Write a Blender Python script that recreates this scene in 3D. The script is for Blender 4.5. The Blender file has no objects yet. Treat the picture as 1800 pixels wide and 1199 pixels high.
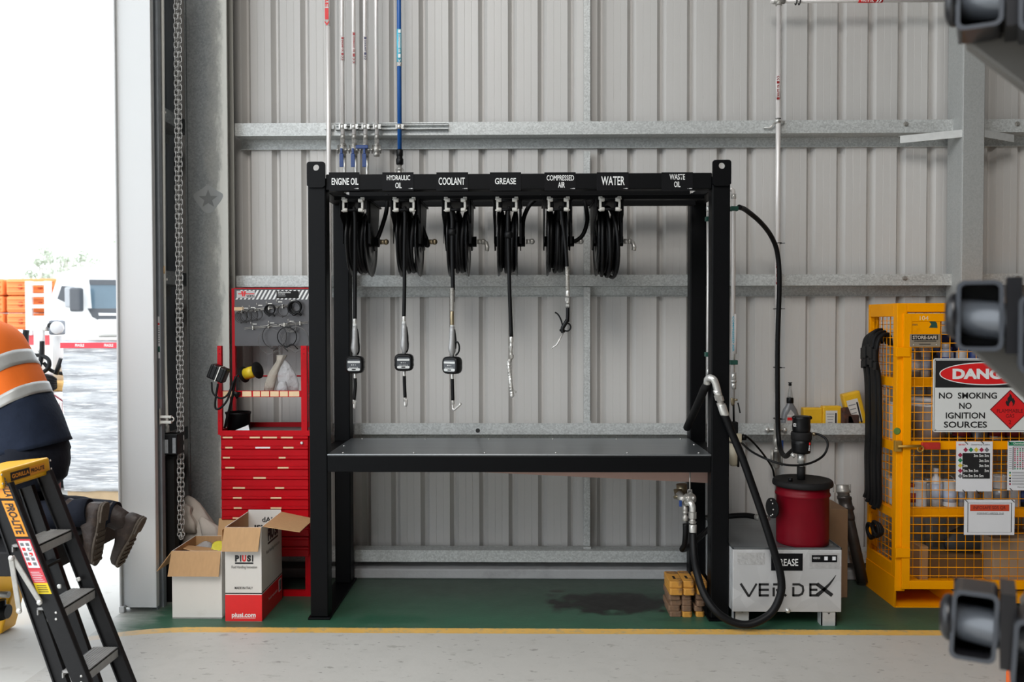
import bpy, bmesh, math, random
from mathutils import Vector, Matrix
random.seed(7)
S = bpy.context.scene
COL = S.collection
# ---------------------------------------------------------------- camera
FPX = 1500.0
PSI = math.atan(24/FPX); TH = math.atan(33.5/FPX); ROLL = 0.0016; EYE = 1.62
_r0 = Vector((math.cos(PSI), math.sin(PSI), 0)); _f0 = Vector((-math.sin(PSI), math.cos(PSI), 0)); _z = Vector((0, 0, 1))
FWD = _f0*math.cos(TH) - _z*math.sin(TH); _u0 = _z*math.cos(TH) + _f0*math.sin(TH)
RGT = _r0*math.cos(ROLL) - _u0*math.sin(ROLL); UPV = _u0*math.cos(ROLL) + _r0*math.sin(ROLL)
cd = bpy.data.cameras.new('camera'); cam = bpy.data.objects.new('camera', cd); COL.objects.link(cam)
cd.sensor_width = 36; cd.lens = 36*FPX/1800; cd.clip_start = 0.05; cd.clip_end = 400
cd.dof.use_dof = True; cd.dof.focus_distance = 4.7; cd.dof.aperture_fstop = 3.0
M4 = Matrix.Identity(4)
for i in range(3):
    M4[i][0] = RGT[i]; M4[i][1] = UPV[i]; M4[i][2] = -FWD[i]
M4[2][3] = EYE
cam.matrix_world = M4
S.camera = cam
# ---------------------------------------------------------------- light: overcast sky through doorway, open bay behind and roof lights
W = bpy.data.worlds.new('world'); S.world = W; W.use_nodes = True
bg = W.node_tree.nodes['Background']; bg.inputs[0].default_value = (0.88, 0.945, 1.0, 1); bg.inputs[1].default_value = 2.5
def roof_panel(name, loc, size, watts, col=(1, .965, .92)):
    """daylight panel / high-bay bank set in the workshop roof"""
    d = bpy.data.lights.new(name, 'AREA'); d.shape = 'RECTANGLE'; d.size, d.size_y = size; d.energy = watts; d.color = col
    o = bpy.data.objects.new(name, d); COL.objects.link(o); o.location = loc
    return o
roof_panel('roof_light_bay', (-1.0, -2.7, 6.95), (2.5, 5.4), 480)
vs = S.view_settings
vs.view_transform = 'Standard'; vs.look = 'None'; vs.gamma = 1; vs.use_curve_mapping = False; vs.exposure = 0.3
S.render.film_transparent = False

# ---------------------------------------------------------------- helpers
def ray(px, py):
    return FWD + RGT*((px-900)/FPX) + UPV*((599.5-py)/FPX)
def P(px, py, Y):
    d = ray(px, py); t = Y/d.y
    return Vector((d.x*t, Y, EYE+d.z*t))
def PX(px, py, X):
    d = ray(px, py); t = X/d.x
    return Vector((X, d.y*t, EYE+d.z*t))
def rect(px0, py0, px1, py1, Y):
    a = P(px0, py0, Y); b = P(px1, py1, Y)
    return a.x, b.x, b.z, a.z          # x0 x1 z0 z1
def lin(c):
    c /= 255.0
    return c/12.92 if c <= .04045 else ((c+.055)/1.055)**2.4
def rgb(r, g, b): return (lin(r), lin(g), lin(b))

def nt(name):
    m = bpy.data.materials.new(name); m.use_nodes = True
    return m, m.node_tree, m.node_tree.nodes['Principled BSDF']
def nd(t, typ, **k):
    n = t.nodes.new(typ)
    for a, v in k.items(): setattr(n, a, v)
    return n
def mth(t, op, a, b=None, c=None, clamp=False):
    n = nd(t, 'ShaderNodeMath', operation=op, use_clamp=clamp)
    for i, v in enumerate((a, b, c)):
        if v is None: continue
        if isinstance(v, (int, float)): n.inputs[i].default_value = v
        else: t.links.new(v, n.inputs[i])
    return n.outputs[0]
def mix(t, fac, a, b, blend='MIX'):
    n = nd(t, 'ShaderNodeMix', data_type='RGBA', blend_type=blend)
    for s, v in ((n.inputs[0], fac), (n.inputs[6], a), (n.inputs[7], b)):
        if isinstance(v, (int, float)): s.default_value = v
        elif isinstance(v, tuple): s.default_value = (*v[:3], 1)
        else: t.links.new(v, s)
    return n.outputs[2]
def ramp(t, v, p0, p1, c0=(0, 0, 0), c1=(1, 1, 1)):
    n = nd(t, 'ShaderNodeValToRGB'); e = n.color_ramp.elements
    e[0].position = p0; e[1].position = p1; e[0].color = (*c0, 1); e[1].color = (*c1, 1)
    t.links.new(v, n.inputs[0]); return n.outputs[0]
def noise(t, scale, detail=3, vec=None, rough=.55):
    n = nd(t, 'ShaderNodeTexNoise'); n.inputs['Scale'].default_value = scale; n.inputs['Detail'].default_value = detail; n.inputs['Roughness'].default_value = rough
    if vec is not None: t.links.new(vec, n.inputs['Vector'])
    return n.outputs[0]
def objco(t): return nd(t, 'ShaderNodeTexCoord').outputs['Object']
def mapped(t, sc=(1, 1, 1), loc=(0, 0, 0), rot=(0, 0, 0)):
    n = nd(t, 'ShaderNodeMapping'); n.inputs['Scale'].default_value = sc; n.inputs['Location'].default_value = loc; n.inputs['Rotation'].default_value = rot
    t.links.new(objco(t), n.inputs['Vector']); return n.outputs[0]
def bumpy(t, bsdf, h, strength, dist=.01):
    b = nd(t, 'ShaderNodeBump'); b.inputs['Strength'].default_value = strength; b.inputs['Distance'].default_value = dist
    t.links.new(h, b.inputs['Height']); t.links.new(b.outputs[0], bsdf.inputs['Normal'])
MATS = {}
def mat(name, col, rough=.5, metal=0.0, var=.12, scale=9, bump=0, bscale=60, dirt=None, dirt_at=(.5, .7), spec=.5, sc=(1, 1, 1)):
    m, t, b = nt(name)
    v = mapped(t, sc)
    n = noise(t, scale, 4, v)
    c = mix(t, n, tuple(x*(1-var) for x in col), tuple(min(1, x*(1+var)) for x in col))
    if dirt:
        d = ramp(t, noise(t, scale*.6, 6, v, .65), *dirt_at)
        c = mix(t, d, c, dirt)
    t.links.new(c, b.inputs['Base Color'])
    b.inputs['Roughness'].default_value = rough; b.inputs['Metallic'].default_value = metal
    b.inputs['Specular IOR Level'].default_value = spec
    if bump: bumpy(t, b, noise(t, bscale, 3, v), bump)
    MATS[name] = m
    return m
def galv(name, base, metal=.45, rough=.42, scale=55, contrast=.22):
    m, t, b = nt(name)
    v = nd(t, 'ShaderNodeTexVoronoi'); v.inputs['Scale'].default_value = scale
    t.links.new(objco(t), v.inputs['Vector'])
    s = nd(t, 'ShaderNodeSeparateColor'); t.links.new(v.outputs['Color'], s.inputs[0])
    n = noise(t, 3, 5)
    f = mth(t, 'ADD', mth(t, 'MULTIPLY', s.outputs[0], .6), mth(t, 'MULTIPLY', n, .5))
    c = mix(t, f, tuple(x*(1-contrast) for x in base), tuple(min(1, x*(1+contrast)) for x in base))
    t.links.new(c, b.inputs['Base Color']); b.inputs['Metallic'].default_value = metal
    t.links.new(mth(t, 'MULTIPLY_ADD', s.outputs[1], .18, rough-.09), b.inputs['Roughness'])
    return m
def clear(name, col, rough=.15, alpha=.5):
    m, t, b = nt(name)
    t.links.new(mix(t, noise(t, 18, 4), tuple(x*.85 for x in col), col), b.inputs['Base Color'])
    b.inputs['Roughness'].default_value = rough
    b.inputs['Alpha'].default_value = alpha
    bumpy(t, b, noise(t, 30, 5, objco(t), .7), .9, .02)
    return m

def tag(o, label=None, cat=None, group=None, kind=None):
    if label: o['label'] = label
    if cat: o['category'] = cat
    if group: o['group'] = group
    if kind: o['kind'] = kind
    return o
ORG = {}
def thing(name, label, cat, loc=(0, 0, 0), group=None):
    o = bpy.data.objects.new(name, None); COL.objects.link(o); o.empty_display_size = .05
    o.location = loc; ORG[o.name] = Vector(loc)
    return tag(o, label, cat, group)
def org_of(p):
    return ORG[p.name]

class MB:
    def __init__(s): s.bm = bmesh.new()
    def _face(s, vs, smooth=False):
        try:
            f = s.bm.faces.new(vs); f.smooth = smooth; return f
        except ValueError: return None
    def box(s, x0, x1, y0, y1, z0, z1):
        if x0 > x1: x0, x1 = x1, x0
        if y0 > y1: y0, y1 = y1, y0
        if z0 > z1: z0, z1 = z1, z0
        v = [s.bm.verts.new(p) for p in ((x0,y0,z0),(x1,y0,z0),(x1,y1,z0),(x0,y1,z0),(x0,y0,z1),(x1,y0,z1),(x1,y1,z1),(x0,y1,z1))]
        for q in ((0,3,2,1),(4,5,6,7),(0,1,5,4),(1,2,6,5),(2,3,7,6),(3,0,4,7)): s._face([v[i] for i in q])
        return s
    def obox(s, c, a, b, d):
        """box about centre c with half-extent vectors a, b, d"""
        c = Vector(c); a = Vector(a); b = Vector(b); d = Vector(d)
        v = [s.bm.verts.new(c+i*a+j*b+k*d) for k in (-1, 1) for (i, j) in ((-1,-1),(1,-1),(1,1),(-1,1))]
        fl = a.cross(b).dot(d) < 0
        for q in ((0,3,2,1),(4,5,6,7),(0,1,5,4),(1,2,6,5),(2,3,7,6),(3,0,4,7)):
            w = [v[i] for i in q]
            s._face(w[::-1] if fl else w)
        return s
    def beam(s, p0, p1, w, h, up=(0, 0, 1)):
        p0 = Vector(p0); p1 = Vector(p1); d = (p1-p0); L = d.length; d = d/L
        up = Vector(up)
        if abs(d.dot(up)) > .98: up = Vector((0, 1, 0))
        r = d.cross(up).normalized(); u = r.cross(d).normalized()
        return s.obox((p0+p1)/2, r*w/2, d*L/2, u*h/2)
    def tube(s, pts, r, seg=12, cap=True, smooth=True, closed=False):
        pts = [Vector(p) for p in pts]; n = len(pts)
        rad = r if isinstance(r, (list, tuple)) else [r]*n
        rings = []; prev = None
        for i, p in enumerate(pts):
            if closed: t = pts[(i+1) % n]-pts[i-1]
            elif i == 0: t = pts[1]-pts[0]
            elif i == n-1: t = pts[-1]-pts[-2]
            else: t = (pts[i+1]-pts[i]).normalized()+(pts[i]-pts[i-1]).normalized()
            if t.length < 1e-9: t = Vector((0, 0, 1))
            t.normalize()
            if prev is None:
                a = Vector((0, 0, 1)) if abs(t.z) < .9 else Vector((0, 1, 0))
                u = t.cross(a).normalized()
            else:
                u = prev-t*prev.dot(t)
                if u.length < 1e-6: u = t.cross(Vector((0, 1, 0)))
                u.normalize()
            prev = u; v = t.cross(u)
            rings.append([s.bm.verts.new(p+(u*math.cos(2*math.pi*k/seg)+v*math.sin(2*math.pi*k/seg))*rad[i]) for k in range(seg)])
        rr = rings+[rings[0]] if closed else rings
        for a, b in zip(rr, rr[1:]):
            for k in range(seg): s._face([a[k], a[(k+1) % seg], b[(k+1) % seg], b[k]], smooth)
        if cap and not closed:
            s._face(rings[0][::-1]); s._face(rings[-1])
        return s
    def cyl(s, p0, p1, r, r1=None, seg=20): return s.tube([p0, p1], [r, r if r1 is None else r1], seg)
    def lathe(s, prof, c, axis=(0, 0, 1), seg=28, smooth=True, sx=None):
        """prof: (radius, height) pairs along axis from c"""
        c = Vector(c); a = Vector(axis).normalized()
        u = a.orthogonal().normalized() if abs(a.z) < .9 else Vector((1, 0, 0)); v = a.cross(u)
        rings = []
        for r, h in prof:
            if r < 1e-6: rings.append([s.bm.verts.new(c+a*h)])
            else: rings.append([s.bm.verts.new(c+a*h+(u*math.cos(2*math.pi*k/seg)+v*math.sin(2*math.pi*k/seg))*r) for k in range(seg)])
        for p, q in zip(rings, rings[1:]):
            for k in range(seg):
                k2 = (k+1) % seg
                if len(p) == 1 and len(q) == 1: continue
                if len(p) == 1: s._face([p[0], q[k2], q[k]], smooth)
                elif len(q) == 1: s._face([p[k], p[k2], q[0]], smooth)
                else: s._face([p[k], p[k2], q[k2], q[k]], smooth)
        if len(rings[0]) > 1: s._face(rings[0][::-1])
        if len(rings[-1]) > 1: s._face(rings[-1])
        return s
    def prism(s, poly, ext):
        ext = Vector(ext); poly = [Vector(p) for p in poly]; n = len(poly)
        nrm = Vector((0, 0, 0))
        for i in range(n): nrm += poly[i].cross(poly[(i+1) % n])
        if nrm.dot(ext) > 0: poly = poly[::-1]
        a = [s.bm.verts.new(p) for p in poly]; b = [s.bm.verts.new(p+ext) for p in poly]
        s._face(a); s._face(b[::-1])
        for i in range(n):
            j = (i+1) % n
            s._face([a[j], a[i], b[i], b[j]])
        return s
    def poly(s, pts): s._face([s.bm.verts.new(Vector(p)) for p in pts]); return s
    def grid(s, rows, smooth=True, closed=False):
        vv = [[s.bm.verts.new(Vector(p)) for p in r] for r in rows]
        for a, b in zip(vv, vv[1:]):
            n = len(a)
            for k in range(n if closed else n-1): s._face([a[k], a[(k+1) % n], b[(k+1) % n], b[k]], smooth)
        return vv
    def loft(s, rings, smooth=True, cap=True):
        vv = s.grid(rings, smooth, True)
        if cap: s._face(vv[0][::-1]); s._face(vv[-1])
        return s
    def torus(s, c, nrm, R, r, seg=28, mseg=8, a0=0, a1=2*math.pi):
        c = Vector(c); nrm = Vector(nrm).normalized(); u = nrm.orthogonal().normalized(); v = nrm.cross(u)
        full = abs(a1-a0-2*math.pi) < 1e-4
        k = seg if full else seg+1
        pts = [c+(u*math.cos(a0+(a1-a0)*i/seg)+v*math.sin(a0+(a1-a0)*i/seg))*R for i in range(k)]
        return s.tube(pts, r, mseg, closed=full)
    def ball(s, c, r, seg=16, rings=10):
        rx, ry, rz = (r, r, r) if isinstance(r, (int, float)) else r
        c = Vector(c); rr = []
        for i in range(rings+1):
            a = math.pi*i/rings
            if i in (0, rings): rr.append([s.bm.verts.new(c+Vector((0, 0, -rz*math.cos(a))))])
            else: rr.append([s.bm.verts.new(c+Vector((rx*math.sin(a)*math.cos(2*math.pi*k/seg), ry*math.sin(a)*math.sin(2*math.pi*k/seg), -rz*math.cos(a)))) for k in range(seg)])
        for p, q in zip(rr, rr[1:]):
            for k in range(seg):
                k2 = (k+1) % seg
                if len(p) == 1: s._face([p[0], q[k2], q[k]], True)
                elif len(q) == 1: s._face([p[k], p[k2], q[0]], True)
                else: s._face([p[k], p[k2], q[k2], q[k]], True)
        return s
    def build(s, name, m, parent=None, label=None, cat=None, group=None, kind=None, bevel=0, bseg=2, sub=0, solid=0):
        me = bpy.data.meshes.new(name)
        o = bpy.data.objects.new(name, me); COL.objects.link(o)
        if parent is not None:
            base = org_of(parent); o.parent = parent; ORG[o.name] = base
        else:
            vs = s.bm.verts
            if kind == 'structure' or not len(vs): base = Vector((0, 0, 0))
            else:
                xs = [v.co.x for v in vs]; ys = [v.co.y for v in vs]; zs = [v.co.z for v in vs]
                base = Vector(((min(xs)+max(xs))/2, (min(ys)+max(ys))/2, min(zs)))
            o.location = base; ORG[o.name] = base
        bmesh.ops.translate(s.bm, vec=-base, verts=s.bm.verts)
        s.bm.to_mesh(me); s.bm.free()
        me.materials.append(m)
        if solid:
            k = o.modifiers.new('solid', 'SOLIDIFY'); k.thickness = solid; k.offset = 0
        if bevel:
            k = o.modifiers.new('bevel', 'BEVEL'); k.width = bevel; k.segments = bseg; k.limit_method = 'ANGLE'; k.angle_limit = math.radians(40)
        if sub:
            k = o.modifiers.new('sub', 'SUBSURF'); k.levels = sub; k.render_levels = sub
        return tag(o, label, cat, group, kind)

def smooth_path(pts, n=8):
    pts = [Vector(p) for p in pts]; out = []
    q = [2*pts[0]-pts[1]]+pts+[2*pts[-1]-pts[-2]]
    for i in range(1, len(q)-2):
        a, b, c, d = q[i-1:i+3]
        for k in range(n):
            t = k/n
            out.append(.5*((2*b)+(c-a)*t+(2*a-5*b+4*c-d)*t*t+(3*b-a-3*c+d)*t**3))
    out.append(pts[-1]); return out

def text(s, O, U, V, m, parent, bold=.0, name='lettering', label=None, lift=None, depth=0.0):
    """flat lettering fitted into the parallelogram O, O+U, O+V (printed on a surface)"""
    cu = bpy.data.curves.new('t', 'FONT'); cu.body = s; cu.resolution_u = 3; cu.offset = bold; cu.align_x = 'CENTER'; cu.space_line = .9
    ob = bpy.data.objects.new('t', cu)
    me0 = ob.to_mesh(); me = me0.copy(); ob.to_mesh_clear()
    bpy.data.objects.remove(ob); bpy.data.curves.remove(cu)
    xs = [v.co.x for v in me.vertices]; ys = [v.co.y for v in me.vertices]
    x0, x1, y0, y1 = min(xs), max(xs), min(ys), max(ys)
    O = Vector(O); U = Vector(U); V = Vector(V); base = org_of(parent)
    nrm = U.cross(V).normalized()*(lift or 0)
    for v in me.vertices:
        v.co = O+U*((v.co.x-x0)/(x1-x0))+V*((v.co.y-y0)/(y1-y0))+nrm-base
    o = bpy.data.objects.new(name, me); COL.objects.link(o); o.parent = parent; ORG[o.name] = base
    me.materials.clear(); me.materials.append(m)
    return tag(o, label)
def textpx(s, px0, py0, px1, py1, Y, m, parent, bold=0., **k):
    a = P(px0, py1, Y); b = P(px1, py1, Y); c = P(px0, py0, Y)
    return text(s, a, b-a, c-a, m, parent, bold, **k)
def quadpx(px0, py0, px1, py1, Y, th=.001):
    """thin plate in the plane Y with its face toward the room"""
    x0, x1, z0, z1 = rect(px0, py0, px1, py1, Y)
    return MB().box(x0, x1, Y, Y+th, z0, z1)
def copy_tree(o, vec=(0, 0, 0), parent=None):
    c = o.copy(); COL.objects.link(c)
    if parent is None:
        c.location = o.location+Vector(vec); ORG[c.name] = ORG[o.name]+Vector(vec)
    else:
        c.parent = parent; ORG[c.name] = ORG[parent.name]
    for ch in list(o.children): copy_tree(ch, vec, c)
    return c
# ---------------------------------------------------------------- materials
BLACK = mat('black_paint', (.0022, .0024, .003), .45, 0, .2, 30, .06, 300, spec=.13)
RUBBER = mat('black_rubber', (.0035, .0035, .004), .5, 0, .25, 40, spec=.22)
PLAST = mat('black_plastic', (.0035, .0035, .004), .4, 0, .2, 40, .05, 400, spec=.25)
MATTEB = mat('matte_black', (.008, .0075, .0075), .7, 0, .3, 20, spec=.25)
GALV = galv('galvanised', (.52, .535, .525), .15, .42, 120, .30)
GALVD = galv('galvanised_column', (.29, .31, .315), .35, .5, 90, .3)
SHEET = mat('bench_steel', (.20, .215, .225), .33, .75, .25, 4, .03, 30, sc=(.4, 3, 1))
STEEL = mat('bright_steel', (.66, .65, .62), .25, .55, .15, 60)
STEELD = mat('dull_steel', (.42, .405, .375), .38, .5, .3, 50)
TUBE = mat('steel_tube', (.78, .745, .72), .3, .2, .08, 12, sc=(6, 6, 1))
ALU = mat('cast_aluminium', (.36, .36, .36), .5, .45, .15, 80)
WHITE = mat('white_print', (.78, .78, .77), .5, 0, .04, 20)
PAPER = mat('paper', (.72, .72, .74), .6, 0, .05, 8)
INK = mat('black_ink', (.012, .012, .013), .5, 0, .1, 40)
RED = mat('red_enamel', (.45, .002, .008), .36, 0, .16, 7, .02, 60, dirt=(.22, .002, .004), dirt_at=(.55, .95), spec=.14)
REDP = mat('red_print', (.70, .012, .014), .45, 0, .08, 20)
DRUMR = mat('red_drum_paint', (.15, .002, .008), .42, 0, .25, 9, .03, 50, dirt=(.17, .012, .016), dirt_at=(.6, .9), spec=.16)
YEL = mat('yellow_enamel', (.90, .335, .0), .42, 0, .12, 6, .03, 60, dirt=(.33, .11, .006), dirt_at=(.68, .98), spec=.1)
YELP = mat('yellow_plastic', (.80, .46, .02), .4, 0, .1, 20, dirt=(.35, .17, .03), dirt_at=(.6, .9))
CARD = mat('brown_cardboard', (.46, .27, .125), .75, 0, .13, 5, .05, 90, sc=(14, 14, .6))
CARDW = mat('white_cardboard', (.66, .63, .59), .6, 0, .06, 4, dirt=(.44, .38, .31), dirt_at=(.62, .85))
BLUE = mat('blue_pipe', (.012, .10, .36), .35, 0, .1, 9)
BLUEH = mat('blue_handle', (.008, .04, .17), .4, 0, .15, 60)
BRASS = mat('brass', (.38, .31, .20), .35, .8, .2, 60)
GREENC = mat('green_clamp', (.012, .075, .055), .45, 0, .15, 60)
LABY = mat('label_strip', (.72, .52, .31), .6, 0, .15, 30)
# ---------------------------------------------------------------- setting
YW = 5.50           # cladding plane
# floor material: grey slab, yellow line, green walkway paint, oil stains
m, t, b = nt('workshop_floor')
sep = nd(t, 'ShaderNodeSeparateXYZ'); co = objco(t); t.links.new(co, sep.inputs[0])
X, Y = sep.outputs[0], sep.outputs[1]
n1 = noise(t, 1.3, 6, co); n2 = noise(t, 9, 5, co); n3 = noise(t, 45, 4, co); nS = noise(t, 5.0, 8, mapped(t, (.45, 1.6, 1)), .7)
conc = mix(t, n1, (.42, .405, .375), (.54, .52, .485))
conc = mix(t, mth(t, 'MULTIPLY', ramp(t, n2, .5, .75), .25), conc, (.36, .35, .32))
sp = ramp(t, noise(t, 26, 3, mapped(t, (.6, 1.2, 1))), .655, .69)
conc = mix(t, mth(t, 'MULTIPLY', sp, .55), conc, (.12, .11, .095))
spl = ramp(t, noise(t, 11, 6, mapped(t, (.6, 1.3, 1), (7, 3, 0)), .7), .60, .66)
conc = mix(t, mth(t, 'MULTIPLY', spl, .5), conc, (.2, .185, .16))
# green paint
gr = mix(t, nS, (.014, .070, .036), (.045, .125, .075))
gr = mix(t, mth(t, 'MULTIPLY', ramp(t, n2, .45, .8), .4), gr, (.07, .11, .085))
gr = mix(t, mth(t, 'MULTIPLY', ramp(t, noise(t, 7, 7, mapped(t, (.5, 1.4, 1), (3, 8, 0)), .7), .60, .68), .7), gr, (.025, .055, .038))
# green paint turns darker and greyer toward the wall
wy = mth(t, 'ADD', Y, mth(t, 'MULTIPLY', mth(t, 'SUBTRACT', n1, .5), .7))
gr = mix(t, mth(t, 'MULTIPLY', ramp(t, mth(t, 'SUBTRACT', wy, 4.45), .1, .75), .75), gr, (.036, .043, .036))
# dark oil patch under the bench, and a wet green streak
def blob(cx, cy, rx, ry, edge=.55):
    dx = mth(t, 'DIVIDE', mth(t, 'SUBTRACT', X, cx), rx); dy = mth(t, 'DIVIDE', mth(t, 'SUBTRACT', Y, cy), ry)
    d = mth(t, 'SQRT', mth(t, 'ADD', mth(t, 'POWER', dx, 2), mth(t, 'POWER', dy, 2)))
    d = mth(t, 'ADD', d, mth(t, 'MULTIPLY', mth(t, 'SUBTRACT', n2, .5), 1.8))
    r_ = nd(t, 'ShaderNodeMapRange'); r_.inputs[1].default_value = 1.15; r_.inputs[2].default_value = edge; r_.inputs[3].default_value = 0; r_.inputs[4].default_value = 1
    t.links.new(d, r_.inputs[0]); return r_.outputs[0]
gr = mix(t, mth(t, 'MULTIPLY', blob(.50, 4.90, .38, .19, .75), 1.0), gr, (.008, .007, .006))
gr = mix(t, mth(t, 'MULTIPLY', blob(-.80, 4.60, .36, .07), .8), gr, (.014, .075, .04))
gr = mix(t, mth(t, 'MULTIPLY', blob(.19, 5.1, .05, .03), .8), gr, (.02, .016, .012))
gr = mix(t, mth(t, 'MULTIPLY', blob(.85, 4.62, .2, .04), .5), gr, (.02, .055, .035))
# the line and its bend at the doorway
yl = mix(t, n2, (.66, .36, .055), (.78, .50, .16))
yl = mix(t, mth(t, 'MULTIPLY', ramp(t, noise(t, 20, 6, co, .7), .52, .62), .75), yl, (.42, .34, .20))
bend = mth(t, 'MULTIPLY', mth(t, 'POWER', mth(t, 'MAXIMUM', mth(t, 'SUBTRACT', -1.75, X), 0), 2), .55)
Yb = mth(t, 'ADD', Y, bend)
wob = mth(t, 'MULTIPLY', mth(t, 'SUBTRACT', n3, .5), .012)
Yb = mth(t, 'ADD', Yb, wob)
fade = mth(t, 'SUBTRACT', 1, ramp(t, mth(t, 'MULTIPLY_ADD', X, -1, -1.80), .0, .45), clamp=True)
isgreen = mth(t, 'GREATER_THAN', Yb, 4.475)
isyel = mth(t, 'MULTIPLY', mth(t, 'GREATER_THAN', Yb, 4.400), mth(t, 'LESS_THAN', Yb, 4.4751))
fg = mth(t, 'MULTIPLY', isgreen, mth(t, 'SUBTRACT', 1, ramp(t, mth(t, 'ADD', mth(t, 'MULTIPLY_ADD', X, -1, -2.0), mth(t, 'MULTIPLY', mth(t, 'SUBTRACT', nS, .5), .5)), -.05, .3), clamp=True))
fy = mth(t, 'MULTIPLY', isyel, mth(t, 'ADD', mth(t, 'MULTIPLY', fade, .75), .25))
c = mix(t, fg, conc, gr); c = mix(t, fy, c, yl)
t.links.new(c, b.inputs['Base Color'])
t.links.new(mth(t, 'MULTIPLY_ADD', n2, .25, .34), b.inputs['Roughness'])
bumpy(t, b, n3, .08)
FLOOR = m
MB().box(-2.262, 12, -11, 5.7, -.15, 0).build('floor', FLOOR, kind='structure', label='grey concrete workshop floor with yellow line and green painted strip', cat='floor')

# pavement outside
m, t, b = nt('pavement')
co = objco(t); n1 = noise(t, .7, 6, co); n2 = noise(t, 8, 5, co)
c = mix(t, n1, (.50, .49, .46), (.62, .61, .58)); c = mix(t, mth(t, 'MULTIPLY', ramp(t, n2, .6, .7), .3), c, (.3, .28, .25))
c = mix(t, mth(t, 'MULTIPLY', ramp(t, noise(t, 2.2, 8, co, .7), .66, .72), .6), c, (.13, .11, .09))
t.links.new(c, b.inputs['Base Color']); b.inputs['Roughness'].default_value = .75
PAVE = m
MB().box(-80, -2.272, -30, 140, -.2, -.008).build('ground', PAVE, kind='structure', label='pale concrete pavement outside the doorway', cat='ground')

# cladding
m, t, b = nt('wall_cladding')
n1 = noise(t, 1.2, 4, mapped(t, (2.5, 1, .4)))
c = mix(t, n1, (.54, .525, .505), (.62, .605, .585))
t.links.new(c, b.inputs['Base Color']); b.inputs['Roughness'].default_value = .38; b.inputs['Specular IOR Level'].default_value = .45
CLAD = m
def clad_profile(a, z):
    """trapezoid sheet: pan with two flutes, ribs recessed away from the room. returns (along, depth)"""
    pts = []; pitch = .1905; k = a
    while k < z:
        pts += [(k, 0), (k+.043, 0), (k+.0445, .0012), (k+.046, 0), (k+.088, 0), (k+.0895, .0012), (k+.091, 0), (k+.131, 0), (k+.1535, .038), (k+.155, .040), (k+.167, .040), (k+.1685, .038)]
        k += pitch
    return pts
mb = MB(); pr = clad_profile(-2.35, 10.0); off = .012
rows = [[(x+off, YW+d, zz) for x, d in pr] for zz in (.045, 7.0)]
mb.grid(rows, smooth=False)
mb.build('wall_back', CLAD, kind='structure', label='grey beige ribbed steel cladding wall behind the bench', cat='wall')
# concrete kerb under the girt
KERB = mat('kerb_concrete', (.36, .365, .37), .8, 0, .2, 5, .2, 50, dirt=(.2, .2, .19), dirt_at=(.55, .8))
MB().box(-2.30, 10, 5.34, 5.62, 0, .062).build('trim_1', KERB, kind='structure', label='low concrete kerb along the foot of the back wall', cat='kerb', bevel=.008)

# left wall, built up around the tall doorway
JAMB = mat('white_flashing', (.545, .55, .55), .45, 0, .02, 3, dirt=(.48, .48, .46), dirt_at=(.68, .95))
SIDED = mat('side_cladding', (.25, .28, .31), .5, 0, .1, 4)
mb = MB()
rows = [[(-2.245-d, y, zz) for y, d in clad_profile(4.765, 5.6)] for zz in (0, 7.0)]
mb.grid(rows, smooth=False)
mb.box(-2.35, -2.23, -11, -.8, 0, 7); mb.box(-2.35, -2.23, -.8, 4.72, 5.6, 7)
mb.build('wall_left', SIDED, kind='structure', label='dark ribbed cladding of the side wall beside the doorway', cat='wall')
mb = MB()
j0, j1 = P(205, 400, 4.72).x, P(268, 400, 4.72).x
mb.box(j0, j1, 4.72, 4.76, .02, 5.6)
mb.box(j0, j0+.012, 4.70, 4.76, .0, 5.6); mb.box(j0+.0, j0+.03, 4.69, 4.72, 0, .035)
mb.build('trim_2', JAMB, kind='structure', label='white door jamb flashing at edge of the doorway', cat='door jamb', bevel=.004)
z_ = P(220, 211, 4.72).z
# door guide behind the jamb
TRACK = mat('dark_track', (.22, .24, .26), .45, .1, .2, 20)
mb = MB(); x = P(268, 500, 4.74).x
mb.box(x, x+.004, 4.75, 4.80, 0, 5.2); mb.box(x-.05, x+.001, 4.775, 4.785, 0, 5.2)
mb.box(P(272, 500, 4.80).x, P(282, 500, 4.80).x, 4.80, 4.806, .0, 5.2); mb.box(P(281, 500, 4.80).x, P(283, 500, 4.80).x, 4.79, 4.83, .0, 5.2)
mb.build('trim_3', TRACK, kind='structure', label='dark steel roller door guide rail beside the white jamb', cat='door guide')
# side wall girts
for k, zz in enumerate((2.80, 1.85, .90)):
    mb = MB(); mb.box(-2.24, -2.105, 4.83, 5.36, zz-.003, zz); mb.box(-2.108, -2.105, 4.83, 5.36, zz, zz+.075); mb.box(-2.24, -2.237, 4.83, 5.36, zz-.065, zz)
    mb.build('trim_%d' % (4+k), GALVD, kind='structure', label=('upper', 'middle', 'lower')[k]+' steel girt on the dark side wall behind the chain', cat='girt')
# ceiling with open roof-light strips, far right wall
ROOF = mat('roof_lining', (.12, .12, .12), .7, 0, .05, 2)
mb = MB()
mb.box(-2.35, 12, -11, 5.7, 7.0, 7.05)
mb.build('ceiling', ROOF, kind='structure', label='roof lining above the workshop', cat='ceiling')
DIM = mat('dim_wall', (.10, .10, .10), .8)
MB().box(-2.35, 12, -11.1, -11, 0, 7).build('wall_front', DIM, kind='structure', label='workshop wall behind the viewpoint', cat='wall')
MB().box(10, 10.1, -11, 5.7, 0, 7).build('wall_right', DIM, kind='structure', label='far right workshop wall', cat='wall')

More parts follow.
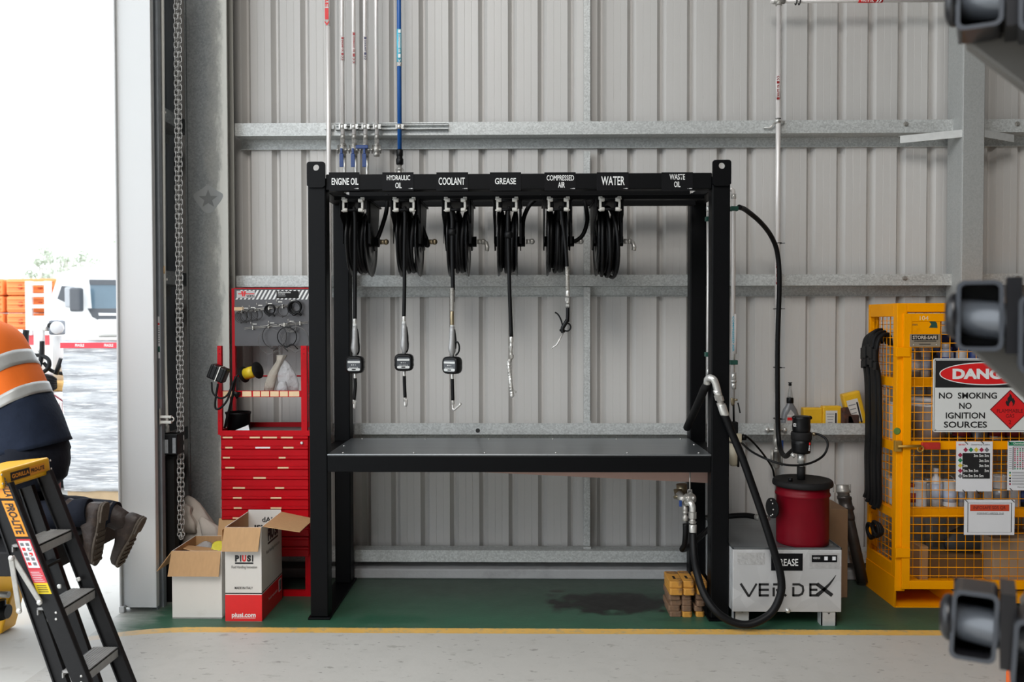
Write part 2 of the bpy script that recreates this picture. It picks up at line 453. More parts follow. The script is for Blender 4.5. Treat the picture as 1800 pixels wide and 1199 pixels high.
# ---------------------------------------------------------------- frame steel: girts, columns, bridging
XR = 2.69
GX = -1.83
def girt(z, x0, x1, label, hz=.078):
    mb = MB()
    mb.box(x0, x1, 5.372, YW-.002, z-.0025, z)                     # web
    mb.box(x0, x1, 5.370, 5.373, z-.0025, z+hz)                    # front flange
    mb.box(x0, x1, 5.373, 5.386, z+hz-.003, z+hz)                  # lip
    mb.box(x0, x1, YW-.005, YW-.002, z-.066, z)                    # back flange
    mb.box(x0, x1, YW-.018, YW-.005, z-.066, z-.063)
    return mb.build('wall_girt', GALV, label=label, cat='girt', group='horizontal girts on the back wall')
girt(2.795, GX, XR, 'galvanised girt crossing the wall above the hose rack')
girt(1.847, GX, XR, 'galvanised girt crossing the wall just behind the hanging hose reels', .068)
girt(.912, GX, 4.2, 'galvanised girt level with the bench top, yellow boxes standing on it', .068)
lg = [o for o in bpy.data.objects if o.name.startswith('wall_girt')][-1]
MB().lathe([(.014, 0), (.014, -.001)], P(840, 757, 5.3698), (0, 1, 0), 18).build('girt_hole', mat('dark_hole', (.03, .03, .03), .8), lg, label='round dark hole')
mb = MB()
mb.box(-1.83, 4.2, 5.352, 5.355, .105, .178); mb.box(-1.83, 4.2, 5.355, 5.46, .175, .178); mb.box(-1.83, 4.2, 5.355, 5.37, .105, .108)
mb.build('wall_girt', GALV, label='lowest galvanised girt just above the concrete kerb', cat='girt', group='horizontal girts on the back wall')
girt(2.795, XR+.14, 4.2, 'short upper girt right of the right-hand wall column')
girt(1.847, XR+.14, 4.2, 'short middle girt right of the right-hand wall column', .068)
# bolts on girts right part
for (bx, by) in ((1592, 218), (1788, 218), (1590, 489), (1788, 489)):
    c = P(bx, by, 5.369)
    MB().lathe([(.011, -.012), (.011, -.004), (.016, -.004), (.016, .0)], c, (0, 1, 0), 6, False).build('girt_bolt', STEELD, label='hex bolt in the %s girt %s of the right-hand column' % ('upper' if by < 300 else 'middle', 'left' if bx < 1700 else 'right'), cat='bolt', group='girt bolts')
# bridging channel
x0, x1 = P(1027, 500, 5.40).x, P(1038, 500, 5.40).x
for z0, z1, w in ((2.88, 7.0, 'above the top girt'), (1.925, 2.70, 'between the top and middle girts, behind the reels'), (.985, 1.84, 'between the middle girt and the bench'), (.185, .84, 'below the bench behind the open floor')):
    mb = MB(); mb.box(x0, x1, 5.43, 5.433, z0, z1); mb.box(x0, x0+.003, 5.433, 5.48, z0, z1); mb.box(x1-.003, x1, 5.433, 5.48, z0, z1)
    mb.box(x0-.004, x1+.004, 5.40, 5.43, z0-.02, z0+.004)
    mb.build('wall_bridging', GALV, label='narrow vertical bridging channel on the wall '+w, cat='bridging', group='vertical bridging channels')
# corner column: H section with clean star patch
m, t, b = nt('corner_column')
sep = nd(t, 'ShaderNodeSeparateXYZ'); co = objco(t); t.links.new(co, sep.inputs[0])
v = nd(t, 'ShaderNodeTexVoronoi'); v.inputs['Scale'].default_value = 110; t.links.new(co, v.inputs['Vector'])
s_ = nd(t, 'ShaderNodeSeparateColor'); t.links.new(v.outputs['Color'], s_.inputs[0])
n1 = noise(t, 3, 6, co); n2 = noise(t, 7, 7, mapped(t, (1, 1, .35)), .7)
f = mth(t, 'ADD', mth(t, 'MULTIPLY', s_.outputs[0], .5), mth(t, 'MULTIPLY', n1, .6))
c = mix(t, f, (.12, .132, .138), (.25, .262, .262))
edge = mth(t, 'ADD', mth(t, 'MULTIPLY', mth(t, 'ADD', sep.outputs[0], .122), 4.1), mth(t, 'MULTIPLY', mth(t, 'SUBTRACT', n2, .5), .9))
c = mix(t, ramp(t, edge, .74, .88), c, (.68, .68, .64))
c = mix(t, mth(t, 'MULTIPLY', ramp(t, edge, .40, .75), .5), c, (.36, .35, .31))
t.links.new(c, b.inputs['Base Color']); b.inputs['Metallic'].default_value = .3; b.inputs['Roughness'].default_value = .5
COLM = m
xl, xr = P(330, 500, 5.22).x, P(402, 500, 5.22).x
cc = thing('steel_column', 'wide mottled galvanised corner column with grey star mark', 'column', ((xl+xr)/2, 5.31, 0))
mb = MB(); mb.box(xl, xr, 5.22, 5.234, 0, 7); mb.box((xl+xr)/2-.01, (xl+xr)/2+.01, 5.234, 5.336, 0, 7); mb.box(xl, xr-.0, 5.336, 5.338, 0, 7)
mb.box(xl-.002, xl+.008, 5.205, 5.235, 0, 7)
mb.build('column_section', COLM, cc, bevel=.003)
sc = P(366, 350, 5.2195)
pts = [sc+Vector((.085*math.cos(a)*(1+.18*math.sin(3*a)), .0002, .075*math.sin(a)*(1+.15*math.cos(4*a)))) for a in [2*math.pi*i/28 for i in range(28)]]
MB().prism(pts, (0, -.0004, 0)).build('clean_patch', mat('clean_zinc', (.25, .262, .26), .5, .1, .15, 12), cc)
STAR = mat('grey_star', (.14, .146, .146), .5, 0, .1, 30)
sc = P(366, 350, 5.2195)
pts = []
for k in range(10):
    a = math.radians(90+36*k); r_ = .058 if k % 2 == 0 else .024
    pts.append(sc+Vector((r_*math.cos(a)*1.05, 0, r_*math.sin(a))))
MB().prism(pts, (0, -.0009, 0)).build('star_mark', STAR, cc, label='faint grey star marked on the column')
# right column
x0, x1 = P(1692, 300, 5.25).x, P(1730, 300, 5.25).x
XC0, XC1 = x0, x1
mb = MB(); mb.box(x0, x1, 5.25, 5.262, 0, 7); mb.box(x0, x0+.008, 5.262, 5.44, 0, 7); mb.box(x1-.008, x1, 5.262, 5.44, 0, 7)
COLR = galv('right_column_galv', (.44, .45, .44), .3, .5, 130, .12)
rc = mb.build('steel_column', COLR, label='slim galvanised column rising behind the yellow cage', cat='column', bevel=.003)
# fly braces
BRW = mat('whitewashed_angle', (.62, .63, .62), .5, .2, .15, 30)
for side, (pa, pb, Yb) in enumerate((((1692, 229), (1582, 240), 5.362), ((1730, 229), (1782, 238), 5.362))):
    a = P(*pa, 5.262); bb = P(*pb, Yb); d = bb-a
    if side: a = a+Vector((.0, .0, 0))
    mb = MB(); up = Vector((0, 0, -.042))
    mb.prism([a, bb, bb+up, a+up], (0, -.004, 0)); mb.prism([a, bb, bb+Vector((0, .02, .004)), a+Vector((0, .02, .004))], (0, 0, .004))
    mb.build('fly_brace', BRW, label='pale angle brace from right-hand column to the upper girt, %s side' % ('left' if side == 0 else 'right'), cat='brace', group='fly braces')
# ---------------------------------------------------------------- black bench rack
LX0, LX1 = -1.175, -1.078; RX0, RX1 = 1.000, 1.097
rack = thing('workbench_rack', 'tall black steel bench frame with lifting lugs and hose reel signs', 'workbench', (-.04, 4.95, 0))
for i, (a, b_) in enumerate(((LX0, LX1), (RX0, RX1))):
    MB().box(a, b_, 4.602, 4.70, .012, 2.40).build('front_post', BLACK, rack, bevel=.006)
    MB().box(a, b_, 5.205, 5.30, .012, 2.40).build('rear_post', BLACK, rack, bevel=.006)
    MB().box(a-.012, b_+.012, 4.590, 5.325, 0, .012).build('base_plate', BLACK, rack, bevel=.002)
    # lug with hole
    cx = (a+b_)/2; w = .0495; zt, zb = 2.483, 2.345
    mb = MB(); hc = Vector((cx, 0, 2.452)); R = .017; rr = .014
    out = []; inn = []; n = 40
    zm = (zt+zb)/2; hh = (zt-zb)/2
    def sdf(x_, z_):
        qx = abs(x_)-w+rr; qz = abs(z_-zm)-hh+rr
        return math.hypot(max(qx, 0), max(qz, 0))+min(max(qx, qz), 0)-rr
    for k in range(n):
        an = 2*math.pi*k/n; lo, hi = .0, .3
        for _ in range(40):
            md_ = (lo+hi)/2
            if sdf(md_*math.cos(an), hc.z+md_*math.sin(an)) < 0: lo = md_
            else: hi = md_
        out.append(Vector((cx+lo*math.cos(an), 0, hc.z+lo*math.sin(an)))); inn.append(hc+Vector((R*math.cos(an), 0, R*math.sin(an))))
    # extra inner resolution
    def ringv(Y): return [mb.bm.verts.new((p.x, Y, p.z)) for p in out], [mb.bm.verts.new((p.x, Y, p.z)) for p in inn]
    o1, i1 = ringv(4.588); o2, i2 = ringv(4.602)
    for k in range(n):
        j = (k+1) % n
        mb._face([o1[k], o1[j], i1[j], i1[k]]); mb._face([o2[j], o2[k], i2[k], i2[j]])
        mb._face([o1[j], o1[k], o2[k], o2[j]]); mb._face([i1[k], i1[j], i2[j], i2[k]])
    mb.build('lifting_lug', BLACK, rack)
MB().box(LX1, RX0, 4.606, 4.686, 2.333, 2.418).build('top_beam', BLACK, rack, bevel=.005)
MB().box(LX1, RX0, 5.215, 5.295, 2.333, 2.418).build('top_beam', BLACK, rack, bevel=.005)
for a, b_ in ((LX0, LX1), (RX0, RX1)):
    MB().box(a+.008, b_-.008, 4.70, 5.205, 2.333, 2.40).build('side_beam', BLACK, rack, bevel=.005)
    MB().box(a+.008, b_-.008, 4.70, 5.205, .81, .895).build('bench_side_rail', BLACK, rack, bevel=.005)
for y in (4.80, 5.05):
    MB().box(LX1, RX0, y, y+.045, 2.306, 2.333).build('reel_rail', BLACK, rack, bevel=.003)
MB().box(LX1, RX0, 4.602, 4.66, .806, .893).build('bench_apron', BLACK, rack, bevel=.004)
MB().box(LX1, RX0, 5.24, 5.295, .806, .893).build('bench_rear_rail', BLACK, rack, bevel=.004)
mb = MB(); mb.box(LX1+.0, RX0, 4.598, 5.235, .895, .905)
mb.build('bench_top', SHEET, rack, label='dull grey steel bench top sheet', bevel=.003)
for x, y in [(-1.0+k*.388, y) for k in range(6) for y in (4.64, 5.19)]+[(-1.05, 4.9), (.975, 4.95)]:
    MB().lathe([(.006, 0), (.005, .004), (0, .0045)], (x, y, .905), (0, 0, 1), 8).build('bench_screw', STEEL, rack)
# strip of galvanised angle around sheet edges
# sloping drain trough under the bench
TRAY = mat('pinkish_primer', (.46, .30, .25), .45, .1, .12, 6, dirt=(.25, .17, .14), dirt_at=(.6, .75), sc=(1, 1, 1))
a = P(690, 826, 4.82); c1 = P(1246, 848, 4.82)
mb = MB()
mb.prism([(a.x, 4.80, .80), (c1.x, 4.80, .80), (c1.x, 4.80, c1.z), (a.x, 4.80, .795)], (0, .26, 0))
mb.build('drain_trough', TRAY, rack, label='pinkish sloping drain trough')
# name plates
PLATE = mat('plate_black', (.007, .007, .008), .45, 0, .1, 20, spec=.1)
YF = 4.6055
for nm, x0, x1, lines in (('ENGINE OIL', 578, 632, [('ENGINE OIL', 583, 313, 630, 325)]),
        ('HYDRAULIC OIL', 672, 727, [('HYDRAULIC', 680, 308, 721, 317), ('OIL', 695, 321, 706, 331)]),
        ('COOLANT', 767, 823, [('COOLANT', 771, 312, 817, 325)]),
        ('GREASE', 861, 916, [('GREASE', 870, 313, 907, 324)]),
        ('COMPRESSED AIR', 957, 1012, [('COMPRESSED', 961, 308, 1009, 317.5), ('AIR', 981, 320, 993, 330)]),
        ('WATER', 1049, 1105, [('WATER', 1057, 310, 1098, 325.5)]),
        ('WASTE OIL', 1163, 1218, [('WASTE', 1177, 306, 1204, 316), ('OIL', 1185, 319, 1196, 329)])):
    pl = quadpx(x0, 303, x1, 335, YF-.002, .003).build('sign_plate', PLATE, rack, label='black name plate reading '+nm)
    for s, ax, ay, bx, by in lines: textpx(s, ax, ay, bx, by, YF-.0028, WHITE, pl, .012)
    if nm not in ('GREASE',):
        mb = MB(); c = P(x1-5, 331.5, YF-.0026); q = .00032*5
        for k, (dx, r_) in enumerate(((-.012, .0012), (-.004, .0022), (.003, .003), (.009, .0024))):
            mb.lathe([(r_, 0), (0, -.0004)], c+Vector((dx, 0, 0)), (0, 1, 0), 8)
        mb.build('maker_mark', WHITE, pl)
# ---------------------------------------------------------------- hose reels
REELX = [-.948+.282*k for k in range(6)]
names = ['ENGINE OIL', 'HYDRAULIC OIL', 'COOLANT', 'GREASE', 'COMPRESSED AIR', 'WATER']
FLG = mat('reel_flange_black', (.010, .0105, .0115), .3, .2, .15, 30)
def make_reel(x):
    rt = thing('hose_reel', 'reel', 'hose reel', (x, 4.95, 1.885), 'hose reels hanging in a row from the rack')
    c = Vector((x, 4.95, 2.085))
    mb = MB(); mb.box(x-.085, x+.085, 4.74, 5.12, 2.296, 2.306)
    for s in (-1, 1):
        xx = x+s*.071
        mb.prism([(xx, 4.70, 2.296), (xx, 5.10, 2.296), (xx, 5.01, 2.04), (xx, 4.93, 2.03), (xx, 4.80, 2.16), (xx, 4.70, 2.21)], (s*.006, 0, 0))
        mb.box(xx-.004, xx+.004+s*.006, 4.775, 4.80, 2.06, 2.296)
    mb.build('reel_bracket', BLACK, rt, bevel=.002)
    for s in (-1, 1):
        prof = [(.03, -.002), (.06, -.003), (.065, s*.006-.003), (.12, s*.006-.003), (.125, -.003), (.193, -.003), (.199, s*.008-.003), (.203, s*.008), (.199, s*.006+.003), (.193, .003), (.125, .003), (.12, s*.006+.003), (.065, s*.006+.003), (.06, .003), (.03, .002)]
        MB().lathe(prof, c+Vector((s*.047, 0, 0)), (1, 0, 0), 40).build('drum_flange', FLG, rt)
    MB().cyl(c+Vector((-.075, 0, 0)), c+Vector((.10, 0, 0)), .03, seg=20).build('hub', STEELD if False else BLACK, rt)
    mb = MB()
    for ly, (R, nw) in enumerate(((.150, 4), (.172, 4))):
        for k in range(nw):
            xx = x-.033+.066*k/(nw-1)+(.004 if ly else -.002)*((k % 2)*2-1)
            rr = R+.004*math.sin(k*2.1+ly+x*9)
            tilt = Vector((1, .05*math.sin(k*1.7+x*20), .06*math.cos(k*2.3+x*11)))
            mb.torus((xx, 4.95, 2.085), tilt, rr, .0105, 40, 8)
    mb.build('hose_coil', RUBBER, rt)
    # hose guide with grey end castings
    zc = 2.262
    for s in (-1, 1):
        mb = MB(); xo = x+s*.052
        mb.box(xo-.006, xo+.006, 4.684, 4.70, zc-.036, zc+.036)
        for q in (-1, 1):
            mb.lathe([(.013, 0), (.0105, .026), (.006, .027)], (xo+s*.004, 4.690, zc+q*.026), (-s, 0, 0), 12)
            mb.lathe([(.005, 0), (.005, .006), (0, .007)], (xo+s*.005, 4.688, zc+q*.03), (s, 0, 0), 8)
        mb.box(xo-.010, xo+.010, 4.686, 4.71, zc+.030, zc+.044)
        mb.build('guide_casting', CASTG, rt, label='light grey guide casting', bevel=.002)
    for q in (-1, 1):
        MB().cyl((x-.046, 4.692, zc+q*.026), (x+.046, 4.692, zc+q*.026), .008, seg=12).build('guide_roller', BLACK, rt)
    for s in (-1, 1):
        MB().cyl((x+s*.032, 4.706, zc-.034), (x+s*.032, 4.706, zc+.034), .007, seg=12).build('guide_roller', BLACK, rt)
    return rt
CASTG = mat('grey_casting', (.50, .49, .455), .45, .15, .15, 50)
reel0 = make_reel(REELX[0])
reels = [reel0]+[copy_tree(reel0, (REELX[k]-REELX[0], 0, 0)) for k in range(1, 6)]
for k, r_ in enumerate(reels): r_['label'] = 'black hose reel hanging below the %s sign' % names[k]
HY = 4.702
# hanging hoses: from the coil over the guide and down
def hang(k, pts, r=.0105, n=8):
    MB().tube(smooth_path(pts, n), r, 10).build('hanging_hose', RUBBER, reels[k])
def swivel(k, m_=None, up=None, elbow=True):
    x = REELX[k]+.105
    mb = MB(); mb.cyl((x, 4.95, 2.085), (x+.03, 4.95, 2.085), .014, seg=12); mb.ball((x+.034, 4.95, 2.085), .017, 12, 8)
    if elbow: mb.tube([(x+.034, 4.95, 2.085), (x+.052, 4.94, 2.075), (x+.058, 4.93, 2.05), (x+.055, 4.93, 2.03)], .013, 10)
    mb.build('swivel', m_ or BRASS, reels[k], label='metal inlet swivel')
    if up: MB().tube(smooth_path([Vector(p) for p in up], 8), .0125, 10).build('inlet_hose', RUBBER, reels[k])
Yi = 4.94
swivel(0, up=[P(655, 425, Yi), P(663, 420, Yi), P(671, 400, Yi), P(679, 372, Yi), P(681, 347, Yi), P(681, 342, Yi)], elbow=False)
swivel(1, up=[P(745, 425, Yi), P(752, 432, Yi), P(750, 422, Yi), P(743, 402, Yi), P(733, 375, Yi), P(731, 345, Yi)], elbow=False)
swivel(2, STEELD)
swivel(3, STEEL, up=[P(919, 425, Yi), P(919, 400, Yi), P(921, 382, Yi), P(930, 362, Yi), P(942, 350, Yi), P(952, 345, Yi)], elbow=False)
swivel(4, STEEL, up=[P(1005, 424, Yi), P(1013, 423, Yi), P(1025, 412, Yi), P(1032, 390, Yi), P(1031, 370, Yi), P(1026, 345, Yi)], elbow=False)
swivel(5, STEEL)
hang(0, [(REELX[0], 4.80, 2.19), (REELX[0]+.002, 4.71, 2.25), P(624, 385, HY), P(624, 440, HY), P(624, 500, HY), P(624, 563, HY)])
hang(1, [(REELX[1], 4.80, 2.19), (REELX[1]+.0, 4.71, 2.25), P(712, 385, HY), P(711, 440, HY), P(711, 500, HY), P(710, 560, HY)])
hang(2, [(REELX[2], 4.80, 2.19), (REELX[2]-.03, 4.71, 2.25), P(795, 385, HY), P(795, 440, HY), P(796, 500, HY), P(796, 531, HY)], .0115)
hang(3, [(REELX[3], 4.80, 2.19), (REELX[3]+.01, 4.71, 2.25), P(893, 385, HY), P(894, 440, HY), P(896, 520, HY), P(899, 594, HY)])
hang(4, [(REELX[4], 4.80, 2.19), (REELX[4]+.012, 4.71, 2.25), P(988, 385, HY), P(994, 430, HY), P(997, 473, HY)])
# rubber stops
for k, (px, py) in ((2, (795, 408)), (3, (894, 413))):
    c = P(px, py, HY); MB().lathe([(.012, -.02), (.023, -.012), (.023, .012), (.012, .02)], c, (0, 0, 1), 14).build('hose_stop', RUBBER, reels[k])
# loose outer wraps on the last reel
mb = MB()
for k in range(3):
    mb.torus((REELX[5]-.022+.022*k, 4.95, 2.078), (1, .10*(k-1)+.04, .05*k), .19+.006*k, .0105, 40, 8)
mb.build('loose_hose_wraps', RUBBER, reels[5])
# ---------------------------------------------------------------- dispensing guns with meters
FACE = mat('meter_face', (.05, .055, .062), .3, 0, .15, 30)
LCD = mat('meter_white', (.55, .56, .55), .4, 0, .08, 60)
def gun(px, pym, k, label, rot=0, spring=False, tip='up'):
    c = P(px, pym, 4.695); u = .00313
    rt = thing('oil_dispensing_gun', label, 'dispensing gun', c, 'metered dispensing guns on hanging hoses')
    def z(p): return c.z+(641-p)*u
    def seg(name, p0, p1, r0, r1, m_, dx=0, **kw):
        return MB().lathe([(r0*.9, 0), (r0, .003), (r1, (p1-p0)*u-.003), (r1*.9, (p1-p0)*u)], (c.x+dx, c.y, z(p1)), (0, 0, 1), 16).build(name, m_, rt, **kw)
    if spring:
        mb = MB(); n = 22
        for i in range(n): mb.torus((c.x+.001, c.y, z(545)+.002+i*(.115/n)), (0, .0, 1), .0115, .0022, 16, 6)
        mb.cyl((c.x, c.y, z(548)), (c.x, c.y, z(505)), .010); mb.build('hose_spring', STEELD, rt, label='steel bend protector spring')
        seg('inlet_fitting', 546, 571, .012, .011, BRASS, label='brass coloured inlet fitting')
    else:
        seg('inlet_ferrule', 560, 570, .0105, .0105, STEEL)
    seg('swivel_ring', 569, 574, .011, .012, LCD)
    # handle: tapered casting, then the valve body
    mb = MB()
    rings = []
    for p, w, d, ox in ((573, .011, .011, 0), (582, .0125, .013, 0), (595, .013, .014, 0), (603, .0145, .017, -.001), (611, .0165, .021, -.002), (617, .015, .02, 0), (622, .009, .010, 0), (628, .009, .009, 0)):
        rings.append([(c.x+ox+1.22*w*math.cos(2*math.pi*i/16), c.y+1.2*d*math.sin(2*math.pi*i/16), z(p)) for i in range(16)])
    mb.loft(rings[::-1]); mb.build('handle', ALU, rt)
    sgn = 1
    pts = [(c.x+.012, c.y+.004, z(578)), (c.x+.017, c.y+.006, z(590)), (c.x+.019, c.y+.008, z(600)), (c.x+.016, c.y+.008, z(612))]
    MB().tube(smooth_path(pts, 5), .0045, 8).build('lever', PLAST, rt, label='black squeeze lever')
    gd = [(c.x+.012, c.y+.004, z(600)), (c.x+.026, c.y+.006, z(601)), (c.x+.032, c.y+.008, z(609)), (c.x+.028, c.y+.008, z(618)), (c.x+.014, c.y+.006, z(624))]
    if rot: gd = [(c.x+(p[0]-c.x)*1.25, p[1], p[2]) for p in gd]
    else: gd = [(c.x+(p[0]-c.x)*.55, p[1]+.02, p[2]) for p in gd]
    MB().tube(smooth_path(gd, 5), .005, 8).build('trigger_guard', PLAST, rt)
    # meter: squarish rounded body, ribbed
    mw, mh, md = .052, .048, .032
    mb = MB(); rings = []
    for yy, s in ((-md, .80), (-md+.004, .92), (-md+.012, 1.0), (.0, 1.02), (md-.012, 1.0), (md-.003, .9), (md, .7)):
        ring = []
        for i in range(48):
            a = 2*math.pi*i/48; ca, sa = math.cos(a), math.sin(a); e = .52
            rb = 1.0 if (i % 2 or abs(yy) > md-.009) else .965
            ring.append((c.x+mw*s*rb*math.copysign(abs(ca)**e, ca), c.y+yy, c.z+mh*s*rb*math.copysign(abs(sa)**e, sa)))
        rings.append(ring)
    mb.loft(rings[::-1] if True else rings); body = mb.build('meter', PLAST, rt, label='black ribbed digital meter')
    def panel(x0, x1, z0, z1, yo, m_, nm, rr=.012, lab=None):
        pts = []
        for (sx, sz, a0) in ((1, 1, 0), (-1, 1, 90), (-1, -1, 180), (1, -1, 270)):
            for i in range(4):
                an = math.radians(a0+30*i)
                pts.append((c.x+(x1-rr if sx > 0 else x0+rr)+rr*math.cos(an), c.y-md-yo, c.z+(z1-rr if sz > 0 else z0+rr)+rr*math.sin(an)))
        return MB().prism(pts, (0, .0025, 0)).build(nm, m_, body, label=lab)
    panel(-.036, .036, -.034, .030, .001, FACE, 'meter_face')
    panel(-.034, .034, .010, .021, .0018, LCD, 'display_band', .003)
    panel(-.034, .034, -.032, -.018, .0018, LCD, 'label_band', .006)
    panel(-.011, .011, -.0285, -.0215, .0024, REDP if False else INK, 'maker_badge', .002)
    for i, w in enumerate((.006, .004, .003)):
        panel(-.014+.011*i, -.014+.011*i+w, -.003, .0025, .0016, LCD, 'display_digit', .001)
    for i in range(7): panel(-.024+.0072*i, -.0205+.0072*i, -.0155, -.012, .0016, LCD, 'dial_mark', .0008)
    # outlet
    seg('outlet_ferrule', 656, 667, .009, .009, STEEL)
    x2 = c.x+(-.006 if k == 0 else .004 if k == 1 else .003)
    MB().tube(smooth_path([(c.x, c.y, z(665)), (c.x+.001, c.y, z(680)), (x2, c.y, z(703))], 6), .0095, 12).build('spout_hose', RUBBER, rt)
    if tip == 'hook':
        pts = [(x2, c.y, z(702)), (x2, c.y, z(712)), (x2+.001, c.y, z(717)), (x2+.008, c.y-.002, z(719.5)), (x2+.02, c.y-.004, z(717)), (x2+.055, c.y-.008, z(708))]
        rad = .0065
    else:
        pts = [(x2, c.y, z(702)), (x2, c.y, z(710)), (x2+.001, c.y-.002, z(716)), (x2+.007, c.y-.008, z(717)), (x2+.010, c.y-.022, z(710)), (x2+.012, c.y-.03, z(705))]
        rad = .0065
    mb = MB(); mb.tube(smooth_path(pts, 5), rad, 12); mb.lathe([(.009, 0), (.009, .03), (.007, .034)], (x2, c.y, z(710)), (0, 0, 1), 12)
    mb.build('spout_tip', STEEL, rt, label='bright steel spout tip')
    if rot: rt.rotation_euler.z = math.radians(rot)
    return rt
gun(624, 641, 0, 'metered dispensing gun hanging below the ENGINE OIL reel, beside the black post')
gun(710.5, 637, 1, 'metered dispensing gun hanging straight below the HYDRAULIC OIL reel')
gun(795, 642, 2, 'metered dispensing gun turned sideways with hooked spout below the COOLANT reel', -24, True, 'hook')

# grease coupler
c = P(899, 594, HY)
g = thing('grease_coupler', 'long bright grease coupler hanging from the GREASE reel hose', 'grease coupler', P(900, 700, HY))
def PG(px, py): return P(px, py, HY)
mb = MB(); mb.lathe([(.009, 0), (.011, .004), (.011, .03), (.008, .034)], PG(899, 602), (0, 0, 1), 14); mb.cyl(PG(898.5, 601), PG(898, 620), .008)
mb.lathe([(.011, 0), (.011, .012)], PG(898, 612), (0, 0, 1), 6, False); mb.build('swivel_fitting', STEEL, g)
mb = MB(); mb.cyl(PG(898, 618), PG(898.5, 632), .009); mb.lathe([(.012, 0), (.012, .02)], PG(899, 630), (0, 0, 1), 6, False); mb.ball(PG(896, 634), .012)
mb.cyl(PG(899, 632), PG(893, 634), .009); mb.build('elbow_swivel', STEELD, g)
mb = MB(); mb.cyl(PG(894, 634), PG(896, 660), .010); 
for i in range(9):
    t_ = i/9; mb.torus(PG(894.3+5*t_, 642+48*t_), (0.1, 0, -1), .0115, .0022, 14, 6)
mb.cyl(PG(896, 655), PG(899.5, 690), .0105); mb.build('coupler_sleeve', STEEL, g)
mb = MB(); mb.tube([PG(899, 686), PG(903, 687), PG(907, 688.5), PG(906, 691)], .004, 8); mb.build('release_lever', STEELD, g)
MB().ball(PG(900, 695), .0125).cyl(PG(899.5, 688), PG(900, 694), .011).build('coupler_tip', STEEL, g)

# air blow gun
g = thing('air_blow_gun', 'black air blow gun with thin bent nozzle on the COMPRESSED AIR hose', 'blow gun', P(990, 612, HY))
mb = MB()
for i in range(16): mb.torus(PG(997+.7*i/16, 470+40*i/16), (0, 0, 1), .0105, .0026, 14, 6)
mb.cyl(PG(997, 468), PG(998, 512), .0095); mb.build('hose_spring', STEELD, g, label='steel bend protector spring')
mb = MB(); mb.lathe([(.009, 0), (.0115, .003), (.0115, .03), (.009, .033)], PG(998, 521), (0, 0, 1), 14)
mb.lathe([(.013, 0), (.013, .02)], PG(997.5, 530), (0, 0, 1), 6, False); mb.lathe([(.010, 0), (.010, .012)], PG(998, 533), (0, 0, 1), 14); mb.lathe([(.011, 0), (.011, .02)], PG(998, 541), (0, 0, 1), 6, False)
mb.build('quick_coupling', STEEL, g, label='bright quick coupling')
mb = MB()
mb.tube(smooth_path([PG(998, 539), PG(998, 552), PG(997.5, 566)], 4), [.0105]*3+[.0105]*2+[.0105]*4 if False else .0105, 12)
mb.tube(smooth_path([PG(997, 563), PG(993, 570), PG(989, 577), PG(990, 585)], 4), .0115, 12)
mb.build('grip', PLAST, g)
mb = MB(); mb.torus(PG(996, 575), (0, 1, 0), .022, .0045, 20, 8, a0=-1.0, a1=3.6); mb.build('finger_guard', PLAST, g)
MB().tube(smooth_path([PG(989, 573), PG(986, 562), PG(981, 553), PG(975.5, 549)], 5), .0042, 8).build('trigger', PLAST, g)
mb = MB(); mb.tube(smooth_path([PG(989, 580), PG(985, 582), PG(984.5, 579)], 4), .0035, 8); mb.build('hanger_hook', PLAST, g)
MB().tube([PG(990, 585), PG(980, 604), PG(977.5, 607), PG(970, 612)], .0042, 8).build('nozzle_tube', STEEL, g)
# ---------------------------------------------------------------- pipework on the wall
YP = 5.335
DKRED = mat('dark_red_print', (.30, .02, .02), .5, 0, .1, 30)
NAVY = mat('navy_print', (.03, .03, .09), .5, 0, .1, 30)
CYAN = mat('cyan_print', (.10, .50, .66), .5, 0, .1, 30)
STICK = mat('pale_sticker', (.72, .68, .66), .5, 0, .06, 30)
def vsleeve(px, y0, y1, Y, r, m, parent, name, label=None, seg=16):
    a = P(px, y1, Y); b = P(px, y0, Y); b.x = a.x
    return MB().lathe([(r, 0), (r, (b-a).z)], a, (0, 0, 1), seg).build(name, m, parent, label=label)
def vtext(s, px, y0, y1, Y, hw, m, parent, down=True, bold=.03):
    """lettering running along a vertical pipe, hw half-height in pixels"""
    tl, tr, bl, br = P(px-hw, y0, Y), P(px+hw, y0, Y), P(px-hw, y1, Y), P(px+hw, y1, Y)
    if down: return text(s, tl, bl-tl, tr-tl, m, parent, bold)          # reads top to bottom, letter tops to the right
    return text(s, br, tr-br, bl-br, m, parent, bold)
def pipe_label(px, y0, y1, Y, rpx, s, ink, parent, txt=(.28, .72), arrows=True, down=True, blockc=None):
    r = rpx/FPX*Y
    st = vsleeve(px, y0, y1, Y, r+.0008, STICK, parent, 'pipe_sticker', 'pale flow sticker reading '+s)
    Yf = Y-r-.0014; h = y1-y0
    bc = blockc or ink
    k = rpx*.55
    b0 = y0 if down else y1-.09*h
    for f0, f1 in ((0, .09), (.66, .76)):
        if not down: f0, f1 = 1-f1, 1-f0
        quadpx(px-k, y0+f0*h, px+k, y0+f1*h, Yf, .001).build('colour_block', bc, st)
    vtext(s, px, y0+(.12 if down else .37)*h, y0+(.63 if down else .88)*h, Yf, k*.85, ink, st, down)
    if arrows:
        for q in (.82, .92):
            yy = y0+(q if down else 1-q)*h; d = .06*h*(1 if down else -1)
            a = [P(px-k, yy-d*.5, Yf), P(px, yy+d*.5, Yf), P(px+k, yy-d*.5, Yf), P(px+k, yy, Yf), P(px, yy+d, Yf), P(px-k, yy, Yf)]
            MB().prism(a, (0, .001, 0)).build('flow_arrow', ink, st)
    return st
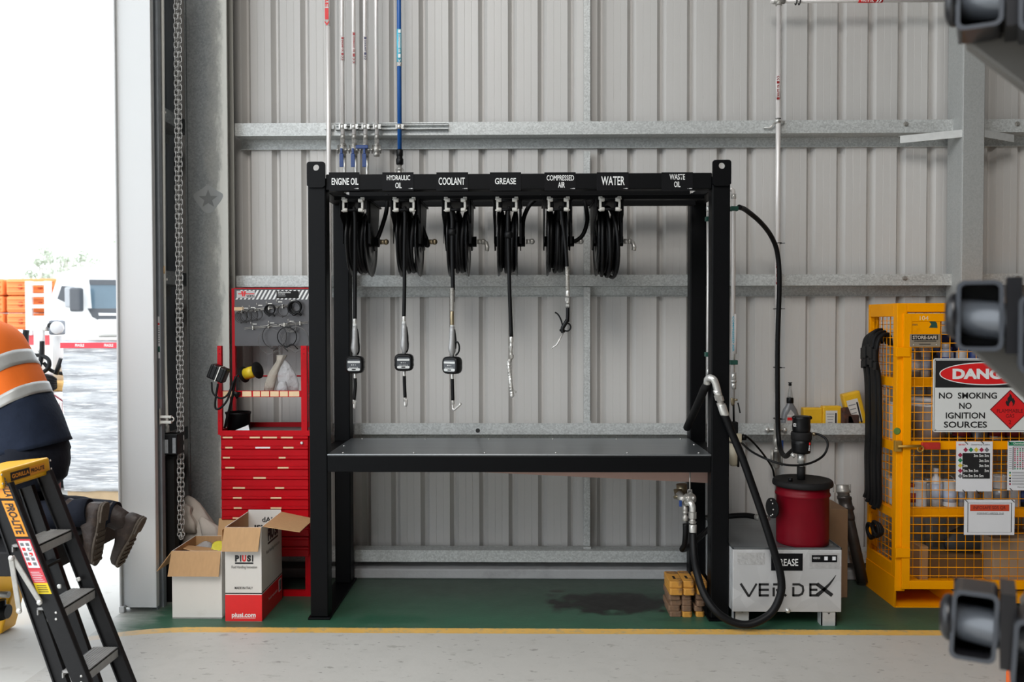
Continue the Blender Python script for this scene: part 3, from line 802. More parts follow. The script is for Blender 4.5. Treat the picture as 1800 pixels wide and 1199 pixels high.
# fire service pipe
p = thing('fire_pipe', 'leftmost vertical galvanised pipe with red FIRE sticker', 'pipe', P(579, 762, YP))
a, b_ = P(583, 780, YP), P(575, 0, YP); b_ = b_+(b_-a)*.35
x_ = P(578, 300, YP).x
MB().cyl((x_, YP, .93), (x_, YP, 4.4), .0145, seg=18).build('pipe_run', TUBE, p)
pxf = 574.5
st = MB().lathe([(.0155, 0), (.0155, .20)], (x_, YP, P(575, 46, YP).z), (0, 0, 1), 16).build('pipe_sticker', STICK, p, label='white sticker with red FIRE band')
yf = YP-.0165
quadpx(pxf-3.6, 14, pxf+3.0, 34, yf, .001).build('colour_block', REDP, st)
vtext('FIRE', pxf-.2, -18, 12, yf, 3, REDP, st, True)
q = [P(pxf-4, 36, yf), P(pxf, 41, yf), P(pxf+4, 36, yf), P(pxf+4, 39, yf), P(pxf, 45, yf), P(pxf-4, 39, yf)]
MB().prism(q, (0, .001, 0)).build('flow_arrow', REDP, st)
mb = MB(); mb.box(x_-.03, x_+.03, YP+.012, YP+.03, P(575, 226, YP).z, P(575, 219, YP).z); mb.build('pipe_clip', GALV, p)
# strut channel
mb = MB(); x0, x1, z0, z1 = rect(590, 218, 788, 228, 5.345)
mb.box(x0, x1, 5.366, 5.369, z0, z1); mb.box(x0, x1, 5.345, 5.366, z1-.004, z1); mb.box(x0, x1, 5.345, 5.366, z0, z0+.004)
mb.box(x0, x1, 5.345, 5.348, z1-.010, z1); mb.box(x0, x1, 5.345, 5.348, z0, z0+.010)
mb.build('strut_channel', GALV, label='short galvanised strut channel that the pipes are clamped to', cat='channel')
YS = 5.318
def clamp(px, r, parent, Y=YS, y=223):
    c = P(px, y, Y)
    mb = MB(); mb.lathe([(r+.003, -.016), (r+.003, .016)], c, (0, 0, 1), 16)
    mb.box(c.x+r, c.x+r+.016, c.y-.012, c.y+.0, c.z-.014, c.z+.014); mb.box(c.x-r-.008, c.x-r, c.y-.012, c.y+.0, c.z-.014, c.z+.014)
    mb.cyl((c.x+r+.010, c.y-.02, c.z), (c.x+r+.010, c.y, c.z), .005, seg=8)
    return mb.build('pipe_clamp', STEEL, parent)
def valve(px, yb, parent, handle=True, cross=False, Y=YS):
    c = P(px, yb, Y); u = Y/FPX
    mb = MB(); mb.lathe([(.013, .075), (.013, .03), (.019, .03), (.019, .022), (.012, .018), (.021, .012), (.024, -.004), (.021, -.02), (.013, -.024), (.019, -.028), (.019, -.045), (.010, -.045)][::-1], c, (0, 0, 1), 16)
    for s in (-1, 1):
        for q in (-1, 1): mb.cyl((c.x+s*.024, c.y-.012, c.z+.022), (c.x+s*.026, c.y-.012, c.z-.03), .0045, seg=8)
        mb.cyl((c.x+s*.018, c.y-.018, c.z-.008), (c.x+s*.034, c.y-.018, c.z-.008), .008, seg=8)
    v = mb.build('ball_valve', STEELD, parent, label='steel ball valve')
    if handle:
        mb = MB(); mb.box(c.x-.013, c.x+.012, c.y-.034, c.y-.028, c.z-.118, c.z-.035); mb.box(c.x-.008, c.x+.007, c.y-.033, c.y-.024, c.z-.035, c.z)
        mb.build('valve_handle', BLUEH, v, label='blue lever handle', bevel=.003)
    if cross:
        mb = MB(); mb.box(c.x-.052, c.x+.024, c.y-.037, c.y-.030, c.z-.004, c.z+.018); mb.build('valve_handle', BLUEH, v, label='blue lever handle turned sideways', bevel=.003)
    return v
for i, (px, s, ink, y0, y1, lab) in enumerate(((602, 'ENGINE OIL', DKRED, 65, 107, 'vertical steel pipe with ENGINE OIL sticker, left of the four'), (622, 'HYDRAULIC OIL', DKRED, 57, 113, 'vertical steel pipe with HYDRAULIC OIL sticker'), (642, 'COOLANT', NAVY, 65, 106, 'vertical steel pipe with dark COOLANT sticker and sideways blue handle'), (662, None, None, 0, 0, 'vertical steel pipe without sticker, right of the four silver pipes'))):
    x = P(px, 150, YS).x; zb = P(px, 252, YS).z
    zend = {3: zb}.get(i, 2.43)
    p = thing('service_pipe', lab, 'pipe', (x, YS, zend), 'silver service pipes running down the wall')
    MB().cyl((x, YS, zb), (x, YS, 4.4), .0125, seg=16).build('pipe_run', TUBE, p)
    clamp(px, .0125, p)
    MB().lathe([(.0145, 0), (.0145, .03)], (x, YS, P(px, 245, YS).z), (0, 0, 1), 14).build('pipe_coupling', STEELD, p)
    valve(px, 262, p, i < 3, i == 2)
    if i < 3:
        MB().cyl((x+.008, YS+.012, 2.40), (x+.008, YS+.012, zb), .010, seg=12).build('drop_pipe', STEEL, p)
        pipe_label(px, y0, y1, YS, 3.6, s, ink, p)
x = P(702, 150, YS).x; zb = P(702, 266, YS).z
p = thing('air_pipe', 'blue vertical compressed air pipe with cyan sticker', 'pipe', (x, YS, 2.43))
MB().cyl((x, YS, zb), (x, YS, 4.4), .0138, seg=16).build('pipe_run', BLUE, p, label='blue pipe')
clamp(702, .0138, p)
st = pipe_label(702, 52, 117, YS, 4.1, 'COMPRESSED AIR', WHITE, p, blockc=WHITE)
a = P(702, 110, YS); bb = P(702, 52, YS)
MB().lathe([(.0158, 0), (.0158, (bb-a).z)], (x, YS, a.z), (0, 0, 1), 16).build('cyan_band', CYAN, st, label='cyan band')
for ch in list(st.children):
    if ch.name.startswith(('lettering', 'colour', 'flow')): ch.location.y -= .0018
c = P(702, 277, YS); c.x = x
mb = MB(); mb.lathe([(.017, .05), (.021, .045), (.021, .012), (.018, .008), (.018, -.004), (.023, -.01), (.023, -.04), (.018, -.045)][::-1], c, (0, 0, 1), 18); mb.build('pipe_connector', PLAST, p, label='black plastic connector')
mb = MB(); mb.lathe([(.012, 0), (.012, -.02), (.018, -.02), (.018, -.034), (.012, -.036), (.022, -.05), (.022, -.07), (.014, -.075), (.014, -.10)][::-1], c+Vector((0, 0, -.044)), (0, 0, 1), 14)
for s in (-1, 1): mb.cyl(c+Vector((s*.022, -.012, -.075)), c+Vector((s*.024, -.012, -.125)), .005, seg=8)
mb.build('ball_valve', STEELD, p)
# waste oil pipe on the right and its horizontal run
YQ = 5.335
x = P(1367.5, 300, YQ).x
p = thing('waste_oil_pipe', 'tall silver pipe with red WASTE OIL stickers right of the rack', 'pipe', (x, YQ, .75))
MB().cyl((x, YQ, P(1367, 690, YQ).z), (x, YQ, P(1367, 5, YQ).z), .0150, seg=18).build('pipe_run', TUBE, p)
zt = P(1367, 1, YQ).z
MB().cyl((x-.05, YQ, zt), (XC0-.012, YQ, zt), .0165, seg=18).build('horizontal_run', TUBE, p)
mb = MB(); mb.lathe([(.020, -.03), (.020, .0)], (x, YQ, zt), (0, 0, 1), 16); mb.lathe([(.021, -.035), (.021, .035)], (x, YQ, zt), (1, 0, 0), 16); mb.build('tee_fitting', STEELD, p)
pipe_label(1368, 132, 175, YQ, 4.3, 'WASTE OIL', DKRED, p, down=False)
pipe_label(1366.5, 457, 500, YQ, 4.3, 'WASTE OIL', DKRED, p, down=False)
st = MB().lathe([(.0175, 0), (.0175, .15)], (P(1508, 2, YQ).x, YQ, zt), (1, 0, 0), 16).build('pipe_sticker', REDP, p, label='dark red sticker on the horizontal run')
textpx('WASTE OIL', 1513, -2, 1536, 3.2, YQ-.0185, WHITE, st, .02)
for q in (1539, 1544):
    MB().prism([P(q, -3, YQ-.0185), P(q+2.5, -3, YQ-.0185), P(q+6, 1, YQ-.0185), P(q+2.5, 4, YQ-.0185), P(q, 4, YQ-.0185), P(q+3.5, 1, YQ-.0185)], (0, .001, 0)).build('flow_arrow', WHITE, st)
for q in (1399, 1405): MB().torus(P(q, 3, YQ), (1, 0, 0), .0185, .0035, 16, 6).build('cable_tie', PLAST, p)
for y in (209, 215): MB().torus(P(1367.5, y, YQ), (0, 0, 1), .0165, .0025, 16, 6).build('hose_clip', PLAST, p)
mb = MB(); c = P(1367, 213, YQ); mb.lathe([(.018, -.014), (.018, .014)], c, (0, 0, 1), 16); mb.cyl(c+Vector((.02, 0, .0)), c+Vector((.045, .02, 0)), .006, seg=8); mb.tube([c+Vector((-.018, 0, -.01)), c+Vector((-.04, .015, -.035)), c+Vector((-.08, .02, -.035))], .006, 8)
mb.build('pipe_clamp', STEEL, p)
c = P(1367, 756, YQ)
mb = MB(); mb.lathe([(.018, -.014), (.018, .014)], c, (0, 0, 1), 16)
for dx in (-.06, .05): mb.ball(c+Vector((dx, .02, .0)), .015, 10, 8)
mb.cyl(c+Vector((-.06, .02, 0)), c+Vector((.05, .02, 0)), .006, seg=8); mb.build('pipe_clamp', STEEL, p)
mb = MB(); c = P(1365, 790, YQ)
mb.lathe([(.011, .30), (.011, .16), (.018, .16), (.018, .08), (.021, .08), (.021, .03), (.015, .02), (.015, 0), (.024, 0), (.024, -.02), (.02, -.02), (.02, -.11), (.012, -.12)][::-1], c, (0, 0, 1), 16)
for s in (-1, 1):
    mb.cyl(c+Vector((s*.028, -.012, .0)), c+Vector((s*.03, -.012, -.10)), .006, seg=8); mb.cyl(c+Vector((s*.028, .012, .0)), c+Vector((s*.03, .012, -.10)), .006, seg=8)
v = mb.build('ball_valve', STEELD, p, label='steel ball valve at pipe foot')
mb = MB(); mb.box(c.x+.018, c.x+.034, c.y-.03, c.y-.02, c.z-.01, c.z+.06); mb.build('valve_handle', BLUEH, v, bevel=.003)
# rack side tubes (right end)
def side_tube(px, y0, y1, Y, r, label, clips, top_elbow=False):
    x = P(px, (y0+y1)/2, Y).x; za, zb = P(px, y1, Y).z, P(px, y0, Y).z
    p = thing('steel_tube', label, 'pipe', (x, Y, za))
    if top_elbow:
        pts = [(x, Y, za), (x, Y, zb-.03), (x-.002, Y, zb-.01), (x-.012, Y, zb-.0), (x-.026, Y, zb+.002)]
        MB().tube(pts, r, 14).build('pipe_run', TUBE, p)
    else: MB().cyl((x, Y, za), (x, Y, zb), r, seg=16).build('pipe_run', TUBE, p)
    for cy in clips:
        z = P(px, cy, Y).z
        MB().box(x-.02, x+.024, Y-.018, Y+.018, z-.013, z+.013).build('tube_clamp', GREENC, p, label='dark green clamp', bevel=.003)
    return p, x
p, x = side_tube(1289, 333, 700, 4.86, .0115, 'bright steel tube clamped outside the right end of the rack', (367, 637), True)
for y0, y1, r in ((341, 349, .0145), (655, 668, .0145), (668, 672, .018), (672, 684, .0145)):
    vsleeve(1289.5, y0, y1, 4.86, r, STEEL, p, 'press_fitting')
c = P(1288, 704, 4.86)
mb = MB(); mb.lathe([(.006, -.03), (.009, -.02), (.012, -.012), (.012, .012), (.009, .02), (.009, .03)], c, (0, 0, 1), 12); mb.cyl(c, c+Vector((.025, -.01, .005)), .006, seg=10); mb.build('drain_cock', BRASS, p, label='brass drain cock')
MB().tube(smooth_path([P(1297, 708, 4.85), P(1299, 716, 4.85), P(1301, 726, 4.85)], 4), .004, 8).build('cock_lever', PLAST, p)
st = vsleeve(1291.5, 552, 622, 4.86, .0122, STICK, p, 'pipe_sticker', 'narrow pale blue and white sticker'); vtext('COMPRESSED AIR', 1289, 556, 618, 4.847, 1.6, CYAN, st)
p, x = side_tube(1245.5, 362, 690, 4.93, .0105, 'bright steel tube inside the right front post of the rack', (385, 623))
for y0, y1, r in ((362, 372, .014), (646, 660, .013)): vsleeve(1245.5, y0, y1, 4.93, r, STEEL, p, 'press_fitting')
MB().box(P(1246, 700, 4.93).x-.006, P(1246, 700, 4.93).x+.006, 4.93, 4.936, P(1246, 790, 4.93).z, P(1246, 735, 4.93).z).build('tag_strip', STICK, p)
# black hose looping from the tube clamp to the waste pipe and down to the pump
YH = 5.27
pts = [P(1299, 364, 4.90), P(1312, 370, 4.98), P(1338, 392, 5.1), P(1357, 418, 5.22), P(1367, 448, YH), P(1370, 500, YH), P(1367, 600, YH), P(1367, 700, YH), P(1368, 760, YH), P(1372, 790, 5.2), P(1380, 802, 5.05), P(1388, 797, 4.85), P(1398, 788, 4.70)]
p = thing('grease_hose', 'black hose arching off the rack then running down the silver waste pipe', 'hose', P(1368, 800, YH))
MB().tube(smooth_path(pts, 8), .0145, 12).build('hose', RUBBER, p)
for y in (428, 543, 646, 736):
    c = P(1367, y, 5.305)
    mb = MB(); ring = [c+Vector((.022*math.cos(a), .045*math.sin(a), 0)) for a in [2*math.pi*i/20 for i in range(20)]]
    mb.tube(ring, .0028, 6, closed=True); mb.tube([c+Vector((.02, -.02, 0)), c+Vector((.036, -.03, 0))], .002, 6); mb.build('cable_tie', PLAST, p)
# ---------------------------------------------------------------- red tool cabinet
YC = 4.97
cab = thing('tool_cabinet', 'tall red drawer cabinet with striped tool board, against the wall', 'tool cabinet', (-1.53, 5.12, 0))
cx0, cx1 = -1.796, -1.262
PEG = mat('dark_board', (.075, .072, .075), .38, .3, .25, 2.5, sc=(1.5, 1, 2))
mb = MB()
mb.box(cx0, cx1, 4.985, 5.27, .262, .966)
mb.build('carcass', RED, cab, bevel=.003)
mb = MB(); mb.box(cx0+.02, cx1-.02, 4.99, 5.26, .966, .972); mb.build('tray_floor', mat('worn_tray', (.13, .11, .11), .5, .2, .3, 8), cab)
mb = MB(); mb.box(cx0, cx1, 4.968, 4.985, .955, .985); mb.box(cx0, cx0+.012, 4.985, 5.27, .966, .99); mb.box(cx1-.012, cx1, 4.985, 5.27, .966, .99); mb.box(cx0, cx1, 5.258, 5.27, .966, 1.0); mb.build('tray_rim', RED, cab)
for x in (cx0, cx1-.04):
    for y in (4.985, 5.23): MB().box(x, x+.04, y, y+.04, 0, .262).build('foot', RED, cab)
MB().box(cx0, cx1, 4.99, 5.01, .0, .035).box(cx0, cx0+.02, 5.0, 5.26, 0, .03).box(cx1-.02, cx1, 5.0, 5.26, 0, .03).build('base_rail', RED, cab)
dz = .0592; zt = .953
labs = [[(392, 409), (439, 457), (462, 487), (494, 515)], [(396, 409), (449, 475), (498, 516)], [(392, 404), (490, 502)], [(396, 412), (488, 507)], [(445, 467)], [(409, 430), (483, 499)], [(409, 424), (475, 494)], [(410, 424), (475, 494)], [(408, 431), (473, 500)], [(401, 425), (470, 494)], [(399, 425), (470, 490)], [(399, 425), (470, 490)]]
for k in range(12):
    z1 = zt-k*dz
    mb = MB(); mb.box(cx0+.012, cx1-.014, 4.966, 4.987, z1-dz+.0005, z1-.0005)
    d = mb.build('drawer', RED, cab, bevel=.002)
    MB().prism([(cx0+.010, 4.956, z1-.002), (cx0+.010, 4.956, z1-.013), (cx0+.010, 4.967, z1-.022), (cx0+.010, 4.967, z1-.002)], (cx1-cx0-.022, 0, 0)).build('pull_lip', RED, d)
    for a, b_ in labs[k]:
        MB().box(P(a, 800, 4.955).x, P(b_, 800, 4.955).x, 4.9545, 4.956, z1-.0115, z1-.0025).build('label_strip', LABY if not (k == 1 and a == 449) else WHITE, d)
c = P(530, 779, 4.956)
MB().lathe([(.0085, 0), (.0085, -.008), (.006, -.009)], (c.x, 4.966, c.z), (0, 1, 0), 14).box(c.x-.001, c.x+.001, 4.956, 4.958, c.z-.005, c.z+.005).build('lock', STEEL, cab, label='bright drawer lock')
# front uprights with slots, rear uprights
for px0, px1 in ((381.5, 390.5), (528.5, 540)):
    x0, x1, z0, z1 = rect(px0, 608, px1, 757, YC)
    u = MB().box(x0, x1, YC, YC+.025, .96, z1).build('front_upright', RED, cab, bevel=.001)
    for y in (614, 622, 740): 
        c = P((px0+px1)/2, y, YC); MB().lathe([(.003, 0), (.003, -.0008)], c, (0, 1, 0), 10).build('slot_hole', MATTEB, u)
for px0, px1 in ((408, 415.5), (541, 549)):
    x0, x1, _, z1 = rect(px0, 507, px1, 757, 5.25)
    MB().box(x0, x1, 5.24, 5.265, .966, z1).build('rear_upright', RED, cab)
# sloping shelf with label rail
x0, x1, z0, z1 = rect(390, 688, 529, 697, YC)
sh = MB().box(x0, x1, YC+.0, YC+.006, z0-.004, z1+.004).box(x0, x1, YC+.006, 5.20, z0-.002, z0+.002).build('shelf', RED, cab)
for a, b_ in ((392, 414), (426, 442), (445, 457), (459, 473), (475, 490), (492, 506), (508, 526)):
    MB().box(P(a, 692, YC).x, P(b_, 692, YC).x, YC-.0015, YC, z0, z1).build('label_strip', LABY, sh)
MB().cyl(P(414, 661, 5.2), P(531, 661, 5.2), .005, seg=8).build('rear_rod', RED, cab)
mb = MB(); mb.box(P(417, 670, 5.22).x, P(420, 670, 5.22).x, 5.2, 5.22, P(418, 686, 5.2).z, P(418, 660, 5.2).z); mb.build('black_bracket', PLAST, cab)
# tool board
YB = 5.235
x0, x1, z0, z1 = rect(412, 508, 548, 608, YB)
tb = MB().box(x0, x1, YB, YB+.012, z0, z1).build('tool_board', PEG, cab, label='dark tool board with striped header')
mb = MB(); mb.box(x0, x1, YB-.006, YB+.012, z1, z1+.006); mb.build('board_rim', RED, tb)
for k in range(19):
    a = 411+7.2*k
    q = [(a+3, 526.5), (a+6.5, 526.5), (a+15.5, 510), (a+12, 510)]
    q = [(min(max(x_, 412), 546), y_) for x_, y_ in q]
    MB().prism([P(x_, y_, YB-.0008) for x_, y_ in q], (0, .0007, 0)).build('header_stripe', WHITE, tb)
lp = quadpx(416, 511, 448, 523.5, YB-.003, .002).build('logo_panel', mat('pale_grey_panel', (.5, .5, .5), .5, 0, .05, 20), tb)
quadpx(418.5, 515.8, 447, 517.2, YB-.0042, .001).build('logo_bar', REDP, lp)
for s in (-1, 1):
    cxp = 428
    MB().prism([P(cxp+s*4.5, 512, YB-.0046), P(cxp+s*.6, 512, YB-.0046), P(cxp+s*.3, 521, YB-.0046), P(cxp+s*2.2, 521, YB-.0046)], (0, .001, 0)).build('logo_mark', REDP, lp)
textpx('WÜRTH', 433, 517.8, 447, 522.8, YB-.0042, INK, lp, .03)
ip = quadpx(486, 511.5, 525, 524, YB-.003, .002).build('info_panel', MATTEB, tb)
textpx('Schlauchschellen', 488.5, 512.3, 511, 515.2, YB-.0042, WHITE, ip, .02); textpx('Hose clamps', 488.5, 516, 501, 518, YB-.0042, WHITE, ip, .02)
for y in (519, 521): quadpx(488.5, y, 502, y+.5, YB-.0042, .001).build('small_print', mat('grey_print', (.3, .3, .3), .5), ip)
quadpx(411.5, 540, 428, 546, YB-.002, .001).build('tape_patch', LABY, tb)
WIRE = mat('pale_wire', (.62, .60, .55), .4, .5, .1, 30)
for (xa, ya, xb, yb) in ((413, 549, 508, 537), (430, 577.5, 541, 567)):
    for dy in (-1.2, 1.2): MB().cyl(P(xa, ya+dy, YB-.02), P(xb, yb+dy, YB-.02), .0018, seg=8).build('hook_rail', WIRE, tb)
    for k in range(4):
        f = (k+.5)/4; c = P(xa+(xb-xa)*f, ya+(yb-ya)*f, YB-.02)
        MB().box(c.x-.0025, c.x+.0025, c.y-.001, YB, c.z-.012, c.z+.012).build('rail_clip', WIRE, tb)
for (x_, y_) in ((428, 543), (440, 542), (453, 538), (470, 535), (488, 532), (511, 530), (443, 571), (474, 569), (508, 566)):
    c = P(x_, y_, YB-.02)
    MB().tube([(c.x, YB, c.z), (c.x, YB-.035, c.z), (c.x, YB-.042, c.z+.008), (c.x, YB-.042, c.z+.018)], .0018, 6).build('board_hook', WIRE, tb)
    quadpx(x_+1, y_-2, x_+8, y_-.5, YB-.001, .0008).build('peg_label', WIRE, tb)
# looped cables hanging on the board
DKG = mat('dark_clamp_band', (.035, .033, .032), .4, .4, .2, 40); CLR = mat('grey_clear_band', (.16, .155, .15), .35, .2, .2, 40)
for (x_, y_, r_, th, m_, n_, lab) in ((424, 557, 10.5, .0016, DKG, 3, 'thin dark hose band loops at far left of the board'), (433, 556, 10, .0016, DKG, 2, 'thin dark hose band loops second from left on the board'),
        (443, 554, 10.5, .0016, DKG, 2, 'thin dark hose band loops third from left on the board'), (452, 553, 9.5, .0015, DKG, 2, 'thin dark hose band loops left of the thick coil on the upper rail'),
        (474, 545, 9, .0035, PLAST, 3, 'small thick black cable coil in the middle of the upper rail'), (497, 547, 10, .0018, DKG, 2, 'thin dark loops right of the middle coil'),
        (518, 541, 11, .0062, PLAST, 3, 'thickest black cable coil at upper right of the board'), (512, 575, 9, .002, CLR, 3, 'small grey loops under the lower rail at right'),
        (483, 591, 21.5, .0022, DKG, 1, 'large thin black loop under the lower rail'), (505, 592, 17, .003, PLAST, 1, 'black loop hanging beside the large thin loop'), (521, 596, 22, .0014, CLR, 2, 'large pale loop at lower right of the board'), (476, 600, 22, .0012, CLR, 1, 'large pale loop hanging below the board edge')):
    c = P(x_, y_, YB-.03); R = r_*5.2/FPX
    mb = MB()
    for k in range(n_):
        mb.torus(c+Vector((.004*k, .004*k-.006, .003*k)), (.08*k, 1, .1*(k % 2)), R*(1-.06*k), th, 28, 6)
    if th > .003 or r_ > 16: mb.tube(smooth_path([c+Vector((-.3*R, -.006, -R)), c+Vector((0, -.008, -R-.006)), c+Vector((.5*R, -.006, -R*.75)), c+Vector((R*1.1, -.004, -R*1.25))], 4), th*1.2, 6)
    else: mb.ball(c+Vector((0, -.004, -R)), .005, 8, 6)
    mb.build('looped_band', m_, label=lab, cat='loop', group='looped bands on the tool board')
# things in and on the cabinet
wr = thing('wire_reel', 'small wire reel with yellow wire on the cabinet shelf', 'wire reel', P(445, 665, 5.1))
c = P(440, 655, 5.1); ax = Vector((.85, -.3, .25)).normalized()
MB().lathe([(.02, -.045), (.034, -.035), (.036, 0), (.034, .02), (.02, .03)], c, ax, 20).build('yellow_wire', mat('yellow_wire', (.70, .50, .02), .45, 0, .2, 60), wr, label='yellow wire')
for d_, R in ((-.047, .05), (.055, .052)): MB().lathe([(.008, -.002), (R, -.002), (R, .002), (.008, .002)], c+ax*d_, ax, 24).build('reel_flange', MATTEB, wr)
MB().cyl(c-ax*.05, c+ax*.06, .012).build('core', MATTEB, wr)
# clear bag: creased sack shape hung on the rod
def crumple(c, prof, seg, seed, amp, sq=(1, .6)):
    rnd = random.Random(seed); rings = []
    ph = [rnd.uniform(0, 6.28) for _ in range(8)]
    for j, (dx, dz_, r_) in enumerate(prof):
        ring = []
        for i in range(seg):
            a = 2*math.pi*i/seg
            k = 1+amp*(math.sin(3*a+ph[0]+j*.5)*.5+math.sin(5*a+ph[1]-j*.9)*.4+math.sin(9*a+ph[2]+j*1.7)*.3+rnd.uniform(-.25, .25))
            ring.append((c.x+dx+r_*sq[0]*k*math.cos(a), c.y+r_*sq[1]*k*math.sin(a), c.z+dz_))
        rings.append(ring)
    return rings
BAG = clear('clear_plastic', (.66, .66, .67), .28, .62)
BAGT = clear('yellowed_plastic', (.55, .50, .42), .35, .72)
bg_ = thing('plastic_bag', 'crumpled clear plastic bags bunched on the right of the cabinet shelf', 'plastic bag', P(495, 688, 5.1))
c = P(500, 690, 5.08)
mb = MB(); mb.loft(crumple(c, [(.03, 0, .045), (.025, .05, .055), (.015, .11, .05), (0, .17, .035), (-.01, .20, .018), (-.012, .225, .03)], 28, 3, .22)); mb.build('bag_body', BAG, bg_)
mb = MB(); mb.loft(crumple(c+Vector((-.05, -.02, 0)), [(-.035, .0, .026), (-.03, .05, .03), (-.005, .12, .026), (.03, .19, .02), (.04, .225, .028)], 24, 5, .25)); mb.build('bag_fold', BAGT, bg_)
mb = MB(); mb.loft(crumple(c+Vector((.005, -.05, 0)), [(.0, .0, .032), (-.004, .035, .03), (.0, .07, .02)], 20, 9, .2)); mb.build('small_bag', BAG, bg_)
c = P(419, 757, 5.12)
MB().lathe([(.06, 0), (.068, .0), (.072, .095), (.076, .097), (.076, .108), (.070, .108), (.066, .012), (0, .012)], Vector((c.x, 5.12, .972)), (0, 0, 1), 28).build('black_tub', PLAST, label='black tub standing in the open tray of the red cabinet', cat='tub')
a, b_, d_ = P(409, 757, 5.02), P(441, 757.5, 5.02), P(436, 743, 5.03)
MB().prism([Vector((a.x, 5.0, .974)), Vector((b_.x, 5.0, .974)), Vector((d_.x, 5.035, 1.01)), Vector((a.x+.03, 5.035, .985))], (0, .001, .0006)).build('paper_sheet', PAPER, label='white paper sheet leaning in the cabinet tray', cat='paper')
# black battery charger hung on the left upright with a looped lead
ch = thing('battery_charger', 'black cable-wrapped charger box hanging on the left upright of the red cabinet', 'charger', P(385, 676, 4.93))
c = P(384, 656, 4.93); R_ = Matrix.Rotation(math.radians(22), 3, 'Y')
v = lambda x, y, z: R_ @ Vector((x, y, z))
bd = MB().obox(c, v(.05, 0, 0), v(0, .035, 0), v(0, 0, .043)).build('charger_body', PLAST, ch, bevel=.008)
for k in range(4): MB().obox(c+v(-.034+.022*k, -.002, 0), v(.003, 0, 0), v(0, .0365, 0), v(0, 0, .041)).build('body_rib', PLAST, ch, bevel=.002)
MB().obox(c+v(.008, -.003, .0), v(.0025, 0, .0), v(0, .0365, 0), v(0, 0, .045)).build('zip_tie', WIRE, ch, label='pale cable tie')
MB().tube(smooth_path([P(372, 672, 4.93), P(374, 690, 4.92), P(386, 700, 4.92), P(400, 694, 4.93), P(412, 668, 4.93), P(418, 658, 4.94)], 7), .0055, 8).build('lead', RUBBER, ch)
MB().tube(smooth_path([P(383, 675, 4.92), P(378, 712, 4.92), P(384, 719, 4.92), P(398, 706, 4.92), P(408, 680, 4.93), P(415, 662, 4.94)], 7), .0062, 8).build('lead', RUBBER, ch)
MB().tube(smooth_path([P(414, 662, 4.94), P(408, 700, 4.95), P(399, 735, 5.0), P(395, 752, 5.03)], 7), .0075, 8).build('lead', RUBBER, ch)
cp = P(416, 693, 4.955)
MB().lathe([(.0, -.03), (.02, -.0), (.024, .012), (.0, .014)], cp, (0, 0, 1), 12).build('plug', PLAST, ch)
# ---------------------------------------------------------------- doorway side: chain, conduit, control box
CHN = mat('chain_steel', (.50, .50, .49), .4, .2, .15, 40)
def strand(xa, xb, y0, y1, Yc, flip, mb):
    a = P(xa, y0, Yc); b_ = P(xb, y1, Yc); L = (a-b_).length; n = int(L/.0272); d = (b_-a)/n
    for k in range(n):
        c = a+d*(k+.5); w = .0105; h = .0172; flat = (k+flip) % 2 == 0
        pts = []
        for i in range(14):
            t_ = 2*math.pi*i/14; q = w*.98*math.cos(t_); zz = (h-w*.5)*math.copysign(1, math.sin(t_)) if abs(math.sin(t_)) > .3 else (h-w*.5)*math.sin(t_)/.3
            zz += w*.5*math.sin(t_)
            pts.append(c+(Vector((q, 0, zz)) if flat else Vector((q*.12, q, zz))))
        mb.tube(pts, .0026, 6, closed=True)
hc_ = thing('hoist_chain', 'long grey hand chain looping down beside the corner column', 'chain', P(317, 940, 4.90))
mb = MB(); strand(308, 315.5, -60, 930, 4.90, 0, mb); mb.build('chain_strand', CHN, hc_)
mb = MB(); strand(315, 321, -60, 930, 4.92, 1, mb)
mb.build('chain_strand', CHN, hc_)
mb = MB()
a, b_ = P(315.5, 930, 4.90), P(321, 930, 4.92)
for k in range(7):
    t_ = math.pi*(k+.5)/7; c = (a+b_)/2+Vector((-.012*math.cos(t_), 0, -.05*math.sin(t_)))
    mb.torus(c, (0, 1, .0) if k % 2 else (1, 0, 0), .012, .0031, 12, 6)
mb.build('chain_loop', CHN, hc_)
cdt = thing('conduit', 'thin pale vertical conduit pole between door guide and chain', 'conduit', P(294, 760, 4.86))
COND = mat('grey_conduit', (.62, .62, .58), .5, 0, .06, 10)
pts = [P(285, -60, 4.86), P(286, 60, 4.86), P(287, 200, 4.86), P(288, 360, 4.86), P(288.5, 470, 4.86), P(290, 610, 4.86), P(293, 735, 4.86), P(294, 752, 4.86)]
MB().tube(smooth_path(pts, 5), .0095, 12).build('conduit_run', COND, cdt)
MB().cyl(P(287.5, 468, 4.86), P(287.6, 481, 4.86), .0125, seg=12).build('conduit_coupling', LABY, cdt)
MB().cyl(P(293.6, 748, 4.86), P(294.2, 760, 4.86), .012, seg=12).build('conduit_gland', COND, cdt)
for y, x_ in ((197, 284), (491, 287)):
    c = P(x_, y, 4.86); MB().lathe([(.0115, -.006), (.0115, .006)], c, (0, 0, 1), 12).box(c.x-.022, c.x+.022, 4.868, 4.871, c.z-.006, c.z+.006).build('saddle', STEEL, cdt)
bx = thing('control_box', 'black door control box at the foot of the thin conduit', 'control box', P(298, 802, 4.86))
x0, x1, z0, z1 = rect(285, 763, 312, 800, 4.83)
MB().box(x0, x1, 4.83, 4.93, z0, z1).build('box_body', PLAST, bx, bevel=.006)
GLAB = mat('grey_sticker', (.22, .23, .24), .5, 0, .3, 90)
quadpx(286.5, 773, 295.5, 797, 4.828).build('rating_sticker', GLAB, bx); quadpx(303, 770, 309, 797, 4.828).build('rating_sticker', GLAB, bx)
mb = MB(); x0, x1, z0, z1 = rect(288, 802, 308, 1030, 4.88); mb.box(x0, x1, 4.88, 4.94, 0, z1); mb.build('cable_duct', MATTEB, bx)
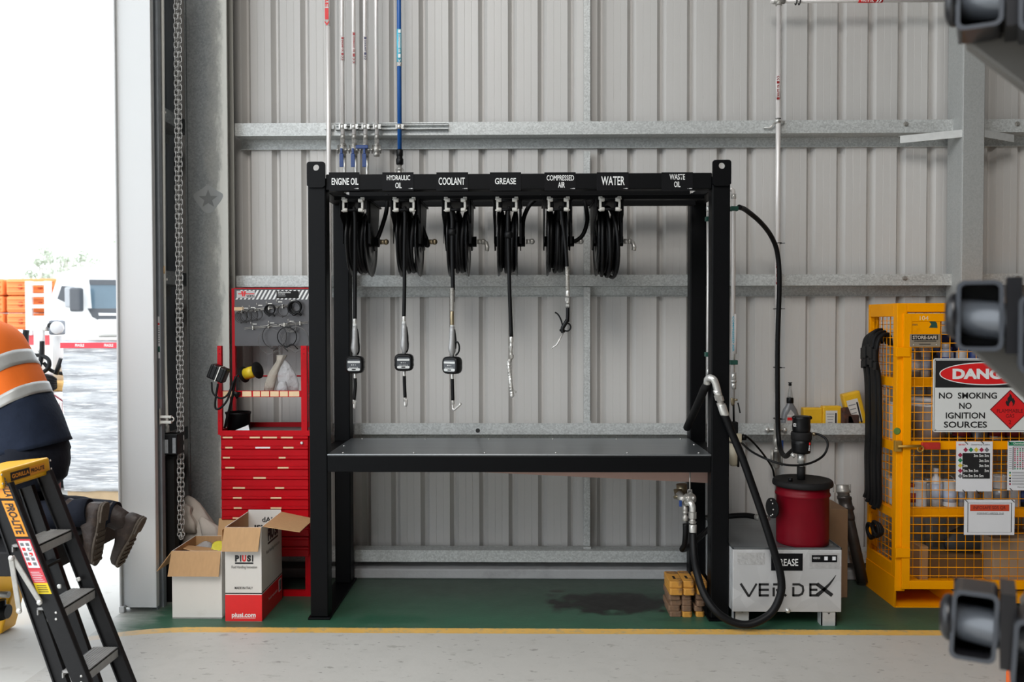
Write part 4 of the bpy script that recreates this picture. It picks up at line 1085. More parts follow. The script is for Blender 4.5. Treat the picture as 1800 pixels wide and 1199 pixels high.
stk = quadpx(276, 556.5, 283, 630, 4.797).build('door_sticker', PAPER, label='narrow white instruction sticker on the dark door guide', cat='sticker')
quadpx(277, 568, 282.3, 571, 4.796).build('red_line', REDP, stk); quadpx(277, 609, 282.3, 619, 4.796).build('green_block', GREENC, stk)
for k in range(8): quadpx(277.5, 574+4*k, 281.5, 575.5+4*k, 4.796).build('small_print', GLAB, stk)
lt = thing('door_latch', 'pale metal latch bracket on the door guide below the sticker', 'latch', P(291, 744, 4.80))
mb = MB(); x0, x1, z0, z1 = rect(281.5, 718, 284.5, 746, 4.795); mb.box(x0, x1, 4.78, 4.797, z0, z1); mb.build('latch_plate', STEELD, lt)
for y0, y1 in ((730, 734.5), (739, 744)):
    x0, x1, z0, z1 = rect(284, y0, 304, y1, 4.795); MB().box(x0, x1, 4.77, 4.79, z0, z1).build('latch_arm', WIRE, lt, bevel=.002)
c = P(302, 737, 4.78); MB().torus(c, (0, 1, 0), .012, .004, 14, 6, -2.2, 2.2).build('latch_hook', WIRE, lt)
# ---------------------------------------------------------------- cardboard boxes and sack on the left
def carton(x0, x1, y0, y1, z1, m_out, root, th=.004):
    mb = MB(); mb.box(x0, x1, y0, y0+th, .002, z1); mb.box(x0, x1, y1-th, y1, .002, z1); mb.box(x0, x0+th, y0+th, y1-th, .002, z1); mb.box(x1-th, x1, y0+th, y1-th, .002, z1); mb.box(x0, x1, y0, y1, 0, .005)
    mb.build('carton_body', m_out, root)
def liner(x0, x1, y0, y1, z1, m_in, root, th=.004, back=True):
    mb = MB(); e = .0006
    mb.box(x0+th, x0+th+e, y0+th, y1-th, .006, z1-.001); mb.box(x1-th-e, x1-th, y0+th, y1-th, .006, z1-.001); mb.box(x0+th, x1-th, y0+th, y0+th+e, .006, z1-.001)
    if back: mb.box(x0+th, x1-th, y1-th-e, y1-th, .006, z1-.001)
    mb.build('brown_lining', m_in, root)
def flap(root, name, a, b_, out, L, th=.004, m=None, label=None, skew=0):
    a = Vector(a); b_ = Vector(b_); out = Vector(out).normalized(); ax = (b_-a).normalized()
    n = ax.cross(out).normalized()*th
    return MB().prism([a, b_, b_+out*L-ax*skew, a+out*L+ax*skew], n).build(name, m or CARD, root, label=label)
x0, x1 = -1.935, -1.662; y0, y1 = 4.606, 4.94; zt = .372
b1 = thing('cardboard_box', 'lower white box with brown flaps and packing scraps, beside the doorway', 'box', ((x0+x1)/2, (y0+y1)/2, 0), 'open cartons in front of the red cabinet')
carton(x0, x1, y0, y1, zt, CARDW, b1); liner(x0, x1, y0, y1, zt, CARD, b1)
flap(b1, 'flap', (x0-.002, y0, zt), (x1-.004, y0, zt), (-.02, -.30, -1), .135, label='brown front flap hanging down', skew=-.004)
flap(b1, 'flap', (x0, y1, zt), (x0, y0, zt), (-1, 0, -1.25), .15, skew=.02)
flap(b1, 'flap', (x1, y0+.01, zt), (x1, y1, zt), (-.06, 0, .9), .11, skew=.01)
flap(b1, 'flap', (x1, y1, zt), (x0+.13, y1, zt), (0, .3, 1), .10)
# inner flap lying over
q = [P(322, 965, 4.74), P(330, 960, 4.82), P(384, 966, 4.82), P(377, 978, 4.68)]
MB().prism(q, (0, .004, .004)).build('inner_flap', CARD, b1)
tr = thing('tape_roll', 'bright yellow tape roll lying in the lower white box', 'tape roll', P(384, 968, 4.80))
c = P(384, 962, 4.82)
for k in range(3): MB().lathe([(.026, 0), (.036, 0), (.036, .012), (.026, .012)], c+Vector((-.004*k, -.0, -.014*k)), (.25, -.6, .75), 24).build('tape_ring', mat('yellow_tape_%d' % k, (.66, .60, .05), .4, 0, .15, 40), tr)
bw = thing('bubble_wrap', 'clear crumpled packing film in the lower white box', 'packing film', P(362, 965, 4.86))
rings = crumple(P(362, 968, 4.90), [(0, -.03, .05), (0, .0, .06), (-.004, .025, .05), (.004, .045, .03), (0, .055, .008)], 26, 12, .3)
MB().loft(rings).build('film', BAG, bw)
rings = crumple(P(340, 968, 4.9), [(0, -.03, .04), (0, .0, .05), (0, .02, .035), (0, .028, .01)], 20, 2, .3)
MB().loft(rings).build('film', clear('smoky_film', (.25, .2, .16), .2, .6), bw)

x0, x1 = -1.628, -1.430; y0, y1 = 4.565, 4.948; zt = .512
b2 = thing('cardboard_box', 'taller PIUSI box with red base and brown flaps, in front of the red cabinet', 'box', ((x0+x1)/2, (y0+y1)/2, 0), 'open cartons in front of the red cabinet')
carton(x0, x1, y0, y1, zt, CARDW, b2); liner(x0, x1, y0, y1, zt, CARD, b2, back=False)
zr = P(430, 1044, y0).z; e = .0008
MB().box(x0-e, x1+e, y0-e, y0, .001, zr-.006).build('red_front', REDP, b2, label='red printed lower front'); MB().box(x1, x1+e, y0, y1, .001, zr-.006).build('red_side', REDP, b2, label='red printed lower side')
MB().box(x0-e, x1+e, y0-e, y0, zr, zr+.005).build('black_line', INK, b2); MB().box(x1, x1+e, y0, y1, zr, zr+.005).build('black_line', INK, b2)
yf = y0-.0012
def tb2(s, a, b_, c, d_, m_, bold=.02): textpx(s, a, b_, c, d_, yf, m_, b2, bold)
tb2('P', 413, 976, 420.5, 987.5, INK, .07); tb2('I', 421.8, 976, 424.2, 987.5, INK, .07); tb2('U', 425.5, 976, 432.8, 987.5, REDP, .07); tb2('S', 434, 976, 441.3, 987.5, INK, .07); tb2('I', 442.8, 976, 445.2, 987.5, INK, .07)
quadpx(413, 988.8, 445.2, 991.6, yf).build('logo_bar', INK, b2)
tb2('Fluid Handling Innovation', 407, 994.5, 452, 1001, INK, .0); tb2('MADE IN ITALY', 412.5, 1031.5, 444.5, 1036, INK)
tb2('piusi.com', 407.5, 1077.5, 449.5, 1087.5, WHITE, .03); quadpx(411, 1086.2, 449, 1087, yf).build('small_print', WHITE, b2)
xs = x1+.0012
def side(s, ya, za, yb, zb, m_, bold=.03): text(s, (xs, ya, za), (0, yb-ya, 0), (0, 0, zb-za), m_, b2, bold)
side('PIU', 4.68, .405, 4.79, .475, INK, .06); side('SI', 4.80, .405, 4.87, .475, INK, .06); MB().box(x1, xs, 4.68, 4.87, .388, .398).build('logo_bar', INK, b2)
side('Fluid Handling Innovation', 4.65, .335, 4.90, .36, INK, 0)
side('Transfer made simple', 4.68, .07, 4.85, .09, WHITE, 0)
MB().box(x1+e, xs+.0004, 4.88, 4.93, .06, .13).build('barcode_patch', PAPER, b2)
for k in range(7): MB().box(xs+.0004, xs+.0008, 4.885+.006*k, 4.888+.006*k, .065, .125).build('barcode_bar', INK, b2)
flap(b2, 'flap', (x0-.002, y0, zt), (x1-.002, y0, zt), (-.03, -.34, -1), .128, label='brown front flap hanging down', skew=0)
# tall back wall flap, white inside
MB().box(x0+.005, x1-.002, y1-.004, y1, zt, zt+.012).build('back_edge', CARDW, b2)
flap(b2, 'flap', (x1, y0+.03, zt), (x1, y1, zt), (1, -.0, -.18), .20, skew=.02, label='brown right flap spread out')
flap(b2, 'flap', (x0-.001, y1, zt), (x0-.001, y0+.02, zt), (-.07, 0, -1), .12, skew=.02)
text('dAI', (x0+.085, y1-.0048, .452), (.06, 0, 0), (0, 0, .03), INK, b2, .02); text('ISNId', (x0+.04, y1-.0048, .405), (.12, 0, 0), (0, 0, .03), INK, b2, .04)
# sack
SACK = mat('pale_sack', (.47, .42, .37), .75, 0, .15, 6, .25, 25)
sk = thing('sack', 'pale crumpled cloth sack slumped behind the boxes', 'sack', P(350, 1040, 5.05))
c = Vector((-1.955, 5.09, 0))
rings = crumple(c, [(0, .0, .10), (0, .05, .128), (.01, .13, .132), (.0, .20, .118), (-.005, .26, .126), (.0, .33, .108), (-.02, .39, .112), (-.03, .44, .085), (-.05, .49, .072), (-.06, .53, .05), (-.075, .56, .03), (-.08, .575, .008)], 36, 21, .10, (1, .55))
MB().loft(rings).build('sack_body', SACK, sk)
rings = crumple(c+Vector((.06, -.05, .30)), [(0.02, 0, .05), (0.02, .05, .065), (.0, .10, .055), (-.03, .14, .03), (-.04, .16, .006)], 28, 31, .2, (1, .5))
MB().loft(rings).build('sack_fold', SACK, sk)
rings = crumple(c+Vector((-.05, -.06, .37)), [(0., 0, .05), (-.01, .06, .055), (-.02, .11, .03), (-.03, .15, .045), (-.03, .17, .01)], 28, 37, .22, (1, .4))
MB().loft(rings).build('sack_fold', SACK, sk)
# ---------------------------------------------------------------- grease tank, drum and pump
TKM = galv('tank_zinc', (.56, .56, .56), .35, .42, 10, .12)
tk = thing('grease_tank', 'squat galvanised VERDEX tank on short feet beside the right rack post', 'tank', (1.386, 4.9, 0))
tx0, tx1, tz0, tz1 = 1.100, 1.676, .074, .415; ty0, ty1 = 4.53, 5.29
mb = MB(); mb.box(tx0, tx1, ty0, ty1, tz0, tz1-.006)
mb.build('tank_body', TKM, tk, bevel=.003)
mb = MB(); mb.box(tx0, tx1, ty0, ty1, tz1-.006, tz1-.004); mb.box(tx0, tx0+.004, ty0, ty1, tz1-.006, tz1+.004); mb.box(tx1-.004, tx1, ty0, ty1, tz1-.006, tz1+.004); mb.box(tx0, tx1, ty0, ty0+.004, tz1-.006, tz1+.004); mb.box(tx0, tx1, ty1-.004, ty1, tz1-.006, tz1+.004)
mb.build('tank_lid', SHEET, tk, label='dull grey tank top')
for x0, x1, y0 in ((1.116, 1.200, 4.56), (1.572, 1.652, 4.535), (1.116, 1.200, 5.18), (1.572, 1.652, 5.18)):
    f = MB().box(x0, x1, y0, y0+.006, 0, tz0).box(x0, x0+.006, y0, y0+.06, 0, tz0).box(x1-.006, x1, y0, y0+.06, 0, tz0).build('foot', TKM, tk)
    if y0 < 5:
        xm = (x0+x1)/2
        MB().prism([(xm-.008, y0-.0006, tz0-.004), (xm+.008, y0-.0006, tz0-.004), (xm, y0-.0006, tz0-.014)], (0, .0006, 0)).build('notch', INK, f)
yt = ty0-.0012
def stroke(pts, w0, w1=None, nm='lettering', m=INK, par=tk, Y=yt):
    w1 = w0 if w1 is None else w1; n = len(pts)-1
    L, R_ = [], []
    for i, (a, b_) in enumerate(pts):
        p, q = pts[max(0, i-1)], pts[min(n, i+1)]
        dx, dy = q[0]-p[0], q[1]-p[1]; l = math.hypot(dx, dy); w = (w0+(w1-w0)*i/n)/2
        L.append(P(a-dy/l*w, b_+dx/l*w, Y)); R_.append(P(a+dy/l*w, b_-dx/l*w, Y))
    return MB().prism(L+R_[::-1], (0, .0008, 0)).build(nm, m, par)
SW = 4.0
stroke([(1302, 1026), (1316.5, 1049)], 4.2); stroke([(1316.5, 1049), (1330, 1026)], 3.4)
for y in (1027.5, 1037, 1046.8): stroke([(1334, y), (1351.5, y)], SW)
stroke([(1335.5, 1026), (1335.5, 1048.5)], SW)
stroke([(1359, 1027.5), (1374, 1027.5), (1379, 1030), (1379.5, 1034), (1376, 1037.5), (1364, 1037.5)], SW); stroke([(1360, 1033), (1360, 1048.5)], SW); stroke([(1370, 1038), (1382, 1048)], 4)
stroke([(1393, 1027.5), (1405, 1027.5), (1411, 1031), (1412, 1038), (1410, 1044), (1404, 1046.8), (1393, 1046.8)], SW); stroke([(1394.5, 1032), (1394.5, 1048.5)], SW)
for y in (1027.5, 1037, 1046.8): stroke([(1423, y), (1437, y)], SW)
stroke([(1424.5, 1026), (1424.5, 1048.5)], SW)
stroke([(1436, 1026.5), (1463, 1047)], 6.5); stroke([(1436, 1047), (1448, 1037), (1458, 1027), (1465, 1018), (1469.5, 1011)], 7, .6)
pl = quadpx(1355.5, 973, 1411, 1003.5, yt).build('sign_plate', PLATE, tk, label='black plate reading GREASE')
textpx('GREASE', 1361, 982.5, 1403, 995, yt-.001, WHITE, pl, .012)
FOIL = mat('crinkled_foil', (.60, .60, .60), .3, .6, .2, 40, .4, 60)
fp = quadpx(1423, 972.5, 1475.5, 999.5, yt).build('foil_plate', FOIL, tk)
ip = quadpx(1427, 976, 1471.5, 988.5, yt-.0006).build('data_plate', PLATE, fp)
quadpx(1449, 978.5, 1455, 985, yt-.001).build('data_box', PAPER, ip); quadpx(1463, 978.5, 1469, 985, yt-.001).build('data_box', PAPER, ip); textpx('VERDEX', 1429, 979.5, 1442, 983, yt-.001, WHITE, ip, 0)
fp = quadpx(1296, 971.5, 1344, 992.5, yt).build('scuffed_patch', FOIL, tk, label='scuffed foil patch')
c = P(1384.5, 1073, ty0)
MB().lathe([(.014, 0), (.014, -.006), (.010, -.008), (.010, -.016), (0, -.016)], c, (0, 1, 0), 12).build('drain_plug', STEEL, tk)
# red drum
dx_, dy_ = 1.515, 4.678
dr = thing('grease_drum', 'dark red grease drum with black lid standing on the galvanised tank', 'drum', (dx_, dy_, tz1))
zb = tz1-.004; R0 = .1385
prof = [(0, 0), (R0-.006, 0), (R0, .004), (R0-.001, .02), (R0, .09), (R0, .257), (R0+.006, .264), (R0+.008, .269), (R0+.006, .275), (R0+.001, .282), (R0+.003, .32), (0, .32)]
MB().lathe(prof, (dx_, dy_, zb), (0, 0, 1), 48).build('drum_body', DRUMR, dr)
zl = zb+.312
MB().lathe([(.150, 0), (.158, .004), (.160, .014), (.158, .028), (.150, .036), (.14, .034), (0, .032)], (dx_, dy_, zl), (0, 0, 1), 48).build('lid', MATTEB, dr, label='black drum lid')
MB().lathe([(.012, .03), (.012, .052), (0, .053)], (dx_-.085, dy_-.06, zl), (0, 0, 1), 14).build('lid_cap', PLAST, dr)
mb = MB(); c = P(1357.5, 893, dy_-.05); mb.lathe([(.055, -.004), (.055, .004)], c, (1, .35, 0), 24)
h = mb.build('side_plate', MATTEB, dr, label='black round side plate with rivets')
for k in range(8):
    a = k*math.pi/4; MB().ball(c+Vector((-.006, .042*math.cos(a)*.94, .042*math.sin(a))), .0045, 8, 6).build('rivet', STEEL, h)
# pump
pm = thing('grease_pump', 'black air-driven grease pump standing on the red drum lid', 'pump', (dx_-.004, dy_, zl+.036))
pxm = P(1408.5, 760, dy_).x
def zp(y): return P(1408, y, dy_).z
def body(name, prof, m, label=None, e=1.0):
    return MB().lathe(prof, (pxm, dy_, 0), (0, 0, 1), 32).build(name, m, pm, label=label)
u = dy_/FPX
body('motor_top', [(r*u, zp(y)) for r, y in ((14, 763), (15.2, 755), (15.8, 750), (15, 744), (15.3, 736), (16, 733), (13, 731), (10, 731.5), (0, 731.5))], PLAST)
for s in (-1, 1): MB().ball((pxm+s*.043, dy_-.012, zp(734)), (.012, .014, .011), 12, 8).build('cap_bolt', PLAST, pm)
body('motor_collar', [(r*u, zp(y)) for r, y in ((0, 774), (16.5, 774), (17.8, 771), (17.8, 762), (16.5, 759), (0, 759))], MATTEB)
body('motor_body', [(r*u, zp(y)) for r, y in ((0, 797), (12, 797), (15.2, 796), (16, 792), (16.8, 780), (16.8, 772), (0, 772))], PLAST)
body('chrome_tube', [(r*u, zp(y)) for r, y in ((0, 814), (6.6, 814), (6.8, 796), (0, 796))], STEEL, 'bright chrome pump tube')
body('stem', [(r*u, zp(y)) for r, y in ((0, 823), (4.2, 823), (4.2, 813), (0, 813))], STEEL)
MB().lathe([(.0, 0), (.022, 0), (.022, zp(820)-zl-.03), (0, zp(820)-zl-.03)], (pxm, dy_, zl+.03), (0, 0, 1), 20).build('stem_collar', MATTEB, pm)
for (s, y0, y1, xa, xb, m_) in (('2', 744, 750, 1395, 1400, WHITE),):
    textpx('O2', 1394.5, 744, 1399.5, 750, dy_-.0455, WHITE, pm, .03)
quadpx(1417.5, 778, 1424.5, 782, dy_-.044).build('red_label', REDP, pm); 
for k in range(4): quadpx(1418.5, 783.5+2.4*k, 1424, 784.7+2.4*k, dy_-.044).build('small_print', PAPER, pm)
c = P(1427, 763, dy_); MB().cyl(c, c+Vector((.022, 0, 0)), .008).cyl(c+Vector((.006, 0, 0)), c+Vector((.016, 0, 0)), .011, seg=6).build('air_inlet', BRASS, pm)
c = P(1396, 799, dy_-.01); MB().cyl(c, c+Vector((-.012, 0, -.01)), .014).build('outlet', STEEL, pm)
# thin air hoses and filter regulator
ah = thing('air_hose', 'thin black air hose looping from regulator round to the grease pump', 'hose', P(1400, 818, 4.62))
MB().tube(smooth_path([P(1432, 763, dy_), P(1440, 764, 4.66), P(1451, 771, 4.64), P(1455, 783, 4.62), P(1448, 800, 4.60), P(1430, 812, 4.56), P(1405, 818, 4.52), P(1375, 816, 4.52), P(1345, 806, 4.56), P(1320, 793, 4.66), P(1304, 779, 4.80)], 8), .0062, 10).build('hose', RUBBER, ah)
MB().tube(smooth_path([P(1306, 764, 4.86), P(1318, 772, 4.9), P(1335, 790, 4.98), P(1350, 810, 5.08), P(1358, 824, 5.15), P(1361, 838, 5.2)], 8), .0058, 10).build('hose', RUBBER, thing('air_hose', 'thin black air hose running from regulator down behind the drum', 'hose', P(1361, 838, 5.2)))
fr = thing('air_regulator', 'black and cream air filter regulator mounted behind right rack post', 'regulator', P(1291, 820, 4.86))
CREAM = mat('cream_plastic', (.52, .46, .34), .4, 0, .12, 30)
x0, x1, z0, z1 = rect(1284, 742, 1298, 762, 4.83); MB().box(x0, x1, 4.83, 4.88, z0, z1).build('regulator_knob', PLAST, fr, bevel=.006)
x0, x1, z0, z1 = rect(1280, 762, 1300, 776, 4.835); MB().box(x0, x1, 4.835, 4.88, z0, z1).build('regulator_head', CREAM, fr, bevel=.004)
x0, x1, z0, z1 = rect(1299, 763, 1304, 778, 4.825); MB().box(x0, x1, 4.825, 4.86, z0, z1).build('port_block', CREAM, fr, bevel=.002)
c = P(1307, 769, 4.85); MB().cyl(c+Vector((-.012, 0, 0)), c+Vector((.014, 0, 0)), .017, seg=14).build('gauge', PLAST, fr)
c = P(1290, 820, 4.86); MB().lathe([(0, 0), (.02, .004), (.026, .02), (.026, .13), (0, .13)], c, (0, 0, 1), 18).build('filter_bowl', CREAM, fr)
MB().cyl(c+Vector((.02, -.02, .0)), c+Vector((.02, -.02, .1)), .006).build('bowl_guard', PLAST, fr)
MB().cyl(P(1290, 742, 4.86), P(1289, 700, 4.86), .006, seg=10).build('feed_pipe', PLAST, fr)
# ---------------------------------------------------------------- suction hose with wand
YA = 4.555
sh = thing('suction_hose', 'thick black suction hose with steel elbow looping to the floor before the tank', 'hose', P(1315, 1105, 4.45))
pts = [P(1273, 727, YA), P(1288, 765, YA), P(1304, 803, 4.54), P(1322, 853, 4.52), P(1340, 905, 4.50), P(1357, 958, 4.48), P(1371, 1005, 4.47), P(1373, 1040, 4.46), P(1360, 1072, 4.45), P(1338, 1090, 4.44), P(1312, 1098, 4.44), P(1284, 1092, 4.45), P(1258, 1074, 4.47), P(1238, 1045, 4.52), P(1226, 1010, 4.58), P(1220, 975, 4.66), P(1218, 937, 4.72)]
MB().tube(smooth_path(pts, 8), .0205, 16).build('hose', RUBBER, sh)
a, b_ = P(1260, 686, YA), P(1274, 730, YA); ax = (b_-a)
mb = MB(); mb.lathe([(.017, 0), (.021, .004), (.021, .025), (.018, .03)], a, ax, 18)
mb.build('steel_sleeve', STEEL, sh)
mb = MB(); mb.lathe([(.022, .05), (.024, .052), (.024, .078), (.022, .08)], P(1259, 684, YA)-ax*.1, ax, 6, False); mb.lathe([(.017, .02), (.017, .10)], P(1259, 684, YA), ax, 18); mb.lathe([(.023, .0), (.023, .012)], P(1267, 709, YA), ax, 18); mb.build('union_nut', STEELD, sh)
mb = MB(); mb.lathe([(.0225, 0), (.024, .004), (.024, .055), (.0225, .062)], P(1268, 711, YA), ax, 20); mb.build('crimp_ferrule', STEEL, sh, label='bright crimp ferrule')
mb = MB(); mb.tube(smooth_path([P(1243, 674, 4.60), P(1244, 667, 4.585), P(1249, 664.5, 4.565), P(1255, 668, YA), P(1259, 678, YA), P(1262, 690, YA)], 6), [.019]*31, 16); mb.build('elbow', STEEL, sh, label='steel elbow')
MB().tube([P(1244, 672, 4.60), P(1238, 684, 4.67), P(1230, 703, 4.80), P(1207.5, 752, 5.14)], [.021, .0225, .0225, .0225], 16).build('wand', MATTEB, sh, label='dark rubber wand pointing down to the bench')
# lower valve set
va = thing('drain_valve', 'steel drain valve with elbow and blue handle hanging below the pinkish trough', 'valve', P(1213, 940, 4.76))
Yv = 4.75
MB().cyl(P(1213, 828, Yv), P(1212.5, 861, Yv), .004, seg=8).build('pull_rod', STEEL, va)
MB().tube([P(1209.5, 876, Yv), P(1209.5, 861, Yv), P(1216, 861, Yv), P(1216, 876, Yv)], .0028, 8).cyl(P(1213, 862, Yv), P(1213, 876, Yv), .003).build('rod_clevis', STEEL, va)
mb = MB(); c = P(1212, 877, Yv); mb.lathe([(.022, -.03), (.03, -.02), (.03, .02), (.022, .03)], c, (1, .3, 0), 18)
for s in (-1, 1): mb.ball(P(1213+s*6, 875.5, Yv-.02), .012, 10, 8)
mb.cyl(P(1204, 883, Yv), P(1193, 868, 4.80), .022, seg=14); mb.build('valve_body', STEELD, va)
mb = MB(); mb.lathe([(.034, 0), (.034, .012), (.024, .016), (.024, .05)], P(1195, 876, 4.80), (-.2, .4, 1), 16); mb.cyl(P(1198, 851, 4.84), P(1199, 868, 4.84), .03, seg=14); mb.build('upper_flange', BRASS, va)
mb = MB(); mb.tube(smooth_path([P(1206, 884, Yv), P(1213, 884, Yv-.02), P(1217, 890, 4.72), P(1217.5, 900, 4.72)], 5), .0175, 14); mb.build('elbow', STEEL, va)
mb = MB(); q = P(1217.5, 911, 4.72); mb.lathe([(.022, 0), (.022, .034)], q, (0, 0, 1), 8, False); mb.lathe([(.016, -.03), (.016, 0)], q, (0, 0, 1), 14); mb.lathe([(.021, -.026), (.021, -.018)], q, (0, 0, 1), 8, False); mb.build('union_nut', STEELD, va)
MB().lathe([(.019, 0), (.020, .002), (.021, .05), (.019, .054)], P(1218, 939, 4.72), (0, 0, 1), 18).build('crimp_ferrule', STEEL, va)
mb = MB(); x0, x1, z0, z1 = rect(1194, 880, 1199, 891, 4.70); mb.box(x0, x1, 4.70, 4.712, z0, z1); mb.build('valve_handle', BLUEH, va, bevel=.003)
mb = MB(); q = P(1204.5, 897, 4.77); mb.lathe([(.013, -.06), (.016, -.058), (.016, -.035), (.011, -.03), (.011, -.018), (.016, -.016), (.016, -.01), (.013, -.006), (.015, 0), (.015, .03)], q, (0, 0, 1), 14); mb.build('second_fitting', STEELD, va)
sec = thing('drain_hose', 'short black hose hanging beside the thick suction hose under the bench', 'hose', P(1205, 968, 4.78))
MB().tube(smooth_path([P(1205, 921, 4.77), P(1205, 940, 4.77), P(1203, 958, 4.79), P(1199, 966, 4.82), P(1210, 962, 4.92), P(1235, 940, 5.0), P(1262, 915, 5.02), P(1280, 908, 5.0), P(1310, 906, 4.9), P(1330, 909, 4.83)], 7), .0155, 12).build('hose', RUBBER, sec)
mb = MB(); a = P(1329, 909, 4.83); b_ = P(1352, 912, 4.74); d_ = b_-a
mb.lathe([(.016, 0), (.018, .002), (.018, .03), (.014, .033)], a, d_, 14); mb.lathe([(.022, .035), (.022, .055)], a, d_, 6, False); mb.cyl(a, b_, .011); mb.build('hose_fitting', STEELD, sec)
# ---------------------------------------------------------------- wheel chock blocks stacked by the right post
CHK = mat('worn_yellow_block', (.50, .235, .035), .6, 0, .2, 22, .2, 60, dirt=(.12, .06, .03), dirt_at=(.50, .66)); CHB = mat('worn_brown_block', (.175, .098, .055), .75, 0, .35, 26, .35, 50, dirt=(.06, .04, .03), dirt_at=(.5, .7))
rows_ = ['bottom', 'second', 'third', 'fourth', 'fifth', 'top']
colsn = ['left', 'middle', 'right']
u = 4.64/FPX
for ci, (pxa, pxb) in enumerate(((1178, 1203), (1201, 1222), (1224, 1243))):
    z = 0
    for ri in range(6):
        hgt = .0315 if ri < 4 else .037
        rnd = random.Random(ci*10+ri)
        top = ri >= 4; yl_ = top or (ri == 0 and ci > 0)
        jx = rnd.uniform(-.006, .006) if not top else .004*ci; jy = rnd.uniform(-.01, .012)
        x0 = (pxa-924)*u+jx; x1 = (pxb-924)*u+jx-.004-(0 if top else .008)
        y0 = 4.645+jy+(.0 if top else .008); ln = .20
        m_ = CHK if yl_ else CHB
        zz1 = z+hgt-.0012
        mb = MB(); xm = (x0+x1)/2; c = .008
        pro = [(x0, y0+c), (x0+c, y0), (x1-c, y0), (x1, y0+c), (x1-.012, y0+ln*.5) if ri % 2 and not top else (x1, y0+ln*.5), (x1, y0+ln-c), (x1-c, y0+ln), (x0+c, y0+ln), (x0, y0+ln-c)]
        mb.prism([(a, b_, z) for a, b_ in pro], (0, 0, zz1-z))
        nm = '%s timber block, %s of the %s column in the stack by the rack post' % ('worn yellow' if yl_ else 'brown', rows_[ri], colsn[ci])
        o = mb.build('timber_block', m_, label=nm, cat='block', group='blocks stacked beside the right rack post', bevel=.003)
        if ri == 5:
            hx = thing
            o2 = MB().box(xm-.008, xm+.006, y0+.05, y0+.10, zz1-.0005, zz1+.0006).build('hand_slot', MATTEB, o)
        z += hgt
# ---------------------------------------------------------------- items standing on the low girt
zg = .9125
bo = thing('oil_bottle', 'grey oil bottle with clear spout standing on the low girt', 'bottle', (P(1388, 740, 5.43).x, 5.43, zg))
bx_ = P(1388.5, 740, 5.43).x
BOTG = mat('silver_grey_plastic', (.22, .225, .235), .3, .25, .1, 20)
rings = []
for z_, w, d in ((0, .054, .03), (.01, .057, .032), (.08, .057, .032), (.12, .052, .03), (.15, .042, .026), (.175, .026, .02), (.188, .019, .019), (.195, .018, .018)):
    rings.append([(bx_+w*math.copysign(abs(math.cos(a))**.7, math.cos(a)), 5.43+d*math.copysign(abs(math.sin(a))**.7, math.sin(a)), zg+z_) for a in [2*math.pi*i/28 for i in range(28)]])
MB().loft(rings).build('bottle_body', BOTG, bo)
MB().lathe([(.021, .19), (.022, .193), (.022, .222), (.02, .225)], (bx_, 5.43, zg), (0, 0, 1), 20).build('cap', PLAST, bo)
MB().lathe([(.017, .225), (.013, .25), (.008, .28), (.006, .305)], (bx_, 5.43, zg), (0, 0, 1), 16).build('spout', clear('clear_spout', (.6, .6, .58), .2, .5), bo)
MB().lathe([(.008, .30), (.012, .306), (.008, .312), (.013, .322)], (bx_, 5.43, zg), (0, 0, 1), 12).build('spout_plug', PLAST, bo)
lb = MB().prism([P(1381, 745, 5.394), P(1399, 745, 5.394), P(1396, 727, 5.394), P(1390, 720, 5.394), P(1384, 730, 5.394)], (0, .001, 0)).build('front_label', mat('label_grey', (.48, .46, .45), .5, 0, .1, 40), bo)
textpx('motor oil', 1384, 727.5, 1396, 732, 5.3925, WHITE, lb, .03); textpx('5W-30', 1384, 734, 1395, 739, 5.3925, REDP, lb, .03) if False else quadpx(1384, 734, 1396, 739, 5.3925).build('red_band', REDP, lb)
def hard_case(px0, px1, py0, Yc, rot, label, lab=None, tilt=0, dz=0):
    x0 = P(px0, 740, Yc).x; x1 = P(px1, 740, Yc).x; z1 = P(px0, py0, Yc).z
    r_ = thing('plastic_case', label, 'case', ((x0+x1)/2, Yc+.03, zg+dz), 'yellow plastic cases on the low girt')
    w, h = (x1-x0)/2, (z1-zg)/2; c = Vector(((x0+x1)/2, Yc+.03, zg+h))
    MB().obox(c+Vector((0, 0, 0)), (w, 0, 0), (0, .027, 0), (0, 0, h)).build('case_body', YELP, r_, bevel=.008)
    MB().obox(c+Vector((0, -.026, -h*.0)), (w*.94, 0, 0), (0, .004, 0), (0, 0, h*.93)).build('case_lid', YELP, r_, bevel=.004)
    if lab:
        l_ = MB().obox(c+Vector((-w*.12, -.0305, h*.12)), (w*.62, 0, 0), (0, .0006, 0), (0, 0, h*.55)).build('paper_label', CARDW, r_)
        MB().obox(c+Vector((w*.34, -.0312, h*.0)), (w*.09, 0, 0), (0, .0006, 0), (0, 0, h*.5)).build('label_mark', INK, l_)
        for k in range(4): MB().obox(c+Vector((-w*.25, -.0312, h*(.42-.2*k))), (w*(.4-.05*k), 0, 0), (0, .0004, 0), (0, 0, h*.025)).build('small_print', mat('print_grey', (.25, .25, .25), .5) if k == 0 else bpy.data.materials['print_grey'], l_)
    r_.rotation_euler = (0, math.radians(tilt), math.radians(rot))
    return r_
hard_case(1412, 1446, 717, 5.415, 4, 'plain yellow plastic case lying left of the labelled one on girt')
hard_case(1446.5, 1480, 714, 5.41, 2, 'yellow plastic case with white label in the middle of the girt', True)
hard_case(1498, 1530, 688, 5.41, 0, 'tilted yellow plastic case with torn label leaning behind the cage', True, -14)
RUST = mat('rusty_iron', (.055, .025, .018), .8, .2, .4, 30, .3, 60, dirt=(.16, .05, .02), dirt_at=(.5, .75))
c = P(1494, 745, 5.43)
ru = thing('rusty_bracket', 'dark rusty iron bracket lying on the girt between yellow cases', 'bracket', (c.x, 5.43, zg))
